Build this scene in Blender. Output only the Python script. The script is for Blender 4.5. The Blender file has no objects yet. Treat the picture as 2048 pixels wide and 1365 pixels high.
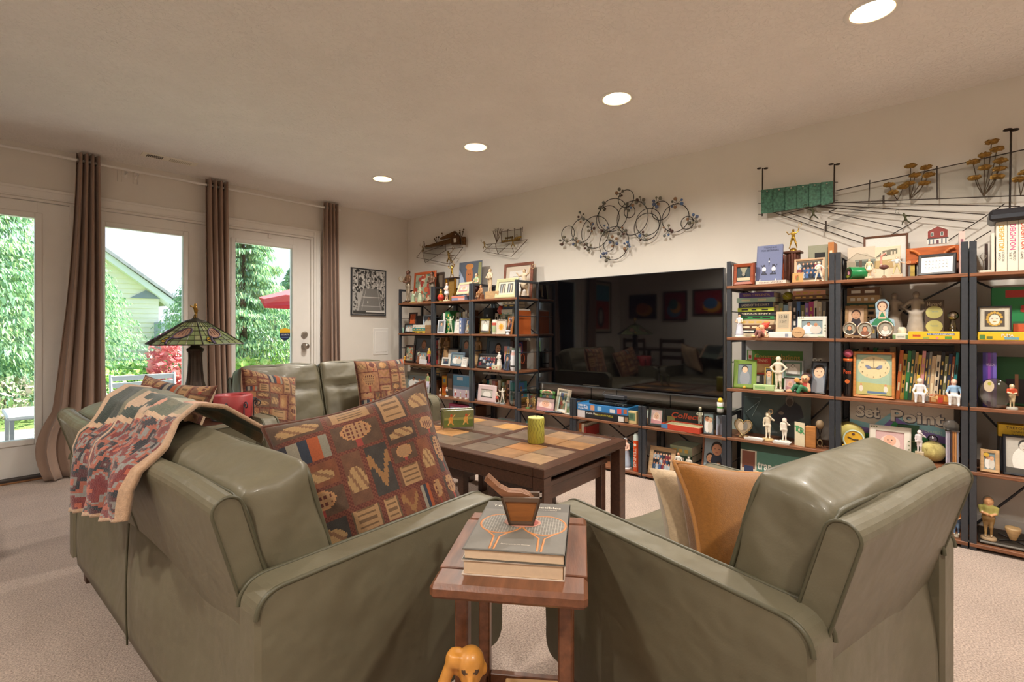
import bpy, math, random
import numpy as np
from mathutils import Matrix, Vector
R = math.radians
SC = bpy.context.scene
COL = SC.collection
# ------------------------------------------------------------------ camera, world, lights, exposure
CAMZ, FPX, HOR = 1.1085, 994.0, 655.5
AZ = R(48.6)
cam = bpy.data.cameras.new('camera'); cam.sensor_width = 36; cam.lens = FPX/2048*36
cam.shift_y = (HOR-682.5)/2048; cam.clip_start = .02; cam.clip_end = 300
cam_ob = bpy.data.objects.new('camera', cam); COL.objects.link(cam_ob)
cam_ob.location = (0, 0, CAMZ); cam_ob.rotation_euler = (R(90), 0, -AZ)
SC.camera = cam_ob
SC.view_settings.view_transform = 'Standard'; SC.view_settings.look = 'None'
SC.view_settings.gamma = 1; SC.view_settings.use_curve_mapping = False
SC.view_settings.exposure = 0.58
SC.cycles.use_denoising = True
SC.cycles.max_bounces = 8; SC.cycles.diffuse_bounces = 7; SC.cycles.glossy_bounces = 3
SC.cycles.transparent_max_bounces = 12; SC.cycles.sample_clamp_indirect = 6
SC.cycles.caustics_reflective = False; SC.cycles.caustics_refractive = False
world = bpy.data.worlds.new('sky'); SC.world = world; world.use_nodes = True
def sky():
    nt = world.node_tree; nt.nodes.clear(); N = nt.nodes.new; L = nt.links.new
    tc = N('ShaderNodeTexCoord'); sp = N('ShaderNodeSeparateXYZ'); L(tc.outputs['Generated'], sp.inputs[0])
    ramp = N('ShaderNodeValToRGB'); L(sp.outputs[2], ramp.inputs[0])
    e = ramp.color_ramp.elements
    e[0].position = 0; e[0].color = (.66, .74, .84, 1); e[1].position = .7; e[1].color = (.42, .60, .90, 1)
    bg = N('ShaderNodeBackground'); bg.inputs[1].default_value = SKY; L(ramp.outputs[0], bg.inputs[0])
    out = N('ShaderNodeOutputWorld'); L(bg.outputs[0], out.inputs[0])
SKY, SUN_W = 1.45, 18.0
sky()
def lamp(name, kind, loc, energy, color, rot=(0, 0, 0), **kw):
    l = bpy.data.lights.new(name, kind); l.energy = energy; l.color = color
    for k, v in kw.items(): setattr(l, k, v)
    o = bpy.data.objects.new(name, l); COL.objects.link(o); o.location = loc; o.rotation_euler = rot
    return o
# sun grazing along the glazed wall: lights garden and patio, does not shine into the room
lamp('sun', 'SUN', (8, 8, 9), SUN_W, (1, .95, .86), Vector((-.6, .10, -.75)).to_track_quat('-Z', 'Y').to_euler(), angle=R(2))
# recessed ceiling lamps: four in view over the shelf wall, the others unseen, added as fill
CANS = [(2.57, .246), (2.57, 1.454), (2.57, 2.624), (2.57, 3.812), (2.57, -.95), (.5, -.75), (-.9, .6), (-.9, 2.6)]
CAN_W = 78
for _x, _y in CANS:
    lamp('can_lamp', 'SPOT', (_x, _y, 2.405), CAN_W, (1, .925, .82), spot_size=R(156), spot_blend=.9, shadow_soft_size=.055)
# ------------------------------------------------------------------ photo pixel -> direction helpers
_ca, _sa = math.cos(AZ), math.sin(AZ)
def _d(px):
    c = (px-1024)/FPX
    return c*_ca+_sa, -c*_sa+_ca
def onX(px, py, X):
    a, b = _d(px); t = X/a
    return Vector((X, b*t, CAMZ+(HOR-py)/FPX*t))
def onY(px, py, Y):
    a, b = _d(px); t = Y/b
    return Vector((a*t, Y, CAMZ+(HOR-py)/FPX*t))
def onZ(px, py, Z):
    t = (Z-CAMZ)*FPX/(HOR-py); a, b = _d(px)
    return Vector((a*t, b*t, Z))
# ------------------------------------------------------------------ colours and materials
def lin(h):
    if not isinstance(h, str): return tuple(h[:3])
    h = h.lstrip('#'); o = []
    if len(h) == 3: h = h[0]*2+h[1]*2+h[2]*2
    for i in (0, 2, 4):
        v = int(h[i:i+2], 16)/255
        o.append(v/12.92 if v <= .04045 else ((v+.055)/1.055)**2.4)
    return tuple(o)
def mixc(a, b, t):
    a, b = lin(a), lin(b)
    return tuple(a[i]*(1-t)+b[i]*t for i in range(3))
MATS = {}
def mat(key, rough=.6, metal=0, noise=0, nscale=30, bump=0, bscale=80, coat=0, spec=.5, color=None, sheen=0, trans=0, stretch=None, bdist=.002):
    """procedural material; base colour is the mesh colour attribute (or a fixed colour) varied by noise"""
    if key in MATS: return MATS[key]
    m = bpy.data.materials.new(key); m.use_nodes = True; nt = m.node_tree; N = nt.nodes.new; L = nt.links.new
    b = nt.nodes['Principled BSDF']
    b.inputs['Roughness'].default_value = rough; b.inputs['Metallic'].default_value = metal
    b.inputs['Specular IOR Level'].default_value = spec; b.inputs['Coat Weight'].default_value = coat
    b.inputs['Coat Roughness'].default_value = .12
    if sheen: b.inputs['Sheen Weight'].default_value = sheen
    if color is None:
        c = N('ShaderNodeVertexColor'); c.layer_name = 'Col'; src = c.outputs[0]
    else:
        c = N('ShaderNodeRGB'); c.outputs[0].default_value = (*lin(color), 1); src = c.outputs[0]
    tc = N('ShaderNodeTexCoord'); co = tc.outputs['Object']
    if stretch:
        mp = N('ShaderNodeMapping'); mp.inputs['Scale'].default_value = stretch; L(co, mp.inputs[0]); co = mp.outputs[0]
    if noise:
        n = N('ShaderNodeTexNoise'); n.inputs['Scale'].default_value = nscale; n.inputs['Detail'].default_value = 4; L(co, n.inputs[0])
        mr = N('ShaderNodeMapRange'); mr.inputs[1].default_value = .25; mr.inputs[2].default_value = .75
        mr.inputs[3].default_value = 1-noise; mr.inputs[4].default_value = 1+noise; L(n.outputs[0], mr.inputs[0])
        mx = N('ShaderNodeMix'); mx.data_type = 'RGBA'; mx.blend_type = 'MULTIPLY'; mx.inputs[0].default_value = 1
        L(src, mx.inputs[6]); L(mr.outputs[0], mx.inputs[7]); src = mx.outputs[2]
    L(src, b.inputs['Base Color'])
    if bump:
        n2 = N('ShaderNodeTexNoise'); n2.inputs['Scale'].default_value = bscale; n2.inputs['Detail'].default_value = 3; L(co, n2.inputs[0])
        bp = N('ShaderNodeBump'); bp.inputs['Strength'].default_value = bump; bp.inputs['Distance'].default_value = bdist
        L(n2.outputs[0], bp.inputs['Height']); L(bp.outputs[0], b.inputs['Normal'])
    if trans:
        tr = N('ShaderNodeBsdfTranslucent'); L(src, tr.inputs[0]); ms = N('ShaderNodeMixShader'); ms.inputs[0].default_value = trans
        L(b.outputs[0], ms.inputs[1]); L(tr.outputs[0], ms.inputs[2]); L(ms.outputs[0], nt.nodes['Material Output'].inputs[0])
    MATS[key] = m
    return m
def glass_mat(key, tint=(1, 1, 1), refl=.08, rough=.0):
    """thin pane: clear transmission with a faint mirror reflection growing at grazing angles"""
    if key in MATS: return MATS[key]
    m = bpy.data.materials.new(key); m.use_nodes = True; nt = m.node_tree; N = nt.nodes.new; L = nt.links.new; nt.nodes.clear()
    t = N('ShaderNodeBsdfTransparent'); t.inputs[0].default_value = (*tint, 1)
    g = N('ShaderNodeBsdfGlossy'); g.inputs['Roughness'].default_value = rough
    f = N('ShaderNodeFresnel'); f.inputs[0].default_value = 1.25
    a = N('ShaderNodeMath'); a.operation = 'ADD'; a.inputs[1].default_value = refl-.05; a.use_clamp = True; L(f.outputs[0], a.inputs[0])
    ms = N('ShaderNodeMixShader'); L(a.outputs[0], ms.inputs[0]); L(t.outputs[0], ms.inputs[1]); L(g.outputs[0], ms.inputs[2])
    o = N('ShaderNodeOutputMaterial'); L(ms.outputs[0], o.inputs[0])
    MATS[key] = m
    return m
def emit_mat(key, color, s):
    m = bpy.data.materials.new(key); m.use_nodes = True; b = m.node_tree.nodes['Principled BSDF']
    b.inputs['Base Color'].default_value = (*lin(color), 1); b.inputs['Emission Color'].default_value = (*lin(color), 1); b.inputs['Emission Strength'].default_value = s
    MATS[key] = m
    return m
matte = mat('matte_paint', .75, noise=.06, nscale=60)
satin = mat('satin_finish', .45, noise=.04, nscale=40)
gloss = mat('glazed_ceramic', .18, noise=.05, nscale=50, coat=.4)
paper = mat('printed_paper', .55, noise=.04, nscale=120)
metalm = mat('metal', .32, metal=1, noise=.1, nscale=40)
blackm = mat('black_steel', .34, metal=.35, noise=.12, nscale=60, color='#3c4047', coat=.3)
woodm = mat('carved_wood', .5, noise=.28, nscale=14, stretch=(1, 1, 6))
fabric = mat('woven_fabric', .9, noise=.14, nscale=160, bump=.5, bscale=500, sheen=.2)
glassm = glass_mat('clear_glass', (.97, .99, .985), .09)
# ------------------------------------------------------------------ mesh builder
class MB:
    def __init__(s): s.v = []; s.f = []; s.c = []; s.sm = []; s.M = Matrix()
    def at(s, x=0, y=0, z=0, rx=0, ry=0, rz=0, sc=1):
        s.M = Matrix.Translation((x, y, z)) @ Matrix.Rotation(R(rz), 4, 'Z') @ Matrix.Rotation(R(ry), 4, 'Y') @ Matrix.Rotation(R(rx), 4, 'X') @ Matrix.Scale(sc, 4)
        return s
    def add(s, vs, fs, c, smooth=False):
        n = len(s.v); M = s.M
        s.v += [tuple(M @ Vector(p)) for p in vs]
        s.f += [tuple(i+n for i in f) for f in fs]
        if isinstance(c, list): s.c += [lin(k) for k in c]
        else:
            c = lin(c); s.c += [c]*len(fs)
        s.sm += [smooth]*len(fs)
        return s
    def box(s, x0, x1, y0, y1, z0, z1, c, b=0):
        if b <= 0:
            vs = [(x, y, z) for z in (z0, z1) for y in (y0, y1) for x in (x0, x1)]
            return s.add(vs, [(0, 2, 3, 1), (4, 5, 7, 6), (0, 1, 5, 4), (2, 6, 7, 3), (0, 4, 6, 2), (1, 3, 7, 5)], c)
        b = min(b, abs(x1-x0)*.49, abs(y1-y0)*.49, abs(z1-z0)*.49)
        vs = []; ix = {}
        for i, x in enumerate((x0, x1)):
            for j, y in enumerate((y0, y1)):
                for k, z in enumerate((z0, z1)):
                    sx, sy, sz = (b, -b)[i], (b, -b)[j], (b, -b)[k]
                    ix[i, j, k] = len(vs)
                    vs += [(x, y+sy, z+sz), (x+sx, y, z+sz), (x+sx, y+sy, z)]
        I = lambda i, j, k, a: ix[i, j, k]+a
        fs = []
        for i in (0, 1): fs.append(tuple(I(i, j, k, 0) for j, k in ((0, 0), (1, 0), (1, 1), (0, 1)))[::-1 if i == 0 else 1])
        for j in (0, 1): fs.append(tuple(I(i, j, k, 1) for i, k in ((0, 0), (1, 0), (1, 1), (0, 1)))[::1 if j == 0 else -1])
        for k in (0, 1): fs.append(tuple(I(i, j, k, 2) for i, j in ((0, 0), (1, 0), (1, 1), (0, 1)))[::-1 if k == 0 else 1])
        for j in (0, 1):
            for k in (0, 1): fs.append((I(0, j, k, 1), I(1, j, k, 1), I(1, j, k, 2), I(0, j, k, 2)))
        for i in (0, 1):
            for k in (0, 1): fs.append((I(i, 0, k, 0), I(i, 1, k, 0), I(i, 1, k, 2), I(i, 0, k, 2)))
        for i in (0, 1):
            for j in (0, 1): fs.append((I(i, j, 0, 0), I(i, j, 1, 0), I(i, j, 1, 1), I(i, j, 0, 1)))
        for q in ix.values(): fs.append((q, q+1, q+2))
        return s.add(vs, fs, c)
    def cyl(s, x, y, z0, z1, r, c, n=16, r1=None, cap=True, smooth=True):
        return s.lathe([(r, z0), (r if r1 is None else r1, z1)], c, n, x, y, cap, smooth)
    def lathe(s, prof, c, n=20, x=0, y=0, cap=True, smooth=True, sx=1, sy=1, a0=0):
        """prof: (radius, z[, colour]) rows bottom to top"""
        vs = []; fs = []; cs = []
        for q in prof:
            for i in range(n):
                a = 2*math.pi*i/n+a0
                vs.append((x+q[0]*math.cos(a)*sx, y+q[0]*math.sin(a)*sy, q[1]))
        for k in range(len(prof)-1):
            cc = prof[k][2] if len(prof[k]) > 2 else c
            for i in range(n):
                j = (i+1) % n
                fs.append((k*n+i, k*n+j, (k+1)*n+j, (k+1)*n+i)); cs.append(cc)
        s.add(vs, fs, cs, smooth)
        if cap:
            c0 = prof[0][2] if len(prof[0]) > 2 else c; c1 = prof[-1][2] if len(prof[-1]) > 2 else c
            s.add(vs[:n], [tuple(range(n))[::-1]], c0); s.add(vs[-n:], [tuple(range(n))], c1)
        return s
    def ball(s, x, y, z, r, c, n=12, sx=1, sy=1, sz=1):
        prof = [(max(1e-4, r*math.sin(math.pi*k/n)), z-r*sz*math.cos(math.pi*k/n)) for k in range(n+1)]
        return s.lathe(prof, c, max(8, n+4), x, y, False, True, sx, sy)
    def tube(s, pts, r, c, n=8, closed=False, r2=None, cap=True):
        pts = [Vector(p) for p in pts]; m = len(pts); vs = []
        up = None
        for i, p in enumerate(pts):
            a = pts[(i-1) % m] if (closed or i > 0) else p; b = pts[(i+1) % m] if (closed or i < m-1) else p
            t = (b-a).normalized() if (b-a).length > 1e-9 else Vector((0, 0, 1))
            if up is None: up = Vector((0, 0, 1)) if abs(t.z) < .9 else Vector((1, 0, 0))
            u = t.cross(up)
            if u.length < 1e-6: u = t.cross(Vector((1, 0, 0)))
            u.normalize(); w = u.cross(t).normalized(); up = w
            rr = r if r2 is None else r+(r2-r)*i/max(1, m-1)
            for k in range(n):
                g = 2*math.pi*k/n
                vs.append(tuple(p+u*(rr*math.cos(g))+w*(rr*math.sin(g))))
        fs = []
        for i in range(m if closed else m-1):
            j = (i+1) % m
            for k in range(n):
                l = (k+1) % n
                fs.append((i*n+k, i*n+l, j*n+l, j*n+k))
        s.add(vs, fs, c, n > 4)
        if cap and not closed: s.add(vs[:n], [tuple(range(n))], c); s.add(vs[-n:], [tuple(range(n))[::-1]], c)
        return s
    def prism(s, poly, y0, y1, c, cside=None):
        """poly in (x,z), extruded along y; front face at y0"""
        n = len(poly); vs = [(x, y0, z) for x, z in poly]+[(x, y1, z) for x, z in poly]
        s.add(vs, [tuple(range(n)), tuple(range(2*n-1, n-1, -1))], c)
        return s.add(vs, [(i, n+i, n+(i+1) % n, (i+1) % n) for i in range(n)], cside or c)
    def flat(s, poly, y, c):
        return s.add([(x, y, z) for x, z in poly], [tuple(range(len(poly)))], c)
    def oval(s, x, z, rx, rz, y, c, n=18, clip=None):
        p = [(x+rx*math.cos(2*math.pi*i/n), z+rz*math.sin(2*math.pi*i/n)) for i in range(n)]
        if clip: p = [(min(max(a, clip[0]), clip[1]), min(max(b, clip[2]), clip[3])) for a, b in p]
        return s.flat(p, y, c)
    def text(s, t, x, z, h, y, c, w=None, align='c', rot=0, bold=0, shear=0):
        """lettering on the plane y, cap height h, optional fitted width w"""
        vs, fs, x0, x1 = text_shape(t, bold, shear)
        k = h/.7; kx = k if w is None else w/max(1e-6, x1-x0)
        off = {'c': (x0+x1)/2, 'l': x0, 'r': x1}[align]; ca, sa = math.cos(R(rot)), math.sin(R(rot)); out = []
        for a, b in vs:
            u, q = (a-off)*kx, b*k-h/2
            out.append((x+u*ca-q*sa, y, z+u*sa+q*ca))
        return s.add(out, fs, c)
    def frame(s, w, h, b, d, c, inner=None, x=0, z=0, rim=.25):
        """picture frame ring standing on z, centred on x, front at y=0, depth d"""
        X, Z = w/2, h
        o = [(-X, 0), (X, 0), (X, Z), (-X, Z)]; i = [(-X+b, b), (X-b, b), (X-b, Z-b), (-X+b, Z-b)]
        k = b*rim; mo = [(-X+k, k), (X-k, k), (X-k, Z-k), (-X+k, Z-k)]
        ring = lambda ps, y: [(x+p[0], y, z+p[1]) for p in ps]
        vs = ring(o, d)+ring(o, d*.3)+ring(mo, 0)+ring(i, d*.15)+ring(i, d*.8)
        fs = [(r*4+q, r*4+(q+1) % 4, (r+1)*4+(q+1) % 4, (r+1)*4+q) for r in range(4) for q in range(4)]
        fs.append((3, 2, 1, 0))
        cs = [lin(c)]*12+[lin(inner or c)]*4+[lin('#3b2a1c')]
        return s.add(vs, fs, cs)
    def build(s, name, m, parent=None, loc=None, rot=None):
        me = bpy.data.meshes.new(name)
        me.from_pydata(s.v, [], s.f)
        at = me.color_attributes.new('Col', 'FLOAT_COLOR', 'CORNER')
        n = np.array([len(f) for f in s.f]); cc = np.ones((len(s.f), 4), np.float32)
        if len(s.f): cc[:, :3] = np.array(s.c, np.float32)
        at.data.foreach_set('color', np.repeat(cc, n, axis=0).ravel())
        me.polygons.foreach_set('use_smooth', s.sm)
        me.materials.append(m)
        me.update()
        return link(name, me, parent, loc, rot)
def link(name, data, parent=None, loc=None, rot=None):
    o = bpy.data.objects.new(name, data); COL.objects.link(o)
    if parent: o.parent = parent
    if loc is not None: o.location = loc
    if rot is not None: o.rotation_euler = rot
    return o
def tag(o, label=None, cat=None, group=None, kind=None):
    if label: o['label'] = label
    if cat: o['category'] = cat
    if group: o['group'] = group
    if kind: o['kind'] = kind
    return o
def thing(name, label, cat, loc=(0, 0, 0), rz=0, group=None, rx=0):
    return tag(link(name, None, None, loc, (R(rx), 0, R(rz))), label, cat, group)
def struct(o):
    o['kind'] = 'structure'; return o
def copy_tree(o, parent=None):
    c = o.copy(); COL.objects.link(c); c.parent = parent
    for ch in o.children: copy_tree(ch, c)
    return c
# ------------------------------------------------------------------ lettering
_TX = {}
def text_shape(t, bold=0, shear=0):
    key = (t, bold, shear)
    if key in _TX: return _TX[key]
    cu = bpy.data.curves.new('t', 'FONT'); cu.body = t; cu.size = 1; cu.offset = bold; cu.shear = shear; cu.resolution_u = 3
    ob = bpy.data.objects.new('t', cu)
    sc = bpy.data.scenes.get('tmp') or bpy.data.scenes.new('tmp')
    sc.collection.objects.link(ob); vl = sc.view_layers[0]; vl.update(); dg = vl.depsgraph
    dg.update(); me = ob.evaluated_get(dg).to_mesh()
    vs = [(v.co.x, v.co.y) for v in me.vertices]; fs = [tuple(p.vertices) for p in me.polygons]
    ob.evaluated_get(dg).to_mesh_clear()
    bpy.data.objects.remove(ob); bpy.data.curves.remove(cu)
    xs = [a for a, b in vs] or [0, 1]
    _TX[key] = (vs, fs, min(xs), max(xs))
    return _TX[key]
# ------------------------------------------------------------------ blended solid figures (one continuous skin)
def solid(prims, vox, k=.01):
    """prims: ('c',p0,p1,r0,r1,col) capsule | ('e',centre,radii,col) ellipsoid | ('b',centre,half,r,col) rounded box"""
    lo = np.full(3, 1e9); hi = -lo
    for p in prims:
        if p[0] == 'c': a, b, r = np.array(p[1]), np.array(p[2]), max(p[3], p[4]); l, h = np.minimum(a, b)-r, np.maximum(a, b)+r
        elif p[0] == 'e': l, h = np.array(p[1])-np.array(p[2]), np.array(p[1])+np.array(p[2])
        else: l, h = np.array(p[1])-np.array(p[2])-p[3], np.array(p[1])+np.array(p[2])+p[3]
        lo = np.minimum(lo, l); hi = np.maximum(hi, h)
    lo -= 2.5*vox; hi += 2.5*vox
    n = np.ceil((hi-lo)/vox).astype(int)+1
    g = np.stack(np.meshgrid(*[lo[i]+vox*np.arange(n[i]) for i in range(3)], indexing='ij'), -1)
    def dist(p, q):
        if p[0] == 'c':
            a, b = np.array(p[1], float), np.array(p[2], float); d = b-a; t = np.clip(((q-a)@d)/max(d@d, 1e-12), 0, 1)
            return np.linalg.norm(q-a-t[..., None]*d, axis=-1)-(p[3]+(p[4]-p[3])*t)
        if p[0] == 'e':
            r = np.array(p[2], float); w = (q-np.array(p[1]))/r; k0 = np.linalg.norm(w, axis=-1); k1 = np.linalg.norm(w/r, axis=-1)
            return k0*(k0-1)/np.maximum(k1, 1e-9)
        w = np.abs(q-np.array(p[1]))-np.array(p[2])
        return np.linalg.norm(np.maximum(w, 0), axis=-1)+np.minimum(w.max(-1), 0)-p[3]
    D = None
    for p in prims:
        d = dist(p, g)
        if D is None: D = d
        else:
            h = np.clip(.5+.5*(D-d)/k, 0, 1); D = D*(1-h)+d*h-k*h*(1-h)
    ins = D < 0
    c = ins[:-1, :-1, :-1].astype(int)
    for i, j, l in ((1, 0, 0), (0, 1, 0), (0, 0, 1), (1, 1, 0), (1, 0, 1), (0, 1, 1), (1, 1, 1)):
        c = c+ins[i:n[0]-1+i, j:n[1]-1+j, l:n[2]-1+l]
    cells = np.argwhere((c > 0) & (c < 8)); idx = -np.ones(c.shape, int); idx[tuple(cells.T)] = np.arange(len(cells))
    acc = np.zeros((len(cells), 3)); cnt = np.zeros(len(cells))
    cor = [(i, j, l) for i in (0, 1) for j in (0, 1) for l in (0, 1)]
    for a in range(8):
        for b in range(a+1, 8):
            A, B = np.array(cor[a]), np.array(cor[b])
            if np.abs(A-B).sum() != 1: continue
            da = D[tuple((cells+A).T)]; db = D[tuple((cells+B).T)]; m = (da < 0) != (db < 0)
            t = da[m]/(da[m]-db[m]); acc[m] += A+t[:, None]*(B-A); cnt[m] += 1
    V = lo+vox*(cells+acc/np.maximum(cnt, 1)[:, None])
    F = []
    for ax in range(3):
        o = [0, 0, 0]; o[ax] = 1
        s0 = ins[tuple(slice(0, n[i]-o[i]) for i in range(3))]; s1 = ins[tuple(slice(o[i], n[i]) for i in range(3))]
        E = np.argwhere(s0 != s1); flip = s0[tuple(E.T)]
        u, w = (ax+1) % 3, (ax+2) % 3; U = np.eye(3, dtype=int)[u]; W = np.eye(3, dtype=int)[w]
        q = [idx[tuple((E-x).T)] for x in (U+W, W, 0*U, U)]
        q = np.stack(q, 1); q[~flip] = q[~flip][:, ::-1]; F.append(q)
    F = np.concatenate(F)
    ctr = V[F].mean(1); best = np.full(len(F), 1e9); ci = np.zeros(len(F), int)
    for i, p in enumerate(prims):
        d = dist(p, ctr); m = d < best; best[m] = d[m]; ci[m] = i
    cols = np.array([lin(p[-1]) for p in prims])[ci]
    return V, F, cols
def solid_mb(prims, vox, k=.01):
    V, F, C = solid(prims, vox, k); mb = MB()
    mb.v = [tuple(p) for p in V.tolist()]; mb.f = [tuple(f) for f in F.tolist()]; mb.c = C.tolist(); mb.sm = [True]*len(mb.f)
    return mb
# ================================================================== the room
XR, XL, YW, YB, ZC = 3.747, -1.69, 5.024, -3.0, 2.44
wallm = mat('wall_paint', .85, noise=.02, nscale=6, bump=.25, bscale=220, color='#dfdad2', bdist=.001)
trimm = mat('white_trim_paint', .4, noise=.02, nscale=10, color='#e8e5e0')
def ceiling_material():
    m = mat('knockdown_ceiling', .92, noise=.03, nscale=4, color='#f0ede9')
    nt = m.node_tree; N = nt.nodes.new; L = nt.links.new; b = nt.nodes['Principled BSDF']
    tc = N('ShaderNodeTexCoord'); n = N('ShaderNodeTexNoise'); n.inputs['Scale'].default_value = 42; n.inputs['Detail'].default_value = 2.5; n.inputs['Distortion'].default_value = .8
    L(tc.outputs['Object'], n.inputs[0]); r = N('ShaderNodeValToRGB'); r.color_ramp.elements[0].position = .44; r.color_ramp.elements[1].position = .58
    L(n.outputs[0], r.inputs[0]); bp = N('ShaderNodeBump'); bp.inputs['Strength'].default_value = .55; bp.inputs['Distance'].default_value = .005
    L(r.outputs[0], bp.inputs['Height']); L(bp.outputs[0], b.inputs['Normal'])
    return m
def carpet_material():
    m = bpy.data.materials.new('carpet_pile'); m.use_nodes = True; nt = m.node_tree; N = nt.nodes.new; L = nt.links.new; b = nt.nodes['Principled BSDF']
    b.inputs['Roughness'].default_value = 1; b.inputs['Specular IOR Level'].default_value = .1; b.inputs['Sheen Weight'].default_value = .25
    tc = N('ShaderNodeTexCoord')
    n1 = N('ShaderNodeTexNoise'); n1.inputs['Scale'].default_value = 150; n1.inputs['Detail'].default_value = 4; n1.inputs['Roughness'].default_value = .7; L(tc.outputs['Object'], n1.inputs[0])
    n2 = N('ShaderNodeTexNoise'); n2.inputs['Scale'].default_value = 3.5; n2.inputs['Detail'].default_value = 3; L(tc.outputs['Object'], n2.inputs[0])
    r = N('ShaderNodeValToRGB'); e = r.color_ramp.elements; e[0].position = .33; e[0].color = (*lin('#947c6e'), 1); e[1].position = .62; e[1].color = (*lin('#dcc6b7'), 1)
    L(n1.outputs[0], r.inputs[0])
    mr = N('ShaderNodeMapRange'); mr.inputs[1].default_value = .3; mr.inputs[2].default_value = .7; mr.inputs[3].default_value = .9; mr.inputs[4].default_value = 1.1; L(n2.outputs[0], mr.inputs[0])
    mx = N('ShaderNodeMix'); mx.data_type = 'RGBA'; mx.blend_type = 'MULTIPLY'; mx.inputs[0].default_value = 1; L(r.outputs[0], mx.inputs[6]); L(mr.outputs[0], mx.inputs[7])
    L(mx.outputs[2], b.inputs['Base Color'])
    bp = N('ShaderNodeBump'); bp.inputs['Strength'].default_value = .9; bp.inputs['Distance'].default_value = .012; L(n1.outputs[0], bp.inputs['Height']); L(bp.outputs[0], b.inputs['Normal'])
    return m
ceilm = ceiling_material(); carpetm = carpet_material()
struct(MB().box(XL, XR, YB, YW+.02, -.12, 0, '#b59c8c').build('floor', carpetm))
def ceiling():
    mb = MB(); h = .12
    xs = sorted({XL, XR}); cells = [(x-h, x+h, y-h, y+h) for x, y in CANS]
    gx = sorted({XL, XR} | {c[0] for c in cells} | {c[1] for c in cells}); gy = sorted({YB, YW} | {c[2] for c in cells} | {c[3] for c in cells})
    for i in range(len(gx)-1):
        for j in range(len(gy)-1):
            cx, cy = (gx[i]+gx[i+1])/2, (gy[j]+gy[j+1])/2
            hole = [c for c in cells if c[0] < cx < c[1] and c[2] < cy < c[3]]
            if not hole: mb.add([(gx[i], gy[j], ZC), (gx[i], gy[j+1], ZC), (gx[i+1], gy[j+1], ZC), (gx[i+1], gy[j], ZC)], [(0, 1, 2, 3)], '#fff')
    for x, y in CANS:
        n = 32; ci = []; sq = []
        for k in range(n):
            a = 2*math.pi*k/n; c, s_ = math.cos(a), math.sin(a); q = h/max(abs(c), abs(s_))
            ci.append((x+.088*c, y+.088*s_, ZC)); sq.append((x+q*c, y+q*s_, ZC))
        mb.add(ci+sq, [(k, (k+1) % n, n+(k+1) % n, n+k) for k in range(n)], '#fff')
        for sx in (-1, 1):
            for sy in (-1, 1):
                pass
    mb.box(XL, XR, YB, YW, ZC+.16, ZC+.22, '#fff')
    struct(mb.build('ceiling', ceilm))
ceiling()
struct(MB().box(XR, XR+.12, YB-.1, YW+.15, -.12, ZC+.22, '#fff').build('wall_right', wallm))
struct(MB().box(XL-.12, XL, YB-.1, YW+.15, -.12, ZC+.22, '#fff').build('wall_left', wallm))
struct(MB().box(XL-.12, XR+.12, YB-.12, YB, -.12, ZC+.22, '#fff').build('wall_back', wallm))
OX0, OX1, OZ = -.345, 2.54, 2.055
wb = MB()
wb.box(XL, OX0, YW, YW+.15, -.12, ZC+.22, '#fff'); wb.box(OX1, XR, YW, YW+.15, -.12, ZC+.22, '#fff'); wb.box(OX0, OX1, YW, YW+.15, OZ, ZC+.22, '#fff')
struct(wb.build('wall_window', wallm))
cs = MB(); cw = .078
for x0, x1, z0, z1 in ((OX0-cw, OX0, 0, OZ+cw), (OX1, OX1+cw, 0, OZ+cw), (OX0, OX1, OZ, OZ+cw)):
    cs.box(x0, x1, YW-.014, YW, z0, z1, '#fff', .004); 
    if x1-x0 > 1: cs.box(x0-cw, x1+cw, YW-.022, YW-.013, z1-.022, z1, '#fff', .004); cs.box(x0, x1, YW-.019, YW-.013, z0, z0+.012, '#fff', .003)
    else: cs.box(x0+.02, x1-.02, YW-.019, YW-.013, z0, z1-.02, '#fff', .004)
struct(cs.build('trim_1', trimm))
jm = MB()                                    # jamb posts between the three glazed panels
for x0, x1 in ((OX0, -.307), (.611, .635), (1.553, 1.596), (2.514, OX1)): jm.box(x0, x1, YW-.002, YW+.14, 0, OZ, '#fff', .003)
jm.box(OX0, OX1, YW-.001, YW+.14, 2.035, OZ, '#fff', .003)
struct(jm.build('trim_2', trimm))
struct(MB().box(OX0, OX1, YW-.035, YW+.15, 0, .028, '#3c3330', .004).box(OX0-.05, OX1+.05, YW-.05, YW-.034, 0, .012, '#8a5f3a', .003).build('trim_3', mat('door_threshold', .5, noise=.1)))
struct(MB().box(OX1+cw, XR, YW-.014, YW, 0, .085, '#fff', .004).build('baseboard_window', trimm))
struct(MB().box(XR-.014, XR, YB, YW-.014, 0, .085, '#fff', .004).build('baseboard_right', trimm))
struct(MB().box(XL, XL+.014, YB, YW, 0, .085, '#fff', .004).build('baseboard_left', trimm))
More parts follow.
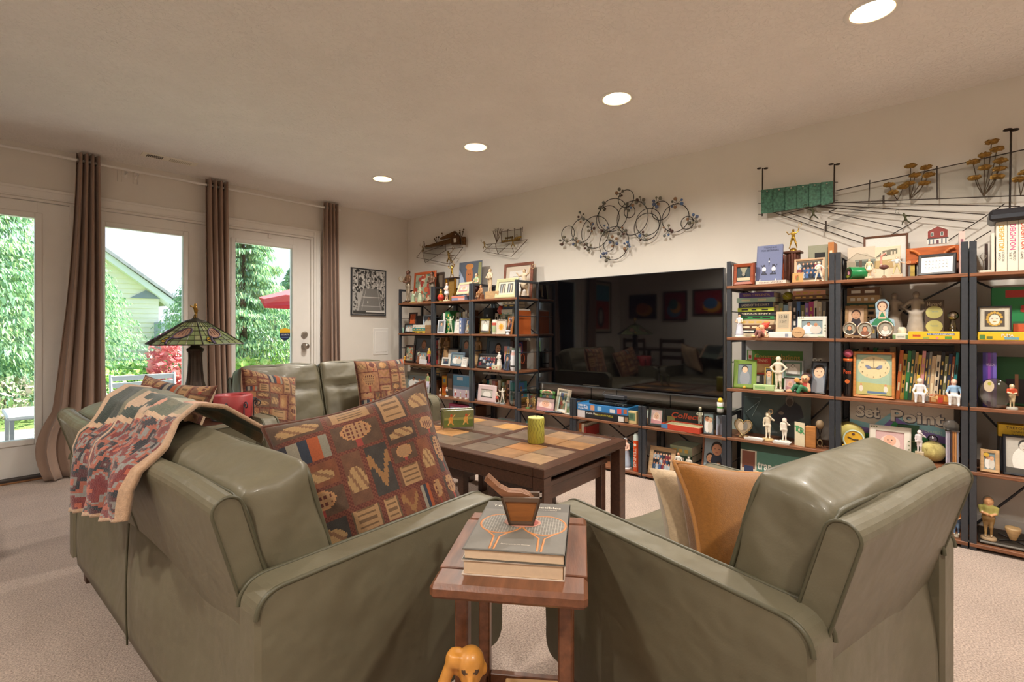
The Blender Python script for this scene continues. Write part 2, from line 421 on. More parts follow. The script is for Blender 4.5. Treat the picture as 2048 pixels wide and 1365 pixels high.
def door(n, x0, x1, knob):
    c = (x0+x1)/2; g0, g1, gz0, gz1 = c-.28, c+.28, .281, 1.925; y0, y1 = YW+.022, YW+.067
    mb = MB(); mb.box(x0, g0, y0, y1, .03, 2.033, '#fff', .002); mb.box(g1, x1, y0, y1, .03, 2.033, '#fff', .002)
    mb.box(g0, g1, y0, y1, .03, gz0, '#fff', 0); mb.box(g0, g1, y0, y1, gz1, 2.033, '#fff', 0)
    d = struct(mb.build('door_%d' % n, trimm))
    fr = MB(); w = .03
    for a, b, e, f in ((g0-w, g0+.012, gz0-w, gz1+w), (g1-.012, g1+w, gz0-w, gz1+w), (g0+.012, g1-.012, gz0-w, gz0+.012), (g0+.012, g1-.012, gz1-.012, gz1+w)):
        fr.box(a, b, y0-.010, y1+.01, e, f, '#fff', .005)
    fr.build('glazing_bead', trimm, d)
    MB().box(g0+.01, g1-.01, y0+.02, y0+.024, gz0+.01, gz1-.01, '#fff').build('glass_pane', glassm, d)
    if knob:
        for nm, z, ro, prof in (('deadbolt', 1.035, .033, [(.033, 0), (.033, .012), (.026, .018), (.018, .024), (.016, .03)]), ('door_knob', .915, .033, [(.034, 0), (.034, .008), (.014, .014), (.013, .03), (.027, .04), (.03, .052), (.024, .064), (.01, .068)])):
            k = MB(); k.at(x1-.062, y0-.002, z, rx=90); k.lathe(prof, '#b9b2a8', 20); k.build(nm, metalm, d)
        MB().box(c+.03, c+.062, y0-.014, y0, 1.99, 2.03, '#e8e4de', .003).build('alarm_contact', trimm, d)
        st = MB()      # security sticker on the glass
        sx, sz, sw = g1-.075, 1.035, .052
        st.flat([(sx-sw, sz+.02), (sx+sw, sz+.02), (sx+sw, sz+.055), (sx, sz+.068), (sx-sw, sz+.055)], y0+.018, '#e8b623')
        st.flat([(sx-sw, sz+.02), (sx-sw, sz-.02), (sx-.03, sz-.05), (sx, sz-.062), (sx+.03, sz-.05), (sx+sw, sz-.02), (sx+sw, sz+.02)], y0+.018, '#22304f')
        st.text('SECURITY', sx, sz, .013, y0+.0175, '#e9edf5', w=.08)
        st.box(sx-.035, sx+.035, y0+.0172, y0+.0178, sz-.03, sz-.024, '#6d84c0')
        st.build('security_sticker', satin, d)
    return d
door(1, -.307, .611, False); door(2, .635, 1.553, False); door(3, 1.596, 2.514, True)
# ---- recessed lights
bulb = emit_mat('lamp_lens', '#fff0d8', 16)
for i, (x, y) in enumerate(CANS):  # fixtures past the visible row are added to fill the room with light
    lab = ['closest to the wall-art metal trees', 'above the middle of the television wall', 'above the loveseat end of the coffee table', 'nearest the glazed doors'][i] if i < 4 else ['unseen added fill over the end of the tall shelves', 'unseen added fill behind the side table', 'unseen added fill over the dining chairs', 'unseen added fill over the dining table'][i-4]
    t = thing('recessed_light', 'round white recessed ceiling light, lit, '+lab, 'ceiling light', (x, y, ZC), group='recessed ceiling lights')
    rg = MB(); rg.lathe([(.078, .004), (.082, -.004), (.095, -.006), (.102, -.001), (.102, .002)], '#efe9df', 36, cap=False); rg.build('trim_ring', trimm, t)
    cn = MB(); cn.lathe([(.080, -.003), (.070, .06), (.06, .09), (.06, .1)], '#f2dfb8', 36, cap=False); cn.build('reflector', mat('reflector_cream', .35, color='#f4e2bd'), t)
    MB().cyl(0, 0, .05, .055, .052, '#fff', 32).build('lens', bulb, t)
# ---- ceiling vent
vt = thing('ceiling_vent', 'cream metal air vent grille in the ceiling by the doors', 'vent', (1.16, 4.63, ZC), -2)
MB().box(-.185, .185, -.055, .055, -.004, 0, '#f4f0e2', .003).build('plate', satin, vt)
for k in range(14):
    x = -.15+k*.0105 if k < 10 else None
    if x is not None: MB().box(x, x+.0065, -.033, .033, -.0055, -.0042, '#4d4b44').build('slot', matte, vt)
for k in range(12): MB().at(.0+k*.0125, 0, -.0045, ry=35).box(-.0045, .0045, -.033, .033, -.0008, .0008, '#d3cfbe').build('louver', satin, vt)
# ---- curtain rod, brackets, cords
rd = thing('curtain_rod', 'long white curtain rod along the glazed wall', 'curtain rod', (0, 4.93, 2.37))
MB().tube([(-1.2, 0, 0), (2.76, 0, 0)], .0105, '#e4e1dc', 12).build('rod', trimm, rd)
for x in (-1.2, 2.775): MB().ball(x, 0, 0, .02, '#e4e1dc', 10).build('finial', trimm, rd)
for x in (-1.1, .95, 1.02, 2.70):
    MB().tube([(x, 0, -.012), (x, .04, -.02), (x, .085, -.02)], .006, '#dedad4', 8).box(x-.012, x+.012, .082, .093, -.05, .02, '#dedad4', .003).build('bracket', trimm, rd)
for x in (.9, 1.0): MB().tube([(x-.014, .02, -.01), (x-.014, .02, -.1), (x+.014, .02, -.1), (x+.014, .02, -.01)], .0022, '#cfcac2', 6).build('hanging_hook', satin, rd)
# ---- curtains
curm = mat('curtain_weave', .9, noise=.10, nscale=220, bump=.5, bscale=420, sheen=.3, stretch=(1, 1, 3.2))
def curtain(x0, x1, bx0, bx1, label, yb=4.93, pleats=4, puddle=0, seed=1):
    rng = random.Random(seed); nu, nv = pleats*14, 46; z0, z1 = .012, 2.425; mb = MB(); vs = []
    ph = rng.random()*6
    for j in range(nv+1):
        v = j/nv; z = z1+(z0-z1)*v
        for i in range(nu+1):
            u = i/nu; f = v**1.6
            xa = x0+(bx0-x0)*f; xb = x1+(bx1-x1)*f; x = xa+(xb-xa)*u
            amp = .030+.016*v+.012*math.sin(3*v+ph)*v
            w = u*pleats*2*math.pi
            y = yb-.004+amp*math.sin(w+.5*v*math.sin(ph+u*5))+.010*v*math.sin(2.3*w+ph)
            if puddle and v > .8:
                q = (v-.8)/.2; y -= puddle*q*q*(1-u)*.9; x -= puddle*.55*math.sin(q*math.pi)*(1-u)
            vs.append((x+.010*math.sin(w*2+ph)*v, y, z))
    fs = [(j*(nu+1)+i, j*(nu+1)+i+1, (j+1)*(nu+1)+i+1, (j+1)*(nu+1)+i) for j in range(nv) for i in range(nu)]
    t = thing('curtain', label, 'curtain', ((bx0+bx1)/2, yb, 0), group='pleated brown curtains')
    o = Vector(t.location); mb.add([tuple(Vector(p)-o) for p in vs], fs, '#9a8070', True)
    ob = mb.build('cloth', curm, t); so = ob.modifiers.new('thick', 'SOLIDIFY'); so.thickness = .003
    for k in range(pleats*2):
        g = MB(); x = x0+(x1-x0)*(k+.5)/(pleats*2)-o.x; g.at(x, 0, 2.372, ry=90, rz=0); g.tube([(.021*math.cos(a), .021*math.sin(a), 0) for a in [2*math.pi*q/14 for q in range(14)]], .0035, '#8f8a84', 6, True); g.build('grommet', metalm, t)
    return t
curtain(.635, .775, .44, .82, 'brown woven curtain beside the left patio table, its hem flaring onto the carpet', puddle=.12, seed=3)
curtain(1.50, 1.68, 1.53, 1.72, 'brown woven curtain hanging behind the stained glass lamp', seed=5)
curtain(2.605, 2.76, 2.60, 2.80, 'brown woven curtain between the door with knob and the black framed picture', seed=8)
curtain(-.62, -.42, -.60, -.30, 'brown woven curtain at the dining end of the rod', seed=11)
# ---- picture and access panel on the window wall
ap = thing('access_panel', 'flat white plastic access panel set low in the wall by the corner', 'access panel', (3.362, YW, .80))
MB().box(-.103, .103, -.006, 0, -.01, .30, '#d9d0c8', .003).build('surround', trimm, ap)
MB().box(-.078, .078, -.010, -.005, .02, .265, '#ddd2c8', .003).build('hatch', trimm, ap)
# ================================================================== the garden beyond the glass
def ground_mat():
    m = mat('lawn', .95, noise=.3, nscale=6, color='#6f8a42', bump=.8, bscale=60, bdist=.05); return m
struct(MB().box(-30, 40, YW+3.2, 60, -.4, -.16, '#7d9a4a').build('ground', ground_mat()))
struct(MB().box(-6, 9, YW+.15, YW+3.2, -.4, -.10, '#a9a49b').build('patio_slab', mat('concrete', .9, noise=.12, nscale=8, color='#aaa59c')))
leafm = mat('foliage', .7, noise=.15, nscale=3, trans=.35)
barkm = mat('bark', .9, noise=.3, nscale=20, color='#57483a')
GREENS = [lin(c) for c in ('#7fa67c', '#93b884', '#6f9878', '#a8c488', '#5f866c', '#98bc94')]
def spruce_mesh(seed, H, Rad, n):
    """drooping needle sprays on whorled boughs"""
    g = np.random.default_rng(seed); mb = MB(); V = []; C = []
    nb = int(n/34)
    for b in range(nb):
        zf = g.random()**.85; z = .25+zf*(H-.3); L = Rad*(1-zf)**.75*(.75+.4*g.random())+.12; az = g.random()*2*math.pi
        d = np.array([math.cos(az), math.sin(az)]); shade = g.random()
        for k in range(34):
            s = (.12+.88*g.random()**.7)*L; off = (g.random()-.5)*.34*L*(s/L); sag = -.16*s-.10*(s/L)**2*L+.10*L*(s/L)**3
            p = np.array([d[0]*s-d[1]*off, d[1]*s+d[0]*off, z+sag])
            ln = .05+.09*g.random(); w = .004+.009*g.random(); dr = np.array([d[0]*.45+(g.random()-.5)*.9, d[1]*.45+(g.random()-.5)*.9, -.55-.7*g.random()]); dr /= np.linalg.norm(dr)
            sd = np.cross(dr, g.normal(size=3)); sd /= np.linalg.norm(sd)+1e-9
            V += [p-sd*w, p+sd*w, p+dr*ln*.6+sd*w*1.2, p+dr*ln, p+dr*ln*.6-sd*w*1.2]
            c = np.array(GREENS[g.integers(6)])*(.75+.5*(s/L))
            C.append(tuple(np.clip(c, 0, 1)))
    V = np.array(V); m = len(C)
    mb.v = [tuple(p) for p in V.tolist()]; mb.f = [tuple(range(i*5, i*5+5)) for i in range(m)]; mb.c = C; mb.sm = [False]*m
    return mb
def spruce(loc, H, Rad, n, seed, label, src=None, rz=0, sc=1):
    t = thing('spruce_tree', label, 'tree', loc, rz, 'spruces in the garden'); t.scale = (sc, sc, sc)
    if src is None:
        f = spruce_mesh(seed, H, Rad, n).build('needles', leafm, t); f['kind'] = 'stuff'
        MB().cyl(0, 0, -.2, H*.93, .11, '#57483a', 10, .015).build('trunk', barkm, t)
    else:
        for ch in src.children: c = ch.copy(); COL.objects.link(c); c.parent = t
    return t
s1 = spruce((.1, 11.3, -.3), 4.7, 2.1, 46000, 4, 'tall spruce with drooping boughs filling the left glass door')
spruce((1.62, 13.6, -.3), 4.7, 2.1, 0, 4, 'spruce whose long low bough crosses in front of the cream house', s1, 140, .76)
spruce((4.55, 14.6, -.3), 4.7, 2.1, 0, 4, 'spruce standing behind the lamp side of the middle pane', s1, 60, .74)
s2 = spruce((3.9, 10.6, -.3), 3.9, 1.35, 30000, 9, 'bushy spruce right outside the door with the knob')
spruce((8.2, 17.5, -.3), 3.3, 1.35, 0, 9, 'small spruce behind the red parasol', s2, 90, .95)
def bush(loc, rx, rz, n, cols, label, seed, leaf=.05, name='leafy_shrub'):
    g = np.random.default_rng(seed); mb = MB(); cols = [lin(c) for c in cols]
    for k in range(n):
        d = g.normal(size=3); d /= np.linalg.norm(d); r = (.55+.45*g.random()); p = np.array([d[0]*rx*r, d[1]*rx*r, rz+d[2]*rz*r*.95])
        a = g.normal(size=3); a /= np.linalg.norm(a); b = np.cross(a, g.normal(size=3)); b /= np.linalg.norm(b); l = leaf*(.6+.8*g.random())
        q = [p-a*l, p+b*l*.4, p+a*l, p-b*l*.4]
        mb.v += [tuple(x) for x in q]; n0 = len(mb.v); mb.f.append((n0-4, n0-3, n0-2, n0-1)); mb.c.append(cols[g.integers(len(cols))]); mb.sm.append(False)
    t = thing(name, label, 'shrub', loc)
    f = mb.build('leaves', leafm, t); f['kind'] = 'stuff'
    MB().tube([(0, 0, 0), (.03, 0, rz*.6), (0, .02, rz*1.2)], .025, '#57483a', 6, r2=.01).build('stem', barkm, t)
YG = ['#a8cf6a', '#bfe07a', '#8fc05a', '#d3ea96']
bush((3.0, 8.1, -.16), .65, .42, 2600, YG, 'bright green leafy shrub below the spruce outside the door', 1)
bush((4.4, 10.6, -.16), .6, .5, 2200, YG, 'bright green leafy shrub beside the white garden chair', 2)
bush((2.0, 10.6, -.16), .9, .32, 2200, YG+['#5f8c4a'], 'low green hedge shrub behind the grey patio chair', 3)
bush((3.0, 10.9, -.16), .9, .34, 2200, YG+['#5f8c4a'], 'low green hedge shrub below the cream house corner', 5)
bush((.5, 9.9, -.16), 1.2, .3, 2000, ['#b8a99a', '#8f9c6a', '#c8bfae', '#6f8a5a'], 'scrubby ground shrub at the foot of the left spruce', 7)
bush((2.27, 9.2, -.16), .28, .62, 700, ['#d98a8a', '#c76a70', '#e7a9a0'], 'small red leaved maple beyond the lamp', 6, .06, 'maple_shrub')
# ---- neighbour's house
hs = thing('neighbour_house', 'cream sided house with grey gable vent beyond the spruces', 'house', (4.6, 24, -.6))
HO = Vector((4.6, 24, -.6)); sid = mat('cream_siding', .7, noise=.03, nscale=3)
pk, er = onY(150, 480, 24)-HO, onY(332, 608, 24)-HO; ez, ex = er.z, er.x
slope = (pk.z-er.z)/(pk.x-er.x); cxh = pk.x+.6; pz = ez+slope*(cxh-ex)
x0 = 2*cxh-ex
wl = MB()
z = 0.; row = 0
while z < pz:                                              # lap siding boards, each board its own piece
    z1 = min(z+.19, pz); a = ex-.25 if z < ez else min(ex-.25, ex+(z-ez)/slope)
    b = x0+.25 if z < ez else max(x0+.25, x0-(z-ez)/slope)
    if a-b > .1: MB().add([(b, 0, z), (a, 0, z), (a, -.03, z), (b, -.03, z), (b, 0, z1), (a, 0, z1)], [(0, 3, 2, 1), (3, 2, 5, 4)], '#e9e2cf').build('siding_board', sid, hs)
    z = z1
MB().box(x0+.25, ex-.25, .03, .4, 0, ez, '#e4dcc8').build('wall', sid, hs)
for s_, xa in ((1, ex+.35), (-1, x0-.35)):
    za = ez+slope*(.35 if s_ > 0 else .35)
    MB().prism([(cxh, pz+.28), (xa, za+.28), (xa, za+.02), (cxh, pz+.02)], -.35, .5, '#dfe0df').build('rake_board', sid, hs)
    MB().prism([(cxh, pz+.42), (xa+s_*.1, za+.38), (xa+s_*.1, za+.26), (cxh, pz+.28)], -.45, 6, '#9a9aa0').build('roof', mat('shingle', .9, noise=.2, nscale=8), hs)
vp = onY(292, 597, 23.9)-HO
MB().prism([(vp.x-.5, vp.z), (vp.x+.5, vp.z), (vp.x, vp.z+.32)], -.08, 0, '#7d8796').build('gable_vent', sid, hs)
for a, b, c_, d_ in ((236, 262, 712, 682), (236, 262, 750, 716)):
    p0, p1 = onY(a, c_, 23.9)-HO, onY(b, d_, 23.9)-HO
    w = MB().box(p0.x, p1.x, -.1, -.04, p0.z, p1.z, '#f2f2f0').build('window_frame', sid, hs)
    MB().box(p0.x+.08, p1.x-.08, -.11, -.10, p0.z+.08, p1.z-.08, '#8fa5a8').build('pane', mat('far_pane', .2, color='#93a9ad'), w)
gp = onY(322, 650, 23)-HO
MB().box(gp.x, gp.x+2.2, -1, .3, 0, gp.z+.1, '#8e9bb0').build('grey_wing', sid, hs)
# ---- patio furniture
pcm = mat('powder_coat_grey', .5, noise=.04, color='#9ea3a6')
def slat_chair(loc, rz, label):
    t = thing('patio_chair', label, 'chair', loc, rz)
    w = .62
    for s_ in (-1, 1):
        MB().tube([(s_*w/2, .2, 0), (s_*w/2, .22, .42), (s_*w/2, .32, .92)], .016, '#9ea3a6', 8).build('back_post', pcm, t)
        MB().tube([(s_*w/2, -.28, 0), (s_*w/2, -.28, .6), (s_*w/2, .25, .62)], .016, '#9ea3a6', 8).build('arm', pcm, t)
    for k in range(5):
        z = .5+k*.085; y = .24+.08*(z-.42)/.5
        MB().box(-w/2, w/2, y-.008, y+.008, z, z+.066, '#a5aaad', .005).build('back_slat', pcm, t)
    for k in range(6): MB().box(-w/2, w/2, -.27+k*.08, -.205+k*.08, .405, .42, '#a5aaad', .004).build('seat_slat', pcm, t)
    return t
pc = onY(285, 750, 6.15); slat_chair((1.3, 5.95, -.1), -6, 'grey metal patio chair with slatted back outside the middle pane').scale = (.85, .9, .80)
pt = thing('patio_table', 'low grey patio table outside the left glass door', 'table', (.76, 5.95, -.1), 0)
MB().box(-.45, .16, -.3, .3, .455, .495, '#c9ccca', .01).build('table_top', pcm, pt)
for x in (-.42, .13):
    for y in (-.26, .26): MB().box(x-.014, x+.014, y-.014, y+.014, 0, .458, '#8d9194', .003).build('leg', pcm, pt)
ad = thing('garden_chair', 'white slatted adirondack chair outside the door with the knob', 'chair', (5.8, 12.6, -.16), 0)
am = mat('white_resin', .5, noise=.03, color='#dfeaea')
ad.rotation_euler = (0, 0, R(12))
for k in range(5):
    x = -.26+k*.105; h = .95-.05*abs(k-2)
    MB().at(x, .30, .30, rx=-22).box(-.044, .044, -.01, .01, 0, h-.12, '#dfeaea', .006).build('back_slat', am, ad)
for k in range(5): MB().at(0, -.28+k*.12, .36-k*.022).box(-.28, .28, -.05, .05, 0, .018, '#dfeaea', .004).build('seat_slat', am, ad)
for s_ in (-1, 1):
    MB().box(s_*.33-.06, s_*.33+.06, -.36, .36, .545, .565, '#dfeaea', .006).build('arm', am, ad)
    MB().box(s_*.31-.015, s_*.31+.015, -.34, -.25, 0, .545, '#dfeaea', .003).build('front_leg', am, ad)
    MB().box(s_*.31-.015, s_*.31+.015, .24, .33, 0, .545, '#dfeaea', .003).build('rear_leg', am, ad)
MB().box(-.3, .3, -.33, -.31, .12, .34, '#5f6f70', .004).build('front_apron', am, ad)
up = thing('patio_umbrella', 'red patio umbrella partly hidden by the door stile', 'umbrella', (4.72, 8.3, -.1))
um = MB(); n = 8; top = 2.15; rim = 1.67; Rr = 1.35
for k in range(n):
    a0, a1 = 2*math.pi*k/n, 2*math.pi*(k+1)/n
    um.add([(0, 0, top), (Rr*math.cos(a0), Rr*math.sin(a0), rim), (Rr*.99*math.cos((a0+a1)/2), Rr*.99*math.sin((a0+a1)/2), rim+.05), (Rr*math.cos(a1), Rr*math.sin(a1), rim),
            (Rr*math.cos(a0), Rr*math.sin(a0), rim-.11), (Rr*math.cos(a1), Rr*math.sin(a1), rim-.11)], [(0, 1, 2), (0, 2, 3), (1, 4, 5, 3, 2)], ['#d9646a', '#d9646a', '#a83a48'])
um.build('canopy', mat('canopy_cloth', .8, noise=.05, trans=.3), up)
MB().cyl(0, 0, 0, 2.17, .02, '#6d6d6d', 10).build('pole', pcm, up)
MB().cyl(0, 0, 0, .08, .24, '#6d6d6d', 20).build('base', pcm, up)
# ================================================================== seating
def leather_material():
    m = mat('sage_leather', .46, noise=.07, nscale=7, color='#696350', spec=.5, coat=.06)
    nt = m.node_tree; N = nt.nodes.new; L = nt.links.new; b = nt.nodes['Principled BSDF']
    tc = N('ShaderNodeTexCoord'); v = N('ShaderNodeTexVoronoi'); v.inputs['Scale'].default_value = 260; L(tc.outputs['Object'], v.inputs[0])
    n = N('ShaderNodeTexNoise'); n.inputs['Scale'].default_value = 9; n.inputs['Detail'].default_value = 2; L(tc.outputs['Object'], n.inputs[0])
    b1 = N('ShaderNodeBump'); b1.inputs['Strength'].default_value = .12; b1.inputs['Distance'].default_value = .001; L(v.outputs['Distance'], b1.inputs['Height'])
    b2 = N('ShaderNodeBump'); b2.inputs['Strength'].default_value = .55; b2.inputs['Distance'].default_value = .02; L(n.outputs[0], b2.inputs['Height']); L(b1.outputs[0], b2.inputs['Normal'])
    L(b2.outputs[0], b.inputs['Normal']); return m
leather = leather_material()
pipem = mat('leather_piping', .45, noise=.05, color='#514e3c')
legm = mat('stained_leg', .45, noise=.25, nscale=12, color='#4a2f22', stretch=(1, 1, .2))
def puff(w, d, h, r, bulge, n=18, crease=None, sag=0):
    """soft rounded cushion block centred on x, front at y=-d/2, standing on z=0"""
    vs = []; fs = []; idx = {}
    def vert(p):
        key = tuple(round(q, 5) for q in p)
        if key not in idx:
            a, b, c = p
            X, Y, Z = a*w/2, b*d/2, c*h/2
            cx, cy, cz = max(-w/2+r, min(w/2-r, X)), max(-d/2+r, min(d/2-r, Y)), max(-h/2+r, min(h/2-r, Z))
            v = Vector((X-cx, Y-cy, Z-cz))
            if v.length > 1e-9: v = v.normalized()*r
            q = Vector((cx, cy, cz))+v
            e = (1-a*a)*(1-c*c); f = (1-a*a)*(1-b*b); g = (1-b*b)*(1-c*c)
            q.y += bulge*e*(1 if b > 0 else -1)*abs(b)**3; q.z += bulge*.8*f*(1 if c > 0 else -1)*abs(c)**3; q.x += bulge*.5*g*(1 if a > 0 else -1)*abs(a)**3
            if crease is not None and b < 0:
                q.y += .045*math.exp(-((c-crease)/.07)**2)*(1-a**6)*abs(b)**2
            q.x += .003*math.sin(9*a+7*c+3*b); q.z += sag*(a*a)+.004*math.sin(6*a+4*b); q.y += .003*math.sin(8*c+5*a)
            idx[key] = len(vs); vs.append((q.x, q.y, q.z+h/2))
        return idx[key]
    for ax in range(3):
        for s_ in (-1, 1):
            for i in range(n):
                for j in range(n):
                    quad = []
                    for u, v_ in ((i, j), (i+1, j), (i+1, j+1), (i, j+1)):
                        p = [0, 0, 0]; p[ax] = s_; p[(ax+1) % 3] = -math.cos(math.pi*u/n); p[(ax+2) % 3] = -math.cos(math.pi*v_/n); quad.append(vert(tuple(p)))
                    fs.append(tuple(quad) if s_ > 0 else tuple(quad[::-1]))
    return vs, fs
def loop_pts(w, h, r, y, n=6, x=0, z=0):
    pts = []
    for cx, cz, a0 in ((w/2-r, h-r, 0), (-w/2+r, h-r, 90), (-w/2+r, r, 180), (w/2-r, r, 270)):
        for k in range(n+1):
            a = R(a0+90*k/n); pts.append((x+cx+r*math.cos(a), y, z+cz+r*math.sin(a)))
    return pts
def arm_profile(L, zt, zb, r=.07):
    """side outline of an arm: (y forward, z)"""
    p = [(0, zb)]
    for k in range(7): a = R(180-90*k/6); p.append((.05+.05*math.cos(a), zt-.012-.05+.05*math.sin(a)))
    for k in range(9): a = R(90-90*k/8); p.append((L-r+r*math.cos(a), zt+.0-r+r*math.sin(a)-.004))
    p += [(L-.015, .24)]
    for k in range(5): a = R(-90*k/4); p.append((L-.05+.035*math.cos(a), .20+.05*math.sin(a)))
    p += [(L-.20, zb)]
    return p
def recliner(name, label, seats, inner, loc, rz, D=.75, zt=.60, cush=.82, shell=.765):
    """local x to the sitter's left-right, y forward, origin at the middle of the rear bottom edge"""
    t = thing(name, label, 'armchair' if seats == 1 else 'sofa', loc, rz); aw = .09; W = inner+2*aw
    for s_ in (-1, 1):
        xo = s_*W/2; xi = s_*inner/2; mb = MB(); pr = arm_profile(D, zt, .13); n = len(pr)
        lo, hi = min(xo, xi), max(xo, xi); vs = []
        for x in (lo, lo+.012, hi-.012, hi):
            k = .010 if x in (lo, hi) else 0
            for y, z in pr:
                cy, cz = D*.5, .37; dx, dz = y-cy, z-cz; l = math.hypot(dx, dz)
                vs.append((x, y-dx/l*k, z-dz/l*k))
        fs = [(a*n+i, a*n+(i+1) % n, (a+1)*n+(i+1) % n, (a+1)*n+i) for a in range(3) for i in range(n)]
        fs += [tuple(range(n))[::-1], tuple(range(3*n, 4*n))]
        mb.add(vs, fs[:-2], '#fff', False); mb.add(vs, fs[-2:], '#fff')
        a = mb.build('arm', leather, t)
        for x in (lo, hi):
            MB().tube([(x+(.004 if x == lo else -.004), y, z-.002) for y, z in pr[1:16]], .0055, '#fff', 6).build('piping', pipem, a)
        for y in (.07, D-.12): MB().at(xo-s_*.05, y, 0).add([(-.022, -.025, 0), (.022, -.025, 0), (.022, .025, 0), (-.022, .025, 0), (-.032, -.035, .15), (.032, -.035, .15), (.032, .035, .15), (-.032, .035, .15)], [(3, 2, 1, 0), (4, 5, 6, 7), (0, 1, 5, 4), (1, 2, 6, 5), (2, 3, 7, 6), (3, 0, 4, 7)], '#fff').build('leg', legm, t)
    # lower back skirt: slightly slack leather sheet
    nu, nv = 40, 12; vs = []
    for j in range(nv+1):
        for i in range(nu+1):
            u, v = i/nu, j/nv; zt2 = .505-.035*(abs(2*u-1)**4)-.02*math.sin(u*math.pi)
            sl = .016*math.sin(u*math.pi*seats*2+.6)*math.sin(v*math.pi)+.012*math.sin(11*u+2)*(1-v)*v*2
            vs.append((-inner/2+.005+(inner-.01)*u, .012-sl+.02*v, .105+(zt2-.105)*v))
    fs = [(j*(nu+1)+i, j*(nu+1)+i+1, (j+1)*(nu+1)+i+1, (j+1)*(nu+1)+i) for j in range(nv) for i in range(nu)]
    bk = MB().add(vs, fs, '#fff', True).build('back_skirt', leather, t)
    so = bk.modifiers.new('thick', 'SOLIDIFY'); so.thickness = .008
    for k in range(1, seats): MB().tube([(-inner/2+inner*k/seats, .006-.01*math.sin(z*6), z) for z in (.11, .2, .3, .4, .49)], .003, '#fff', 6).build('seam', pipem, bk)
    MB().box(-inner/2, inner/2, .05, D-.1, .15, .28, '#3a382d').build('frame', pipem, t)
    MB().add(*puff(inner, .06, .20, .025, .006, 8), '#fff', True).build('front_rail', leather, t, (0, D-.10, .11))
    # reclining back shells, cushions, seats
    sw = inner/seats
    for k in range(seats):
        xc = -inner/2+sw*(k+.5)
        hs_ = (shell-.40)/math.cos(R(16)); ex = sw/2+(.02 if seats == 1 else -.003)
        pr = [(-.03, 0), (.03, 0), (.03, hs_-.03)]+[(.03*math.cos(R(18*q)), hs_-.03+.03*math.sin(R(18*q))) for q in range(1, 10)]+[(-.03, hs_-.03)]
        def slab_side(x): return [(x, y, z+.006*math.sin(x*9)*z/hs_) for y, z in pr]
        sh = MB(); sh.at(0, .078, .40, rx=16); n = len(pr); m_ = 14; vs = []
        for q in range(m_+1): vs += slab_side(-ex+2*ex*q/m_)
        sh.add(vs, [(q*n+i, q*n+(i+1) % n, (q+1)*n+(i+1) % n, (q+1)*n+i) for q in range(m_) for i in range(n)], '#fff', False)
        sh.add(vs[:n], [tuple(range(n))], '#fff'); sh.add(vs[-n:], [tuple(range(n))[::-1]], '#fff'); s_ob = sh.build('back_shell', leather, t, (xc, 0, 0))
        for e in (-1, 1):
            pl = MB(); pl.at(0, .078, .40, rx=16); pl.tube(slab_side(e*ex)[1:]+slab_side(e*ex)[:1], .0035, '#fff', 6); pl.build('seam', pipem, s_ob)
        cu = MB(); hh = (cush-.36); cu.at(0, .20, .36, rx=16)
        vs, fs = puff(sw-.012, .17, hh, .032, .020, 22, crease=.25)
        cu.add([(x, -y, z) for x, y, z in vs], [f[::-1] for f in fs], '#fff', True); c_ob = cu.build('back_cushion', leather, t, (xc, 0, 0))
        for yy in (.073, -.073):
            pp = MB(); pp.at(0, .20, .36, rx=16); pp.tube([(x*(1+0), yy, z) for x, _, z in loop_pts(sw-.021, hh-.010, .045, 0)], .0062, '#fff', 6, True); pp.build('piping', pipem, c_ob)
        sc_ = MB(); sc_.add(*puff(sw-.01, D-.24, .19, .06, .02, 14), '#fff', True); sc_.build('seat_cushion', leather, t, (xc, .24+(D-.24)/2+.04, .265))
    return t
def from_rear(p0, p1):
    """placement of a seat from the ground positions of its rear outer corners"""
    return ((p0[0]+p1[0])/2, (p0[1]+p1[1])/2, 0)
# sofa with its back to the dining side: faces +X
sofaA = recliner('reclining_sofa', 'sage leather reclining sofa with knitted throw over its back', 2, 1.68, (.372, 1.94, 0), -90+1.5, D=.75, cush=.80)
sofaB = recliner('reclining_loveseat', 'sage leather loveseat in front of the glazed doors holding two tapestry pillows', 2, 1.10, (1.80, 3.62, 0), 180, D=.76, cush=.85)
_u = Vector((math.cos(R(-14)), math.sin(R(-14)), 0)); _f = Vector((-_u.y, _u.x, 0))
_c = Vector((.985, .178, 0))+_u*(.776/2)
chairC = recliner('recliner_armchair', 'sage leather reclining armchair with mustard cushion', 1, .596, (_c.x, _c.y, 0), -14, D=.76, cush=.81)
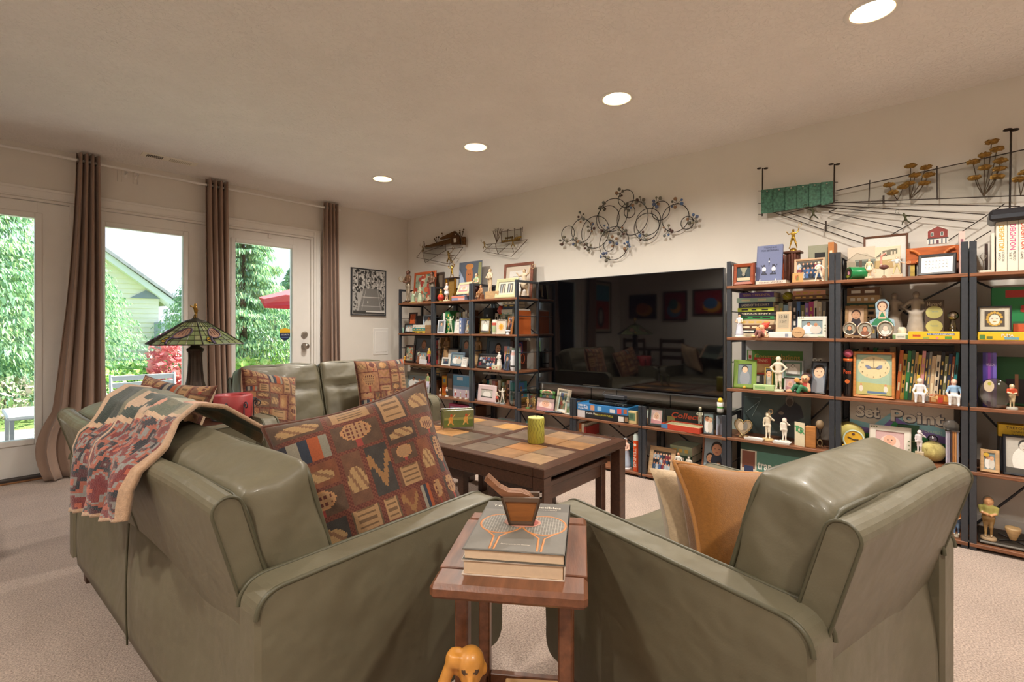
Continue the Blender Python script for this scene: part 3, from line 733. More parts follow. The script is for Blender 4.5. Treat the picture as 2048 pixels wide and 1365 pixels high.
# ================================================================== pillows
def tapestry(u, v, seed=0):
    """woven patchwork of tennis motifs: colour at u,v in 0..1"""
    rng = TAPC[seed]
    for (x0, x1, y0, y1, col, kind, a, b) in rng:
        if x0 <= u < x1 and y0 <= v < y1:
            s, t = (u-x0)/(x1-x0), (v-y0)/(y1-y0)
            if min(s, 1-s)*(x1-x0) < .012 or min(t, 1-t)*(y1-y0) < .012: return lin('#5a2e24') if (int((u+v)*90) % 2) else lin('#6e3f30')
            if kind == 1:      # racket
                e = math.hypot((s-.5)/.30, (t-.62)/.33)
                if e < 1:
                    if e > .84: return lin('#a87a52')
                    return lin('#9a7654') if (int(s*22) % 2 == 0 or int(t*26) % 2 == 0) else lin('#5b2f26')
                if abs(s-.5) < .05 and t < .32: return lin('#8c3b34')
            elif kind == 2:    # ball and tin
                if math.hypot((s-.5)/.3, (t-.45)/.34) < 1: return lin('#9a7048') if math.hypot((s-.42)/.2, (t-.45)/.34) > .8 else lin('#a88258')
            elif kind == 3:    # stacked books / stripes
                return lin(('#2c2a33', '#8a8272', '#2e3440', '#9a4e2c', '#7f7a6c')[int(s*5) % 5])
            elif kind == 4:    # card with lettering
                if .14 < s < .86 and .1 < t < .9: return lin('#6b5138') if (int(t*14) % 3 == 0 and .24 < s < .76) else lin('#9c7a56')
            elif kind == 5:    # cap / shirt
                if math.hypot((s-.5)/.38, (t-.4)/.3) < 1 and t > .25: return lin('#a08058') if int(s*9+t*7) % 3 else lin('#7b5a40')
            elif kind == 6:
                if abs(math.sin(s*9)*.2+.5-t) < .13: return lin('#8a643e')
            n = math.sin(u*71+a)*math.sin(v*63+b)
            return mixc(col, '#2a1c17', .18+.14*n)
    return lin('#4a2c22')
TAPC = {}
def make_tap(seed, base):
    rng = random.Random(seed); out = []
    def cut(x0, x1, y0, y1, d):
        if d == 0 or (d < 2 and rng.random() < .25):
            out.append((x0, x1, y0, y1, rng.choice(base), rng.choice([1, 2, 3, 4, 5, 6, 1, 4, 5]), rng.random()*6, rng.random()*6)); return
        f = .36+.28*rng.random()
        if (x1-x0) > (y1-y0)*(.8+.4*rng.random()): m = x0+(x1-x0)*f; cut(x0, m, y0, y1, d-1); cut(m, x1, y0, y1, d-1)
        else: m = y0+(y1-y0)*f; cut(x0, x1, y0, m, d-1); cut(x0, x1, m, y1, d-1)
    cut(0, 1, 0, 1, 5); TAPC[seed] = out
make_tap(1, ['#5a4434', '#4b3a30', '#6d4a36', '#3e3a36', '#63513c', '#7c4a32']); make_tap(2, ['#8a6248', '#7c5a45', '#9a6a4a', '#6d5240']); make_tap(3, ['#8a6248', '#7a5540', '#a07252', '#6d5240'])
tapm = mat('tapestry_weave', .92, noise=.12, nscale=260, bump=.5, bscale=600, sheen=.15)
def pillow(name, label, w, h, th, loc, M, colf, m, n=44, pipe=None, corner=.10, group=None, back='#c7a98a'):
    """square scatter cushion; M orients it (x width, z height, -y front)"""
    t = thing(name, label, 'pillow', loc, group=group); mb = MB(); vs = []; fs = []; cs = []
    def P(i, j, side):
        a, b = -1+2*i/n, -1+2*j/n
        pin = 1-corner*(1-abs(a)**2)*abs(b)**3; pin2 = 1-corner*(1-abs(b)**2)*abs(a)**3
        x, z = a*w/2*pin2, b*h/2*pin
        e = max(0, (1-a**4)*(1-b**4))**.55
        return (x, side*(th/2)*e+.004*math.sin(a*7+b*3), z)
    for side in (-1, 1):
        o = len(vs)
        for j in range(n+1):
            for i in range(n+1): vs.append(P(i, j, side))
        for j in range(n):
            for i in range(n):
                q = (o+j*(n+1)+i, o+j*(n+1)+i+1, o+(j+1)*(n+1)+i+1, o+(j+1)*(n+1)+i); fs.append(q if side < 0 else q[::-1])
                cs.append(colf((i+.5)/n, (j+.5)/n) if side < 0 or back is None else lin(back))
    mb.M = M; mb.add(vs, fs, cs, True); b = mb.build('cover', m, t)
    if pipe:
        ring = [P(i, 0, 0) for i in range(n)]+[P(n, j, 0) for j in range(n)]+[P(n-i, n, 0) for i in range(n)]+[P(0, n-j, 0) for j in range(n)]
        pp = MB(); pp.M = M; pp.tube(ring, .006, pipe, 6, True); pp.build('piping', fabric, b)
    return t
def orient(rz, rx, roll=0): return Matrix.Rotation(R(rz), 4, 'Z') @ Matrix.Rotation(R(rx), 4, 'X') @ Matrix.Rotation(R(roll), 4, 'Y')
pillow('tapestry_pillow', 'large dark tapestry pillow with rackets propped on the reclining sofa beside its arm', .50, .51, .17, (.845, 1.295, .645), orient(-22, -22, -13), lambda u, v: tapestry(u, v, 1), tapm, 110, '#5a3626', .10, 'tapestry pillows')
pillow('tapestry_pillow', 'brown tapestry pillow leaning in the loveseat corner by the red candle', .40, .40, .13, (1.34, 3.22, .63), orient(18, -16, 14), lambda u, v: tapestry(u, v, 2), tapm, 60, None, .08, 'tapestry pillows', '#d8b79a')
pillow('tapestry_pillow', 'rust tapestry pillow upright on the loveseat seat by the shelves', .42, .42, .12, (2.16, 3.20, .66), orient(-4, -12, 0), lambda u, v: tapestry(u, v, 3), tapm, 60, None, .06, 'tapestry pillows', '#d8b79a')
pillow('tapestry_pillow', 'brown tapestry pillow peeking over the sofa throw in front of the lamp', .36, .36, .13, (.645, 2.63, .70), orient(-50, -20, 8), lambda u, v: tapestry(u, v, 2), tapm, 60, None, .12, 'tapestry pillows')
mus = mat('mustard_wool', .95, noise=.12, nscale=120, bump=.5, bscale=300, sheen=.4)
pillow('mustard_cushion', 'plain mustard wool cushion with corded edge on the armchair', .52, .34, .15, (1.475, .405, .55), orient(164, 26, -12), lambda u, v: lin('#85551c'), mus, 30, '#a5713a', .10, back='#85551c')
pillow('fuzzy_cushion', 'beige fuzzy cushion behind the mustard one on the armchair', .48, .33, .11, (1.50, .50, .525), orient(164, 26, -10), lambda u, v: lin('#b09a7c'), mus, 24, None, .08, back='#b09a7c')
# ================================================================== knitted throw
def throw_color(u, v):
    """u across, v from the seat side to the hanging end"""
    n = math.sin(u*23+v*7)+math.sin(v*31-u*11)+math.sin((u+v)*47)*.6+math.sin(u*67)*math.sin(v*59)
    if u < .03 or u > .97 or v > .985: return lin('#b8977a')
    if (.33 < u < .36 and v > .6) or abs(v-.66+.16*u) < .012: return lin('#c2a285')
    if v > .66-.16*u and u > .05:
        p = ['#6a2528', '#a8543e', '#77726e', '#4b2024', '#23242c', '#9a5644', '#83807c', '#752e2c']
        return lin(p[int((n+3)*1.7) % 8])
    if u < .3: return lin('#233029') if v > .12 else lin('#5d6b5f')
    if math.hypot((u-.62)/.07, (v-.47)/.06) < 1: return lin('#c98a72') if math.hypot((u-.62)/.04, (v-.47)/.035) > 1 else lin('#8c3430')
    if math.hypot((u-.8)/.08, (v-.36)/.06) < 1: return lin('#d2a184') if n > 0 else lin('#84352f')
    if .55 < u < .78 and .3 < v < .42: return lin('#a8a58e')
    if .36 < u < .6 and v > .4: return lin('#2b3a32') if n > -.4 else lin('#b89a80')
    if u > .86: return lin('#2f3f3b') if v < .4 else lin('#8f8468')
    if v < .3: return mixc('#6f786f', '#a58a76', .5+.5*math.sin(v*60))
    return lin('#545b48') if n > .2 else lin('#6c6a56')
def throw():
    nu, nv = 84, 126; vs = []; cs = []; fs = []
    # path over the sofa back in (x, z): seat side, cushion crest, shell top, hanging end behind
    path = [(.80, .70), (.68, .78), (.585, .846), (.50, .862), (.42, .835), (.365, .78), (.318, .745), (.300, .70), (.300, .62), (.302, .56), (.305, .50)]
    seg = [0]
    for a, b in zip(path, path[1:]): seg.append(seg[-1]+math.hypot(b[0]-a[0], b[1]-a[1]))
    def at(s):
        s *= seg[-1]
        for k in range(len(path)-1):
            if s <= seg[k+1]+1e-9:
                f = (s-seg[k])/(seg[k+1]-seg[k]); return path[k][0]*(1-f)+path[k+1][0]*f, path[k][1]*(1-f)+path[k+1][1]*f
        return path[-1]
    for j in range(nv+1):
        v = j/nv
        for i in range(nu+1):
            u = i/nu
            x, z = at(min(1, v*(1-.16*u*max(0, v-.4)/.6)))
            q_ = min(1, max(0, (v-.40)/.25)); w0 = .84-.12*q_; yc = 2.085-.215*q_
            y = yc+(.5-u)*w0*.96
            fold = .012*math.sin(u*19+v*4)+.008*math.sin(u*37-v*9); hang = max(0, v-.6)/.4
            x += -(.012+fold*(.5+hang))-.02*hang; z += (.012+.6*fold)*(1-hang)
            if v < .5: z -= .03*math.exp(-((y-1.96)/.035)**2)*(1-v)
            vs.append((x-.0245*(y-1.94), y, z))
    for j in range(nv):
        for i in range(nu):
            fs.append((j*(nu+1)+i, j*(nu+1)+i+1, (j+1)*(nu+1)+i+1, (j+1)*(nu+1)+i)); cs.append(throw_color((i+.5)/nu, (j+.5)/nv))
    mb = MB(); mb.add(vs, fs, cs, True)
    o = mb.build('knitted_throw', mat('chunky_knit', .95, noise=.15, nscale=120, bump=.7, bscale=330, sheen=.3, bdist=.004))
    so = o.modifiers.new('thick', 'SOLIDIFY'); so.thickness = .012; so.offset = 1
    tag(o, 'patterned green, rust and grey knitted throw draped over the sofa back', 'throw')
throw()
# ================================================================== tables, lamp, candle, television
darkwood = mat('dark_stained_wood', .38, noise=.35, nscale=10, color='#4a2f22', stretch=(1, 9, 9), bump=.25, bscale=30, coat=.15)
warmwood = mat('cherry_wood', .35, noise=.35, nscale=7, color='#6e432c', stretch=(9, 1.2, 9), bump=.15, bscale=30, coat=.2)
slatem = mat('slate_tile', .38, noise=.3, nscale=16, bump=.4, bscale=40, coat=.15, bdist=.003)
# ---- coffee table
ct = thing('coffee_table', 'dark wood coffee table with inset slate tiles', 'coffee table', (2.15, 2.01, 0), 1.6)
CW, CL, CH = .80, 1.26, .47
def slab(n, x0, x1, y0, y1, z0, z1, b=.004, m=darkwood, p=ct): return MB().box(x0, x1, y0, y1, z0, z1, '#fff', b).build(n, m, p)
tb = .062
for y in (-CL/2, CL/2-tb): slab('border_board', -CW/2, CW/2, y, y+tb, CH-.045, CH)
for x in (-CW/2, CW/2-tb): slab('border_board', x, x+tb, -CL/2+tb, CL/2-tb, CH-.045, CH)
slab('cross_strip', -CW/2+tb, CW/2-tb, -.024, .024, CH-.04, CH-.001)
slab('cross_strip', -.022, .022, -CL/2+tb, -.024, CH-.04, CH-.001); slab('cross_strip', -.022, .022, .024, CL/2-tb, CH-.04, CH-.001)
slab('top_board', -CW/2+.02, CW/2-.02, -CL/2+.02, CL/2-.02, CH-.05, CH-.02)
rg = random.Random(5)
for fx0, fx1 in ((-CW/2+tb, -.022), (.022, CW/2-tb)):
    for fy0, fy1 in ((-CL/2+tb, -.024), (.024, CL/2-tb)):
        nx, ny = 2, 3; dx, dy = (fx1-fx0)/nx, (fy1-fy0)/ny
        for i in range(nx):
            for j in range(ny):
                c = rg.choice(['#8f6a48', '#a87a4c', '#7a6350', '#6a5a4c', '#94765a', '#b0844e', '#5f5348', '#9a6a40'])
                MB().box(fx0+dx*i+.003, fx0+dx*(i+1)-.003, fy0+dy*j+.003, fy0+dy*(j+1)-.003, CH-.02, CH-.002-rg.random()*.001, c, .002).build('slate_tile', slatem, ct)
for x in (-1, 1):
    for y in (-1, 1): slab('leg', x*(CW/2-.035)-.032, x*(CW/2-.035)+.032, y*(CL/2-.035)-.032, y*(CL/2-.035)+.032, 0, CH-.045)
    slab('apron', x*(CW/2-.02)-.012, x*(CW/2-.02)+.012, -CL/2+.068, CL/2-.068, CH-.105, CH-.045)
for y in (-1, 1): slab('end_rail', -CW/2+.068, CW/2-.068, y*(CL/2-.03)-.01, y*(CL/2-.03)+.01, CH-.06, CH-.045)
def nest_stool(x, y, label):
    t = thing('nesting_table', label, 'side table', (2.15+x, 2.01+y, 0), 1.6, 'nesting tables under the coffee table'); w, d, h = .58, .40, .37
    MB().box(-w/2, w/2, -d/2, d/2, h-.03, h, '#fff', .004).build('table_top', darkwood, t)
    for sx in (-1, 1):
        for sy in (-1, 1):
            MB().at(sx*(w/2-.03), sy*(d/2-.03), 0).box(-.022, .022, -.022, .022, 0, h-.03, '#fff', .003).build('leg', darkwood, t)
        MB().box(sx*(w/2-.025)-.009, sx*(w/2-.025)+.009, -d/2+.05, d/2-.05, h-.11, h-.03, '#fff', .003).build('apron', darkwood, t)
    for sy in (-1, 1): MB().box(-w/2+.05, w/2-.05, sy*(d/2-.025)-.009, sy*(d/2-.025)+.009, h-.10, h-.03, '#fff', .003).build('apron', darkwood, t)
nest_stool(.03, -.36, 'small dark wood nesting table under the armchair end of the coffee table')
nest_stool(.0, .20, 'small dark wood nesting table under the loveseat end of the coffee table')
# ---- things on the coffee table
p = onZ(1072, 885, CH); cd_ = thing('pillar_candle', 'yellow green patterned pillar candle on the coffee table', 'candle', p)
MB().lathe([(.044, 0, '#a9a443'), (.0455, .003, '#a9a443'), (.0455, .136, '#b8b566'), (.043, .141, '#c3c07a'), (.012, .139, '#c3c07a')], '#b3ae4c', 32).build('wax', satin, cd_)
for k in range(16):
    a0 = 2*math.pi*k/16; pts = [(.0462*math.cos(a0+.14*math.sin(z*95)), .0462*math.sin(a0+.14*math.sin(z*95)), z) for z in [.006+.128*q/18 for q in range(19)]]
    MB().tube(pts, .0011, '#8a7f3a', 4).build('relief_line', satin, cd_)
MB().tube([(0, 0, .138), (.002, 0, .15)], .0013, '#3b3226', 6).build('wick', matte, cd_)
p = onZ(915, 857, CH); ch_ = thing('coaster_holder', 'glass card holder with painted tennis scenes on the coffee table', 'holder', p, -32)
for y, c in ((-.035, 0), (.035, 1)):
    pm = MB(); pm.box(-.095, .095, y-.002, y+.002, .012, .118, '#6f7247'); pm.box(-.09, .09, y-.0032, y-.0022, .016, .06, '#5c6b33'); pm.box(-.09, .09, y-.0032, y-.0022, .06, .075, '#8d8a4e')
    for xx, cc in ((-.05, '#c98a3a'), (.045, '#cf9648')):
        pm.oval(xx, .06, .014, .02, y-.0036, cc); pm.oval(xx+.004, .088, .008, .009, y-.0038, '#b9532e'); pm.flat([(xx-.02, .03), (xx-.012, .028), (xx+.004, .06), (xx-.004, .06)], y-.0037, '#d6a45c'); pm.flat([(xx+.02, .03), (xx+.012, .028), (xx-.004, .06), (xx+.004, .06)], y-.0037, '#c98f45')
        pm.flat([(xx+.01, .07), (xx+.03, .095), (xx+.027, .098), (xx+.007, .074)], y-.0039, '#d6a45c')
    pm.build('painted_panel', gloss, ch_)
fr_ = MB()
for x in (-.097, .097):
    for y in (-.036, .036): fr_.tube([(x, y, 0), (x, y, .125)], .0028, '#9a9a8c', 6)
    fr_.tube([(x, -.036, .12), (x, .036, .12)], .0022, '#9a9a8c', 6)
for y in (-.036, .036): fr_.tube([(-.097, y, .12), (.097, y, .12)], .0022, '#c9c9bd', 6)
fr_.build('wire_frame', metalm, ch_)
# ---- end table with lamp and candle between sofa and loveseat
et = thing('end_table', 'square wooden end table between the sofa and the loveseat', 'end table', (.93, 3.29, 0), 0)
MB().box(-.22, .255, -.315, .30, .553, .58, '#fff', .005).build('table_top', darkwood, et)
for x in (-.19, .225):
    for y in (-.285, .27): MB().box(x-.02, x+.02, y-.02, y+.02, 0, .553, '#fff', .003).build('leg', darkwood, et)
for y in (-.285, .27): MB().box(-.17, .205, y-.008, y+.008, .48, .553, '#fff', .002).build('apron', darkwood, et)
for x in (-.19, .225): MB().box(x-.008, x+.008, -.265, .25, .48, .553, '#fff', .002).build('apron', darkwood, et)
bx_ = thing('wooden_box', 'low pale wooden box under the lamp', 'box', (.955, 3.33, .58), 8)
MB().box(-.14, .14, -.11, .11, 0, .085, '#9a6a45', .004).build('body', warmwood, bx_); MB().box(-.145, .145, -.115, .115, .086, .108, '#a8785a', .004).build('lid', warmwood, bx_)
lp = thing('stained_glass_lamp', 'stained glass table lamp with tennis motifs and dark fluted base', 'table lamp', (.955, 3.31, .688), 22)
brz = mat('dark_bronze', .4, metal=.6, noise=.2, nscale=20)
bs = MB(); bs.lathe([(.105, 0), (.11, .008), (.10, .016), (.085, .026), (.078, .034), (.062, .045)], '#3a322c', 28)
bs.build('foot', brz, lp)
st_ = MB(); n = 40; prof = [(.062, .042), (.052, .07), (.043, .11), (.037, .17), (.034, .24), (.035, .275), (.044, .285), (.044, .298), (.03, .305), (.02, .318)]
vs = []; 
for r_, z in prof:
    for k in range(n):
        rr = r_*(1+(.06 if (k//2) % 2 else -.04) if z < .276 else 1)
        a = 2*math.pi*k/n; vs.append((rr*math.cos(a), rr*math.sin(a), z))
st_.add(vs, [(j*n+i, j*n+(i+1) % n, (j+1)*n+(i+1) % n, (j+1)*n+i) for j in range(len(prof)-1) for i in range(n)], '#40362f', True); st_.build('fluted_column', brz, lp)
MB().cyl(0, 0, .31, .46, .006, '#40362f', 8).build('stem', brz, lp)
for s_ in (-1, 1): MB().tube([(s_*.01, 0, .33), (s_*.04, 0, .345), (s_*.06, 0, .33)], .006, '#3a322c', 8).build('socket_arm', brz, lp)
# shade: six sloping panels of leaded glass, each pane a piece
shade_m = mat('leaded_glass', .25, noise=.12, nscale=60, coat=.3, trans=.35)
SR, ST, SZ0, SZ1 = .262, .062, .325, .452
lead = MB()
for f in range(6):
    a0, a1 = R(60*f), R(60*f+60)
    def PT(u, v, off=0):
        r_ = SR+(ST-SR)*v; z = SZ0+(SZ1-SZ0)*v
        A = Vector((r_*math.cos(a0), r_*math.sin(a0), z)); B = Vector((r_*math.cos(a1), r_*math.sin(a1), z))
        nrm = Vector((math.cos((a0+a1)/2)*.45, math.sin((a0+a1)/2)*.45, .9))
        return tuple(A+(B-A)*u+nrm*off)
    nu, nv = 6, 5
    for j in range(nv):
        for i in range(nu):
            u, v = (i+.5)/nu, (j+.5)/nv
            c = random.Random(f*40+j*7+i).choice(['#8f9d6a', '#97a873', '#7f9160', '#a3ab80', '#8a9a78'])
            e = .006
            MB().add([PT(i/nu+e, j/nv+e), PT((i+1)/nu-e, j/nv+e), PT((i+1)/nu-e, (j+1)/nv-e), PT(i/nu+e, (j+1)/nv-e)], [(0, 1, 2, 3)], c).build('glass_pane', shade_m, lp)
    mo = MB()                                              # racket, ribbon and ball
    mo.add([PT(.50+.24*math.cos(t_)-.0, .48+.20*math.sin(t_)+.10*math.cos(t_), .003) for t_ in [2*math.pi*q/22 for q in range(22)]], [tuple(range(22))], '#b98f7a')
    mo.build('racket_motif', shade_m, lp)
    mo = MB(); mo.add([PT(.20+.085*math.cos(t_), .19+.10*math.sin(t_), .004) for t_ in [2*math.pi*q/18 for q in range(18)]], [tuple(range(18))], '#d9b23c'); mo.build('ball_motif', shade_m, lp)
    lead.tube([PT(.50+.24*math.cos(t_), .48+.20*math.sin(t_)+.10*math.cos(t_), .004) for t_ in [2*math.pi*q/22 for q in range(22)]], .0042, '#574a5a', 5, True)
    lead.tube([PT(.20+.085*math.cos(t_), .19+.10*math.sin(t_), .005) for t_ in [2*math.pi*q/18 for q in range(18)]], .002, '#33302c', 5, True)
    lead.tube([PT(.14+.13*q/6, .22-.05*math.sin(q), .006) for q in range(7)], .0018, '#33302c', 4)
    lead.tube([PT(.30, .30, .005), PT(.24, .16, .005), PT(.28, .02, .005)], .006, '#5c5068', 5)
    for q in range(1, 5): lead.tube([PT(.28+.1*q, .40, .0045), PT(.36+.08*q, .62, .0045)], .0012, '#4b3d3d', 4)
    for i in range(nu+1): lead.tube([PT(i/nu, 0, .001), PT(i/nu, 1, .001)], .0016 if 0 < i < nu else .0034, '#3a382f', 4)
    for j in range(nv+1): lead.tube([PT(0, j/nv, .001), PT(1, j/nv, .001)], .0016 if 0 < j < nv else .0034, '#3a382f', 4)
lead.build('lead_came', brz, lp)
MB().lathe([(.064, .45), (.05, .462), (.02, .47), (.012, .478)], '#3a382f', 12).build('cap', brz, lp)
fin = solid_mb([('c', (0, 0, .478), (0, 0, .49), .012, .008, '#5a4526'), ('c', (.006, 0, .49), (.004, 0, .515), .006, .008, '#9a7a3e'), ('c', (.004, 0, .515), (0, 0, .535), .009, .011, '#9a7a3e'), ('e', (0, 0, .552), (.008, .008, .010), '#9a7a3e'), ('c', (0, 0, .535), (-.03, 0, .545), .005, .004, '#9a7a3e'), ('c', (0, 0, .535), (.016, 0, .522), .005, .004, '#9a7a3e')], .0032, .006)
fin.build('player_finial', metalm, lp)
cb = thing('red_candle', 'squat red candle in a scrolled black wire holder on the end table', 'candle', (1.09, 3.11, .58))
MB().lathe([(.098, .012), (.1, .02), (.1, .135), (.094, .142), (.055, .138), (.05, .118)], '#a33a3c', 36).build('wax', satin, cb)
wr = MB()
for k in range(8):
    a = R(45*k+10); d = Vector((math.cos(a), math.sin(a), 0))
    pts = [d*.108+Vector((0, 0, z)) for z in (.004, .03, .06, .085)]
    for q in range(14): g = R(180-34*q); rr = .022*(1-q/20); pts.append(d*(.108+.02+rr*math.cos(g))+Vector((0, 0, .088+rr*math.sin(g))))
    wr.tube(pts, .0032, '#201d1c', 6)
wr.tube([(.108*math.cos(R(a)), .108*math.sin(R(a)), .006) for a in range(0, 360, 15)], .004, '#201d1c', 6, True)
wr.build('wire_holder', blackm, cb)
# ---- foreground side table
q4 = [onZ(x, y, .615) for x, y in ((943, 1023), (1174, 1034.6), (859.5, 1169.6), (1175, 1194.5))]
tc_ = sum(q4, Vector())/4; tu = ((q4[1]-q4[0])+(q4[3]-q4[2]))/2; tv = ((q4[0]-q4[2])+(q4[1]-q4[3]))/2
TW, TD = tu.length, tv.length; trz = math.degrees(math.atan2(tu.y, tu.x))
stb = thing('side_table', 'small cherry wood side table between the sofa arm and the armchair', 'side table', (tc_.x, tc_.y, 0), trz)
BR = .05
MB().box(-TW/2, TW/2, -TD/2, -TD/2+.075, .585, .615, '#fff', .008).build('breadboard_end', warmwood, stb)
MB().box(-TW/2, TW/2, TD/2-.055, TD/2, .585, .615, '#fff', .008).build('breadboard_end', warmwood, stb)
for k in range(4): w_ = TW/4; MB().box(-TW/2+w_*k+.0005, -TW/2+w_*(k+1)-.0005, -TD/2+.076, TD/2-.056, .586, .6145, '#fff', .002).build('top_board', warmwood, stb)
LX, LY = TW/2-.045, TD/2-.05
for sx in (-1, 1):
    for yy in (-LY+.045, LY): MB().box(sx*LX-.014, sx*LX+.014, yy-.016, yy+.016, 0, .585, '#fff', .003).build('leg', warmwood, stb)
    MB().box(sx*LX-.009, sx*LX+.009, -LY+.016, LY-.016, .185, .225, '#fff', .002).build('rail', warmwood, stb)
for sy in (-1, 1):
    if sy > 0: MB().box(-LX+.014, LX-.014, sy*LY-.009, sy*LY+.009, .185, .225, '#fff', .002).build('rail', warmwood, stb)
MB().box(-LX+.005, LX-.005, -LY, LY, .17, .185, '#fff', .002).build('lower_shelf', warmwood, stb)
# ---- book stack and racket coasters on it
b4 = [onZ(x, y, .667) for x, y in ((981, 1002), (1144.8, 1011), (921, 1097.6), (1125.7, 1111))]
bc = sum(b4, Vector())/4; bu = ((b4[1]-b4[0])+(b4[3]-b4[2]))/2; bv = ((b4[0]-b4[2])+(b4[1]-b4[3]))/2; BW, BD = bu.length, bv.length; brz_ = math.degrees(math.atan2(bu.y, bu.x))
def thick_book(name, label, z, th, cover, dx=0, dr=0):
    t = thing(name, label, 'book', (bc.x, bc.y, z), brz_+dr)
    MB().box(-BW/2+dx+.004, BW/2+dx-.003, -BD/2+.003, BD/2-.003, .0015, th-.0015, '#d9bfa2', .001).build('pages', paper, t)
    cvr = MB(); cvr.box(-BW/2+dx, BW/2+dx, -BD/2, BD/2, th-.0014, th, cover); cvr.box(-BW/2+dx, BW/2+dx, -BD/2, BD/2, 0, .0014, cover); cvr.box(BW/2+dx-.0014, BW/2+dx, -BD/2, BD/2, 0, th, cover)
    cvr.build('cover', paper, t); return t
thick_book('thick_book', 'thick cream paged book under the tennis collectibles guide', .615, .030, '#cfc0b2', -.003, .6)
tbk = thick_book('tennis_collectibles_book', 'grey softcover tennis collectibles book topmost of the stack on the side table', .645, .022, '#5b564f')
ar = MB(); Z = .0224
def onto(mb_, pts, c, dz=0): mb_.add([(x, y, Z+dz) for x, y in pts], [tuple(range(len(pts)))], c)
def ell(cx_, cy_, rx_, ry_, n_=28): return [(cx_+rx_*math.cos(2*math.pi*k/n_), cy_+ry_*math.sin(2*math.pi*k/n_)) for k in range(n_)]
W2, D2_ = BW/2-.003, BD/2-.003
onto(ar, [(-W2, -D2_), (W2, -D2_), (W2, D2_*.62), (-W2, D2_*.62)], '#6f6a62')
for cxr, s_ in ((-.045, 1), (.05, 1)):
    ring = ell(cxr, .0, .047, .052); 
    for k in range(-7, 8):
        x = k*.0062
        if abs(x) < .045: hgt = .05*math.sqrt(1-(x/.047)**2); onto(ar, [(cxr+x-.0006, -hgt), (cxr+x+.0006, -hgt), (cxr+x+.0006, hgt), (cxr+x-.0006, hgt)], '#a8a196', .0001)
        y = k*.0066; ww = .046*math.sqrt(max(0, 1-(y/.052)**2)); onto(ar, [(cxr-ww, y-.0006), (cxr+ww, y-.0006), (cxr+ww, y+.0006), (cxr-ww, y+.0006)], '#a8a196', .00015)
ar.build('cover_print', paper, tbk)
rk = MB()
for cxr in (-.045, .05):
    rk.tube([(x, y, Z+.0002) for x, y in ell(cxr, 0, .0475, .0525)], .0028, '#c9854f', 5, True)
    rk.tube([(cxr-.028, -.042, Z), (cxr-.006, -.07, Z), (cxr-.004, -D2_+.004, Z)], .0026, '#c9854f', 5); rk.tube([(cxr+.028, -.042, Z), (cxr+.006, -.07, Z), (cxr+.004, -D2_+.004, Z)], .0026, '#c9854f', 5)
rk.at(0, 0, 0); rk.v = [(x, y, Z+(z-Z)*.08) for x, y, z in rk.v]
rk.build('racket_print', paper, tbk)
ds = MB(); onto(ds, ell(.0, .01, .042, .028), '#c98f7c', .0006); onto(ds, ell(.012, .01, .024, .02), '#b0574a', .0007); onto(ds, ell(-.012, .008, .018, .014), '#d9a99a', .0008); ds.build('dish_print', paper, tbk)
for q in (('Tennis', -.058, .80, .0125, .055), ('Collectibles', .036, .80, .0125, .09), ('by Jeanne Cherry', .045, .68, .0055, .055), ('Photographs by Joel Glassman', 0, -.78, .004, .06)): MB().at(0, 0, Z+.0004, rx=-90).text(q[0], q[1], D2_*q[2], q[3], 0, '#e3d7c6', w=q[4]).build('cover_lettering', paper, tbk)
hp = onZ(1043, 1046, .667)
hd = thing('racket_coaster_holder', 'brown wooden holder with racket shaped coasters on the tennis book', 'coaster holder', (hp.x, hp.y+.0, .6675), -52)
tz = MB(); w0, w1, hh_ = .027, .046, .062
for y in (-.016, .022):
    o_ = [(-w0, 0), (w0, 0), (w1, hh_), (-w1, hh_)]; i_ = [(-w0+.003, .009), (w0-.003, .009), (w1-.010, hh_-.009), (-w1+.010, hh_-.009)]
    vs = [(a, y-.004, b) for a, b in o_]+[(a, y-.004, b) for a, b in i_]+[(a, y+.004, b) for a, b in o_]+[(a, y+.004, b) for a, b in i_]
    fs = [(k, (k+1) % 4, 4+(k+1) % 4, 4+k) for k in range(4)]+[(8+(k+1) % 4, 8+k, 12+k, 12+(k+1) % 4) for k in range(4)]+[(k, 8+k, 8+(k+1) % 4, (k+1) % 4) for k in range(4)]+[(4+k, 4+(k+1) % 4, 12+(k+1) % 4, 12+k) for k in range(4)]
    MB().add(vs, fs, '#5f4a3a').build('end_frame', woodm, hd)
    MB().flat([(-w0+.002, .008), (w0-.002, .008), (w1-.009, hh_-.008), (-w1+.009, hh_-.008)], y, '#8a5426').build('panel', woodm, hd)
for s_ in (-1, 1): MB().add([(s_*w0, -.02, 0), (s_*w0, .026, 0), (s_*w1, .026, hh_), (s_*w1, -.02, hh_), (s_*(w0-.005), -.02, 0), (s_*(w0-.005), .026, 0), (s_*(w1-.005), .026, hh_), (s_*(w1-.005), -.02, hh_)], [(0, 1, 2, 3), (7, 6, 5, 4), (3, 2, 6, 7), (0, 3, 7, 4), (1, 5, 6, 2)], '#5f4a3a').build('side', woodm, hd)
MB().box(-w0, w0, -.02, .026, 0, .004, '#5f4a3a').build('bottom', woodm, hd)
for k in range(4):
    pr = [(-.084, .096), (-.076, .105), (-.05, .081), (-.030, .071), (0, .070), (.018, .064), (.032, .05), (.038, .034), (.030, .012), (-.02, .012), (-.036, .046), (-.045, .062)]
    MB().at(0, -.010+k*.0082, 0).prism(pr, 0, .0062, '#7d5238', '#8a6044').build('racket_coaster', woodm, hd)
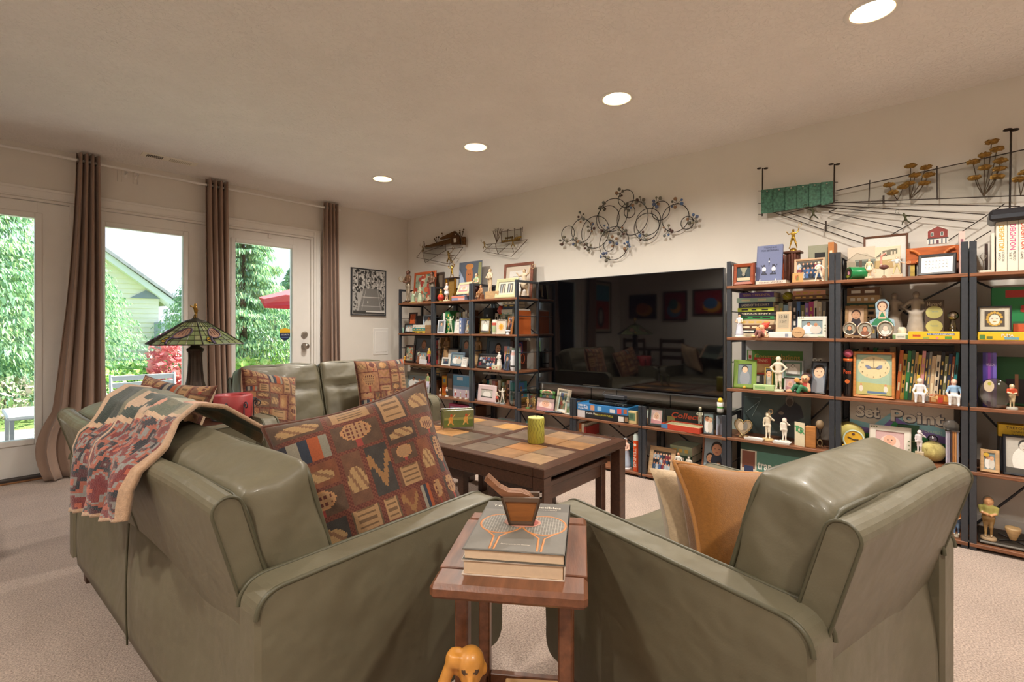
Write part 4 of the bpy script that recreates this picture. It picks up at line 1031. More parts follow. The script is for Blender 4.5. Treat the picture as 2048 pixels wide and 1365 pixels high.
# ---- carved figure and books on the lower shelf
wfp = Vector((.672, .70, .185)); sk, kh = '#c98a3c', '#cbb58a'
wf = thing('carved_figure', 'carved wooden comic figure holding one hand to its head on the side table shelf', 'figurine', wfp, -45)
S_ = 1.0
solid_mb([('c', (0, 0, .02), (0, 0, .15), .035, .042, '#55606e'), ('c', (-.03, 0, .15), (.03, 0, .15), .022, .022, kh), ('c', (0, 0, .16), (0, 0, .21), .014, .013, sk),
          ('e', (0, -.002, .262), (.024, .024, .036), sk), ('e', (0, 0, .277), (.026, .027, .024), sk), ('c', (0, -.016, .24), (0, -.014, .23), .012, .010, sk), ('c', (0, -.024, .266), (0, -.031, .250), .004, .007, sk),
          ('e', (-.0265, .002, .258), (.006, .008, .012), sk), ('e', (.0265, .002, .258), (.006, .008, .012), sk),
          ('e', (-.010, -.022, .270), (.0045, .004, .005), '#4a3320'), ('e', (.010, -.022, .270), (.0045, .004, .005), '#4a3320'), ('c', (-.009, -.021, .237), (.009, -.021, .237), .003, .003, '#a86a30'),
          ('c', (-.045, 0, .155), (-.064, -.002, .20), .016, .013, sk), ('c', (-.064, -.002, .20), (-.038, -.002, .272), .013, .011, sk), ('e', (-.034, 0, .284), (.014, .012, .013), sk),
          ('c', (-.036, -.010, .289), (-.024, -.014, .291), .0045, .004, sk), ('c', (-.037, -.011, .281), (-.025, -.016, .282), .0045, .004, sk), ('c', (-.038, -.010, .274), (-.026, -.015, .274), .004, .0035, sk), ('c', (-.034, .006, .294), (-.022, .002, .297), .0045, .004, sk),
          ('c', (.045, 0, .155), (.06, -.01, .11), .016, .013, sk), ('c', (.06, -.01, .11), (.03, -.03, .08), .012, .011, sk)], .0034, .007).build('body', mat('varnished_carving', .4, noise=.15, nscale=40, coat=.3), wf)
for k, (c, w_, dz, lb) in enumerate((('#1f3b2e', .15, .0, 'dark green book on the side table shelf, lowest of two'), ('#c89a62', .13, .022, 'tan hardback on the side table shelf, topmost of two'))):
    bk_ = thing('shelf_book', lb, 'book', (tc_.x+.03+.01*k, tc_.y-.0, .186+dz), trz+4*k)
    MB().box(-w_/2, w_/2, -.09, .09, 0, .021, c, .002).build('cover', paper, bk_); MB().box(-w_/2+.003, w_/2+.0005, -.0885, .0905, .003, .018, '#d8c8a8').build('pages', paper, bk_)
# ---- television
tv = thing('television', 'large flat black television on the wall above the low shelves', 'television', (3.66, 2.0525, .588))
TVW, TVH = 1.68, .951; scm = mat('black_screen', .035, color='#050507', spec=.9)
MB().box(.002, .045, -TVW/2, TVW/2, 0, TVH, '#0b0b0d', .004).build('casing', blackm, tv)
MB().box(-.001, .003, -TVW/2+.006, TVW/2-.006, .016, TVH-.006, '#050507').build('screen', scm, tv)
MB().box(-.003, .004, -TVW/2, TVW/2, 0, .012, '#77777c', .001).build('bottom_strip', metalm, tv)
MB().box(.045, .087, -.3, .3, .25, .7, '#141416').build('wall_mount', blackm, tv)
for y, dz in ((.05, .33), (-.42, .30), (.30, .22)):
    tag(MB().tube([(3.71, 2.05+y, .60), (3.725, 2.05+y+.01, .50), (3.72, 2.05+y-.02, .60-dz)], .0035, '#17171a', 6).build('power_cable', blackm), 'black cable hanging on the white wall below the television, '+{.05: 'behind the power adapter', -.42: 'behind the collector box', .30: 'behind the puzzle boxes'}[y], 'cable')
# ---- framed court photograph on the window wall
def court_print(t, w, h):
    mb = MB(); rng = random.Random(12); gr = lambda v: (v, v*.97, v*.92)
    mb.box(-w/2, w/2, -.001, 0, 0, h, gr(.42))
    for k in range(420):
        x, z = (rng.random()-.5)*w*.97, h*(.50+.48*rng.random()); r_ = .004+.012*rng.random(); v = rng.choice([.02, .05, .3, .55, .62])
        mb.oval(x, z, r_, r_*(.6+rng.random()), -.0012-k*2e-6, gr(v), 7, (-w/2, w/2, 0, h))
    for x in (-.33, -.12, .05, .3): mb.flat([(x*w-.004, .5*h), (x*w+.004, .5*h), (x*w+.003, h*.99), (x*w-.003, h*.99)], -.0021, gr(.03))
    mb.flat([(-w*.33, h*.06), (w*.44, h*.06), (w*.30, h*.58), (-w*.16, h*.58)], -.0023, gr(.20))
    mb.flat([(-w*.20, h*.38), (w*.34, h*.38), (w*.34, h*.395), (-w*.20, h*.395)], -.0025, gr(.6)); mb.flat([(-w*.23, h*.10), (-w*.22, h*.10), (-w*.10, h*.56), (-w*.11, h*.56)], -.0025, gr(.5)); mb.flat([(w*.35, h*.10), (w*.36, h*.10), (w*.26, h*.56), (w*.25, h*.56)], -.0025, gr(.5))
    mb.flat([(-w*.24, h*.18), (w*.37, h*.18), (w*.37, h*.19), (-w*.24, h*.19)], -.0025, gr(.5)); mb.oval(-.02, h*.28, .008, .008, -.0027, gr(.75))
    mb.flat([(-w*.48, h*.01), (w*.48, h*.01), (w*.48, h*.06), (-w*.48, h*.08)], -.0026, gr(.05)); mb.flat([(-w*.1, h*.05), (w*.48, h*.04), (w*.48, h*.08), (-w*.1, h*.075)], -.0028, gr(.7))
    for k in range(60): x = rng.choice([-1, 1])*(w*.36+rng.random()*w*.1); mb.oval(x, h*(.08+.42*rng.random()), .008, .012, -.0024-k*2e-6, gr(rng.choice([.03, .45, .1])), 7, (-w/2, w/2, 0, h))
    mb.build('photograph', paper, t, (0, .006, .014))
pf = thing('court_photograph', 'black and white tennis court photograph in a black frame by the corner', 'picture', (3.195, YW-.026, 1.245), 0, rx=0); pf.rotation_euler = (0, R(.4), 0)
MB().frame(.455, .537, .012, .026, '#191614').build('frame', blackm, pf)
court_print(pf, .428, .508)
# ================================================================== metal wall sculptures
def zoomer(x0, y0, k): return lambda a, b: (x0+a/k, y0+b/k)
WX = 3.715
wire = mat('bronze_wire', .45, metal=.55, noise=.2, nscale=50); brass = mat('textured_brass', .38, metal=.8, noise=.35, nscale=60, bump=.6, bscale=90, bdist=.004)
def W3(z, a, b, X=WX): return onX(*z(a, b), X)
# ---- rings with beads
zr = zoomer(1100, 360, 6.4)
org = W3(zr, 1000, 560)
wa = thing('ring_wall_sculpture', 'wall sculpture of black wire rings with clusters of blue and tan beads', 'wall art', org)
for (cx_, cy_, r_) in ((235, 692, 100), (410, 652, 150), (580, 670, 205), (745, 500, 165), (805, 452, 210), (975, 240, 110), (1058, 490, 218), (1025, 412, 76), (1265, 540, 171), (1242, 603, 172), (1415, 394, 121), (1606, 490, 179), (1756, 550, 82), (815, 812, 212), (757, 842, 74)):
    c = W3(zr, cx_, cy_)-org; t_ = W3(zr, cx_, cy_-r_)-org; rad = (t_-c).length; dx = random.Random(cx_).uniform(-.012, .004)
    MB().tube([(c.x+dx, c.y+rad*math.cos(q), c.z+rad*math.sin(q)) for q in [2*math.pi*k/40 for k in range(40)]], .0032, '#2a2624', 6, True).build('ring', wire, wa)
rb = random.Random(3); bcol = ['#6a675b', '#7d7864', '#8f6f52', '#53607f', '#4c3028', '#6f7470', '#5d5a4e', '#4e6a96']
for (cx_, cy_) in ((180, 785), (345, 800), (500, 865), (410, 480), (540, 620), (690, 345), (715, 650), (905, 175), (1010, 345), (1165, 285), (1375, 290), (1635, 305), (1830, 510), (1510, 655), (1205, 715), (930, 670), (815, 795), (990, 850), (715, 985)):
    c = W3(zr, cx_, cy_)-org
    cl = MB(); ends = []
    for k in range(6):
        a = 2*math.pi*k/6+rb.random(); d = .022+.022*rb.random(); e = (c.x-.012-.012*rb.random(), c.y+d*math.cos(a), c.z+d*math.sin(a)); ends.append(e)
        cl.tube([(c.x-.004, c.y, c.z), e], .0016, '#2a2624', 5)
    st = cl.build('bead_stem', wire, wa)
    for k, e in enumerate(ends): MB().ball(*e, .0085+.0065*rb.random(), rb.choice(bcol), 10).build('bead', satin, st)
# ---- long tennis court with fence, trees and lamp posts
zc = zoomer(1480, 240, 3.606)
org = W3(zc, 1000, 600)
wc = thing('court_wall_sculpture', 'long metal wall sculpture of a tennis court with green screens, brass trees and lamp posts', 'wall art', org)
def P(a, b, X=WX-.02): return W3(zc, a, b, X)-org
def wires(name, segs, r_=.0028, parent=wc, f=P, c='#3a2f28', X=WX-.02):
    for s_ in segs: MB().tube([f(a, b, X) for a, b in s_], r_, c, 6).build(name, wire, parent)
wires('court_line', [[(245, 668), (880, 890)], [(300, 682), (540, 625), (700, 640)], [(355, 672), (915, 852)], [(240, 668), (700, 595), (2020, 625)], [(570, 622), (1690, 740)], [(600, 612), (1770, 682)], [(640, 665), (1165, 780)], [(700, 640), (640, 665)], [(1080, 835), (1310, 705)], [(1500, 872), (1910, 605)], [(1690, 870), (1810, 800)], [(1960, 682), (2020, 625)], [(520, 628), (570, 622)]])
wires('fence_rail', [[(690, 512), (2060, 212)], [(675, 598), (2060, 545)]], .003)
wires('fence_post', [[(936, 435), (929, 588)], [(1421, 333), (1423, 575)]], .003)
wires('net_post', [[(1035, 545), (1035, 605)], [(619, 730), (619, 805)]], .005)
MB().add([P(690, 512), P(2060, 212), P(2060, 545), P(675, 598)], [(0, 1, 2, 3)], '#777').build('fence_mesh', glass_mat('wire_mesh_veil', (.80, .80, .78), .05, .6), wc)
MB().add([P(619, 750), P(1035, 560), P(1035, 590), P(619, 795)], [(0, 1, 2, 3)], '#777').build('net', glass_mat('net_veil', (.72, .72, .71), .05, .6), wc)
for k in range(6):
    x0_, x1_ = 157+k*86, 157+(k+1)*86-3; t0, t1 = 508-k*11.2, 508-(k+1)*11.2; b0, b1 = 680-k*12.5, 680-(k+1)*12.5
    q = [P(x0_, t0), P(x1_, t1), P(x1_, b1), P(x0_, b0)]; o_ = [Vector(v)+Vector((-.012 if i in (0, 3) else .004, 0, 0)) for i, v in enumerate(q)]
    MB().add(o_, [(0, 1, 2, 3)], '#3f6a55').build('screen_panel', mat('verdigris_panel', .5, metal=.3, noise=.55, nscale=70), wc)
    e = (o_[0]+o_[1])/2; MB().ball(e.x-.006, e.y, e.z-.014, .005, '#c9c4b4', 8).build('rivet', metalm, wc)
for (x_, yb, yt) in ((160, 695, 348), (678, 598, 318), (1945, 690, 70)):
    MB().tube([P(x_, yb), P(x_+(10 if x_ > 1900 else 3), yt)], .0042, '#33281f', 6).build('lamp_post', wire, wc)
    for s_ in (-1, 1): c = P(x_+(10 if x_ > 1900 else 3)+s_*24, yt+2); MB().ball(c.x, c.y, c.z, .014 if x_ < 1900 else .018, '#33281f', 8, sz=.42, sy=1.1).build('lamp_head', wire, wc)
wires('bracket', [[(132, 513), (160, 513)], [(132, 603), (160, 603)], [(132, 682), (160, 682)], [(678, 450), (706, 450)], [(678, 527), (706, 527)], [(678, 580), (706, 580)]], .0025)
for base, tops in (((1135, 578), [(1075, 470), (1105, 525), (1175, 485)]), ((1225, 573), [(1220, 460), (1262, 400), (1232, 333), (1340, 345), (1360, 400), (1328, 458)]), ((1758, 550), [(1680, 305), (1692, 418), (1765, 345), (1762, 255), (1815, 160), (1853, 212), (1880, 295), (1870, 355), (1855, 412)]), ((2025, 545), [(2010, 430), (2060, 380)])):
    for (a, b) in tops: MB().tube([P(*base), P((base[0]+a)/2+(a-base[0])*.15, (base[1]+b)/2), P(a, b)], .0022, '#4a3a28', 5).build('branch', wire, wc)
    for (a, b) in tops:
        c = P(a, b); mb = MB(); g = random.Random(a); n = 22
        for layer in range(3):
            ring = [(c.x-.006-.006*layer, c.y+(.030-.008*layer)*(1+.16*g.uniform(-1, 1))*math.cos(2*math.pi*k/n), c.z+(.0155-.004*layer)*(1+.25*g.uniform(-1, 1))*math.sin(2*math.pi*k/n)) for k in range(n)]
            mb.add(ring+[(c.x-.012-.007*layer, c.y, c.z)], [(k, (k+1) % n, n) for k in range(n)], ['#7d5f2e', '#8f6d36', '#a27d40'][layer])
        mb.build('brass_leaf_cluster', brass, wc)
def tiny_player(o, parent, s, col, arm):
    x, y, z = o
    pr = [('c', (x, y, z+.36*s), (x, y+.05*s, z+.62*s), .06*s, .08*s, col), ('e', (x, y+.1*s, z+.76*s), (.06*s, .06*s, .075*s), col), ('c', (x, y, z+.36*s), (x, y+.17*s, z+.18*s), .05*s, .04*s, col), ('c', (x, y+.17*s, z+.18*s), (x, y+.2*s, z), .04*s, .03*s, col),
          ('c', (x, y, z+.36*s), (x, y-.15*s, z+.17*s), .05*s, .04*s, col), ('c', (x, y-.15*s, z+.17*s), (x, y-.28*s, z+.02*s), .04*s, .03*s, col), ('c', (x, y+.05*s, z+.62*s), (x-.05*s, y+.3*s*arm, z+.72*s), .035*s, .028*s, col), ('c', (x, y+.05*s, z+.6*s), (x-.05*s, y-.25*s, z+.5*s), .035*s, .028*s, col)]
    solid_mb(pr, .035*s, .05*s).build('player', wire, parent)
    e = Vector((x-.05*s, y+.3*s*arm, z+.72*s)); c = e+Vector((0, .16*s*arm, .16*s))
    MB().tube([e, c], .012*s, col, 5).tube([(c.x, c.y+.1*s*math.cos(q), c.z+.08*s+.12*s*math.sin(q)) for q in [2*math.pi*k/14 for k in range(14)]], .012*s, col, 5, True).build('racket', wire, parent)
tiny_player(tuple(P(530, 722)), wc, .10, '#4a4a32', 1); tiny_player(tuple(P(1195, 755)), wc, .085, '#4a4a32', 1)
# ---- two small brass court scenes
zl = zoomer(820, 420, 7.877)
def small_court(label, cx_, cy_, lines, posts, house, hedge, trees, players, veil):
    o_ = W3(zl, cx_, cy_); t = thing('small_court_sculpture', label, 'wall art', o_)
    f = lambda a, b, X=WX-.015: W3(zl, a, b, X)-o_
    wires('court_line', lines, .0028, t, f, '#5a4532'); wires('post', posts, .0026, t, f, '#4f3d2c')
    if house:
        roof, gable, side, door_, porch = house
        for nm, q, c in (('roof', roof, '#6b4a28'), ('gable_wall', gable, '#5d4128'), ('side_wall', side, '#6a4c2c'), ('shed', porch, '#654627')):
            v = [f(a, b)+Vector((-.012, 0, 0)) for a, b in q]; MB().add(v+[p_+Vector((.02, 0, 0)) for p_ in v], [tuple(range(len(v)))]+[(i, len(v)+i, len(v)+(i+1) % len(v), (i+1) % len(v)) for i in range(len(v))], c).build(nm, brass, t)
        MB().add([f(a, b)+Vector((-.0135, 0, 0)) for a, b in door_], [(0, 1, 2, 3)], '#cfc6b4').build('doorway', matte, t)
        c = f(728, 390); MB().ball(c.x-.014, c.y, c.z, .008, '#d8cfb8', 8, sx=.3).build('round_window', matte, t)
    for (x0_, x1_, y0_, y1_, col) in hedge:
        n_ = max(3, int((x1_-x0_)/26))
        for k in range(n_):
            c = f(x0_+(x1_-x0_)*(k+.5)/n_, y0_+(y1_-y0_)*(k+.5)/n_); MB().ball(c.x-.004, c.y, c.z, .0105, col, 7, sz=1.1).build('brass_bush', brass, t)
    for (bx, by, tops, leaf) in trees:
        for (a, b) in tops:
            MB().tube([f(bx, by), f((bx+a)/2, (by+b)/2+8), f(a, b)], .0026 if not leaf else .002, '#5a4432', 5).build('branch', wire, t)
            if leaf: c = f(a, b); MB().ball(c.x-.004, c.y, c.z, .009, '#5f4a30', 7).build('leaf_cluster', brass, t)
            else:
                for d_ in (-22, 18): MB().tube([f((bx+a*2)/3, (by+b*2)/3), f(a+d_, b-10)], .0016, '#5a4432', 4).build('twig', wire, t)
    for (a, b, s_, ar_) in players: tiny_player(tuple(f(a, b)), t, s_, '#8f7440', ar_)
    for q, key in veil: MB().add([f(a, b) for a, b in q], [tuple(range(len(q)))], '#777').build('wire_mesh', glass_mat('wire_mesh_veil'), t)
small_court('small brass wall sculpture of a tennis court with a long clubhouse', 500, 600, [[(105, 750), (200, 620), (520, 560)], [(105, 750), (575, 845), (640, 850), (835, 590)], [(200, 680), (240, 835), (570, 635)], [(240, 615), (560, 618)], [(200, 682), (720, 725)], [(835, 590), (560, 620)], [(215, 672), (520, 565)]],
            [[(560, 545), (560, 640)], [(205, 500), (205, 680)], [(225, 500), (240, 600)], [(205, 505), (228, 505)]], ([(480, 445), (710, 335), (650, 440), (490, 470)], [(650, 440), (715, 335), (790, 420), (795, 545), (665, 550)], [(240, 575), (655, 450), (660, 530), (245, 600)], [(700, 455), (742, 450), (746, 512), (704, 516)], [(820, 430), (870, 425), (870, 550), (822, 552)]),
            [(255, 640, 572, 512, '#6a4f2c')], [(420, 520, [(390, 460), (420, 435), (455, 430), (405, 490)], True), (815, 440, [(790, 330), (850, 310), (835, 345), (785, 365)], True), (510, 420, [(508, 372)], True)], [(615, 845, .17, -1), (205, 675, .10, 1)], [([(200, 600), (240, 835), (570, 635), (550, 560)], 0)])
small_court('small brass wall sculpture of a tennis court with a bare tree and fence', 1500, 500, [[(1155, 655), (1600, 735), (1850, 468)], [(1200, 548), (1850, 468)], [(1155, 655), (1290, 545)], [(1230, 605), (1680, 618)], [(1385, 695), (1570, 535)], [(1340, 530), (1385, 695)], [(1610, 600), (1635, 665)]],
            [[(1435, 345), (1440, 525)], [(1540, 310), (1540, 470)], [(1645, 290), (1645, 460)], [(1748, 280), (1750, 470)], [(1775, 270), (1770, 350)], [(1435, 345), (1760, 300)], [(1530, 312), (1560, 308)], [(1635, 292), (1665, 290)]], None,
            [(1450, 1740, 500, 465, '#8a6c34'), (1500, 1630, 450, 430, '#6a5430'), (1650, 1760, 450, 425, '#a5853e')], [(1365, 520, [(1310, 330), (1345, 300), (1380, 290), (1420, 300), (1450, 310), (1330, 380)], False)], [(1175, 620, .10, 1), (1622, 600, .12, -1)], [([(1435, 345), (1760, 300), (1760, 470), (1440, 525)], 0), ([(1340, 530), (1570, 525), (1385, 695)], 0)])
# ================================================================== shelving
FX, BX = 3.37, 3.705
plankm = mat('rustic_plank', .5, noise=.38, nscale=9, color='#7a4e34', stretch=(12, 1.2, 12), bump=.2, bscale=40)
LV = [.035, .392, .712, 1.045, 1.380]; TH = .018; PW = .027
def shelf_unit(y1, y0, levels, H, label, group, topbar=True):
    t = thing('open_shelf', label, 'shelf', (FX, (y0+y1)/2, 0), group=group); W = (y1-y0)/2-.002; D = BX-FX
    for y in (-W, W-PW):
        for x in (0, D-PW): MB().box(x, x+PW, y, y+PW, 0, H, '#26262b', .002).build('post', blackm, t)
        for z in [l for l in levels]+([H-.012] if topbar else []): MB().box(PW, D-PW, y+.006, y+PW-.006, z-TH-.016, z-TH, '#26262b').build('side_rail', blackm, t) if z < H-.02 else MB().box(PW, D-PW, y+.004, y+PW-.004, H-.022, H, '#26262b', .001).build('top_rail', blackm, t)
        if len(levels) > 2:
            for z in [(a+b)/2 for a, b in zip(levels, levels[1:])]: MB().tube([(PW/2, y+PW/2, z), (D-PW/2, y+PW/2, z)], .004, '#26262b', 6).build('side_rod', blackm, t)
    for z in levels: MB().box(-.004, D-.004, -W+.001, W-.001, z-TH, z, '#fff', .002).build('plank', plankm, t)
    pairs = ((levels[3], levels[4]), (levels[0], levels[2])) if len(levels) > 2 else ((levels[0], levels[1]),)
    for a, b in pairs:
        MB().tube([(D-.012, -W+PW, a), (D-.012, W-PW, b-TH)], .006, '#26262b', 6).tube([(D-.016, W-PW, a), (D-.016, -W+PW, b-TH)], .006, '#26262b', 6).build('cross_brace', blackm, t)
    return t
YB_ = [4.684, 4.085, 3.505, 2.91, 2.312, 1.70, 1.10, .497, -.070, -.64]
ULAB = {0: 'tall black steel and wood shelf in the corner beside the court photograph', 1: 'tall black shelf holding the trophy with the gold figure, second from the corner', 2: 'tall black shelf holding the sage double frame, next to the television',
        6: 'tall black shelf holding the blue book on an easel', 7: 'tall black shelf holding the little red brick house', 8: 'tall black shelf holding the row of white spy novels'}
LLAB = {3: 'low black shelf under the television next to the tall corner shelves', 4: 'low black shelf holding the jigsaw puzzle boxes', 5: 'low black shelf holding the collector game box'}
for k in range(9):
    if k in ULAB: shelf_unit(YB_[k], YB_[k+1], LV, 1.54, ULAB[k], 'tall shelves along the television wall')
    else: shelf_unit(YB_[k], YB_[k+1], [LV[0], .385], .53, LLAB[k], 'low shelves under the television')
LOW = .385
for k in (3, 4, 5):
    tag(MB().box(FX+.01, BX-.005, YB_[k+1]+.004, YB_[k]-.004, .531, .537, '#cfe0dc', .001).build('glass_shelf', glass_mat('green_edge_glass', (.86, .94, .91), .14)), 'clear glass top lying on the '+{3: 'low shelf with the baby photograph', 4: 'low shelf with the puzzle boxes', 5: 'low shelf with the collector game box'}[k], 'glass shelf')
# ================================================================== helpers for things on the shelves
CN = {'mustard': '#b08a34', 'cream': '#d6c7ab', 'white': '#dcd9d2', 'black': '#1d1c1f', 'navy': '#25304f', 'green': '#2f7a45', 'dark green': '#2c4a36', 'brown': '#6a4a34', 'tan': '#b39468', 'red': '#a5332e', 'orange': '#b9602c',
      'teal': '#2f8f93', 'blue': '#4a6ea5', 'sky blue': '#8fb4cf', 'purple': '#54408a', 'pink': '#cf8f90', 'grey': '#7d7b77', 'lime': '#a9b53c', 'mint': '#a3c2b2', 'yellow': '#cfae3c', 'maroon': '#5c2a2c', 'beige': '#c2a986', 'rust': '#944a28', 'olive': '#77774a', 'silver': '#a8a8a8', 'magenta': '#b0407a', 'violet': '#8a72b8', 'ivory': '#e2d8c4', 'charcoal': '#34343a', 'peach': '#d9a184', 'sage': '#97a184'}
ORD = ['first', 'second', 'third', 'fourth', 'fifth', 'sixth', 'seventh', 'eighth', 'ninth', 'tenth', 'eleventh', 'twelfth', 'thirteenth', 'fourteenth', 'fifteenth', 'sixteenth', 'seventeenth', 'eighteenth', 'nineteenth', 'twentieth']
def col(c): return CN.get(c, c)
def spot(px0, px1, ytop, off, z):
    """shelf spot seen between two photo columns, front face at depth off behind the shelf edge"""
    X = FX+off; a, b = onX(px0, HOR, X).y, onX(px1, HOR, X).y; h = onX((px0+px1)/2, ytop, X).z-z
    c = (a+b)/2
    for k in range(9):
        if YB_[k+1] <= c < YB_[k]: a = min(a, YB_[k]-PW-.006); b = max(b, YB_[k+1]+PW+.006)
    if a-b < .012: b = a-.012
    return Vector((X, (a+b)/2, z+.0008)), abs(a-b), max(h, .01)
def root(name, label, cat, px0, px1, ytop, lvl, off, yaw=0, lean=0, group=None):
    z = lvl if isinstance(lvl, float) else LV[lvl]
    loc, w, h = spot(px0, px1, ytop, off, z)
    t = thing(name, label, cat, loc, -90+yaw, group, -lean)
    return t, w, h
rnd = random.Random(77)
def bars(mb, x0, x1, z0, z1, y, c, n=3, vert=False):
    """soft printed bands standing for illegible small print"""
    for k in range(n):
        if vert: a = z0+(z1-z0)*(k+.15)/n; b = a+(z1-z0)/n*rnd.uniform(.4, .75); mb.flat([(x0, a), (x1, a), (x1, b), (x0, b)], y, c)
        else: a = x0+(x1-x0)*(k+.12)/n; b = a+(x1-x0)/n*rnd.uniform(.45, .8); mb.flat([(a, z0), (b, z0), (b, z1), (a, z1)], y, c)
def book(label, loc, rz, w, h, d, c, flat=False, lean=0, ink=None, group=None, title=None):
    """upright: spine w wide, h tall. flat: spine w long lying, h thick"""
    t = thing('book', label, 'book', loc, rz, group); t.rotation_euler = (0, R(lean), R(rz)); e = min(.0022, (h if flat else w)*.14)
    cv = MB(); pg = MB()
    if flat:
        cv.box(-w/2, w/2, 0, d, 0, e, c); cv.box(-w/2, w/2, 0, d, h-e, h, c); cv.box(-w/2, w/2, 0, e, e, h-e, c)
        pg.box(-w/2+.002, w/2-.002, e, d-.003, e, h-e, '#d8ccb4')
    else:
        cv.box(-w/2, -w/2+e, 0, d, 0, h, c); cv.box(w/2-e, w/2, 0, d, 0, h, c); cv.box(-w/2+e, w/2-e, 0, e, 0, h, c)
        pg.box(-w/2+e, w/2-e, e, d-.003, .002, h-.003, '#d8ccb4')
    k = ink or rnd.choice(['#d9cfae', '#cfae5a', '#1f1d1b', '#e6e0d4'])
    if title: cv.text(title, 0, h/2, (h*.42 if flat else w*.45), -.0004, k, w=(w*.8 if flat else h*.72), rot=0 if flat else -90)
    elif flat: bars(cv, -w*.42, w*.42, h*.3, h*.68, -.0004, k, rnd.randint(2, 4))
    else: bars(cv, -w*.22, w*.22, h*.12, h*.9, -.0004, k, rnd.randint(2, 4), True)
    cv.build('cover', paper, t); pg.build('pages', paper, t)
    return t
def row(px0, px1, ytop, lvl, off, cols, anchor, d=.14, lean=0, first='book', titles=None):
    """books standing side by side; the label counts them from the named neighbour"""
    z = LV[lvl] if isinstance(lvl, int) else lvl
    loc, W, H = spot(px0, px1, ytop, off, z); n = len(cols); ws = [rnd.uniform(.7, 1.3) for _ in cols]; W -= H*abs(math.sin(R(lean))); s_ = W/sum(ws); y = loc.y+(W+H*abs(math.sin(R(lean))))/2
    for k, c in enumerate(cols):
        w = ws[k]*s_; h = H*rnd.uniform(.88, 1.0); y -= w/2
        book('%s book, %s in the row from the %s' % (c, ORD[k], anchor), (loc.x+rnd.uniform(0, .008), y, z+.0008+w/2*abs(math.sin(R(lean)))), -90, w-.0012, h, min(d, BX-loc.x-.005), col(c), lean=lean, group='books near the '+anchor, title=(titles or {}).get(k))
        y -= w/2
def stack(px0, px1, ytop, lvl, off, cols, anchor, d=.16, titles=None, z=None):
    """books lying in a pile, listed from the top"""
    z0 = z if z is not None else (LV[lvl] if isinstance(lvl, int) else lvl)
    loc, W, H = spot(px0, px1, ytop, off, z0); n = len(cols); ws = [rnd.uniform(.75, 1.25) for _ in cols]; s_ = H/sum(ws); z = z0
    for k in range(n-1, -1, -1):
        h = ws[k]*s_; c = cols[k]
        book('%s book, %s from top in the pile %s' % (c, ORD[k], anchor), (loc.x+rnd.uniform(0, .01), loc.y+rnd.uniform(-.004, .004), z+.0006), -90+rnd.uniform(-2, 2), W*rnd.uniform(.9, 1), h-.0008, min(d, BX-loc.x-.012), col(c), True, group='piled books '+anchor, title=(titles or {}).get(k))
        z += h
    return z
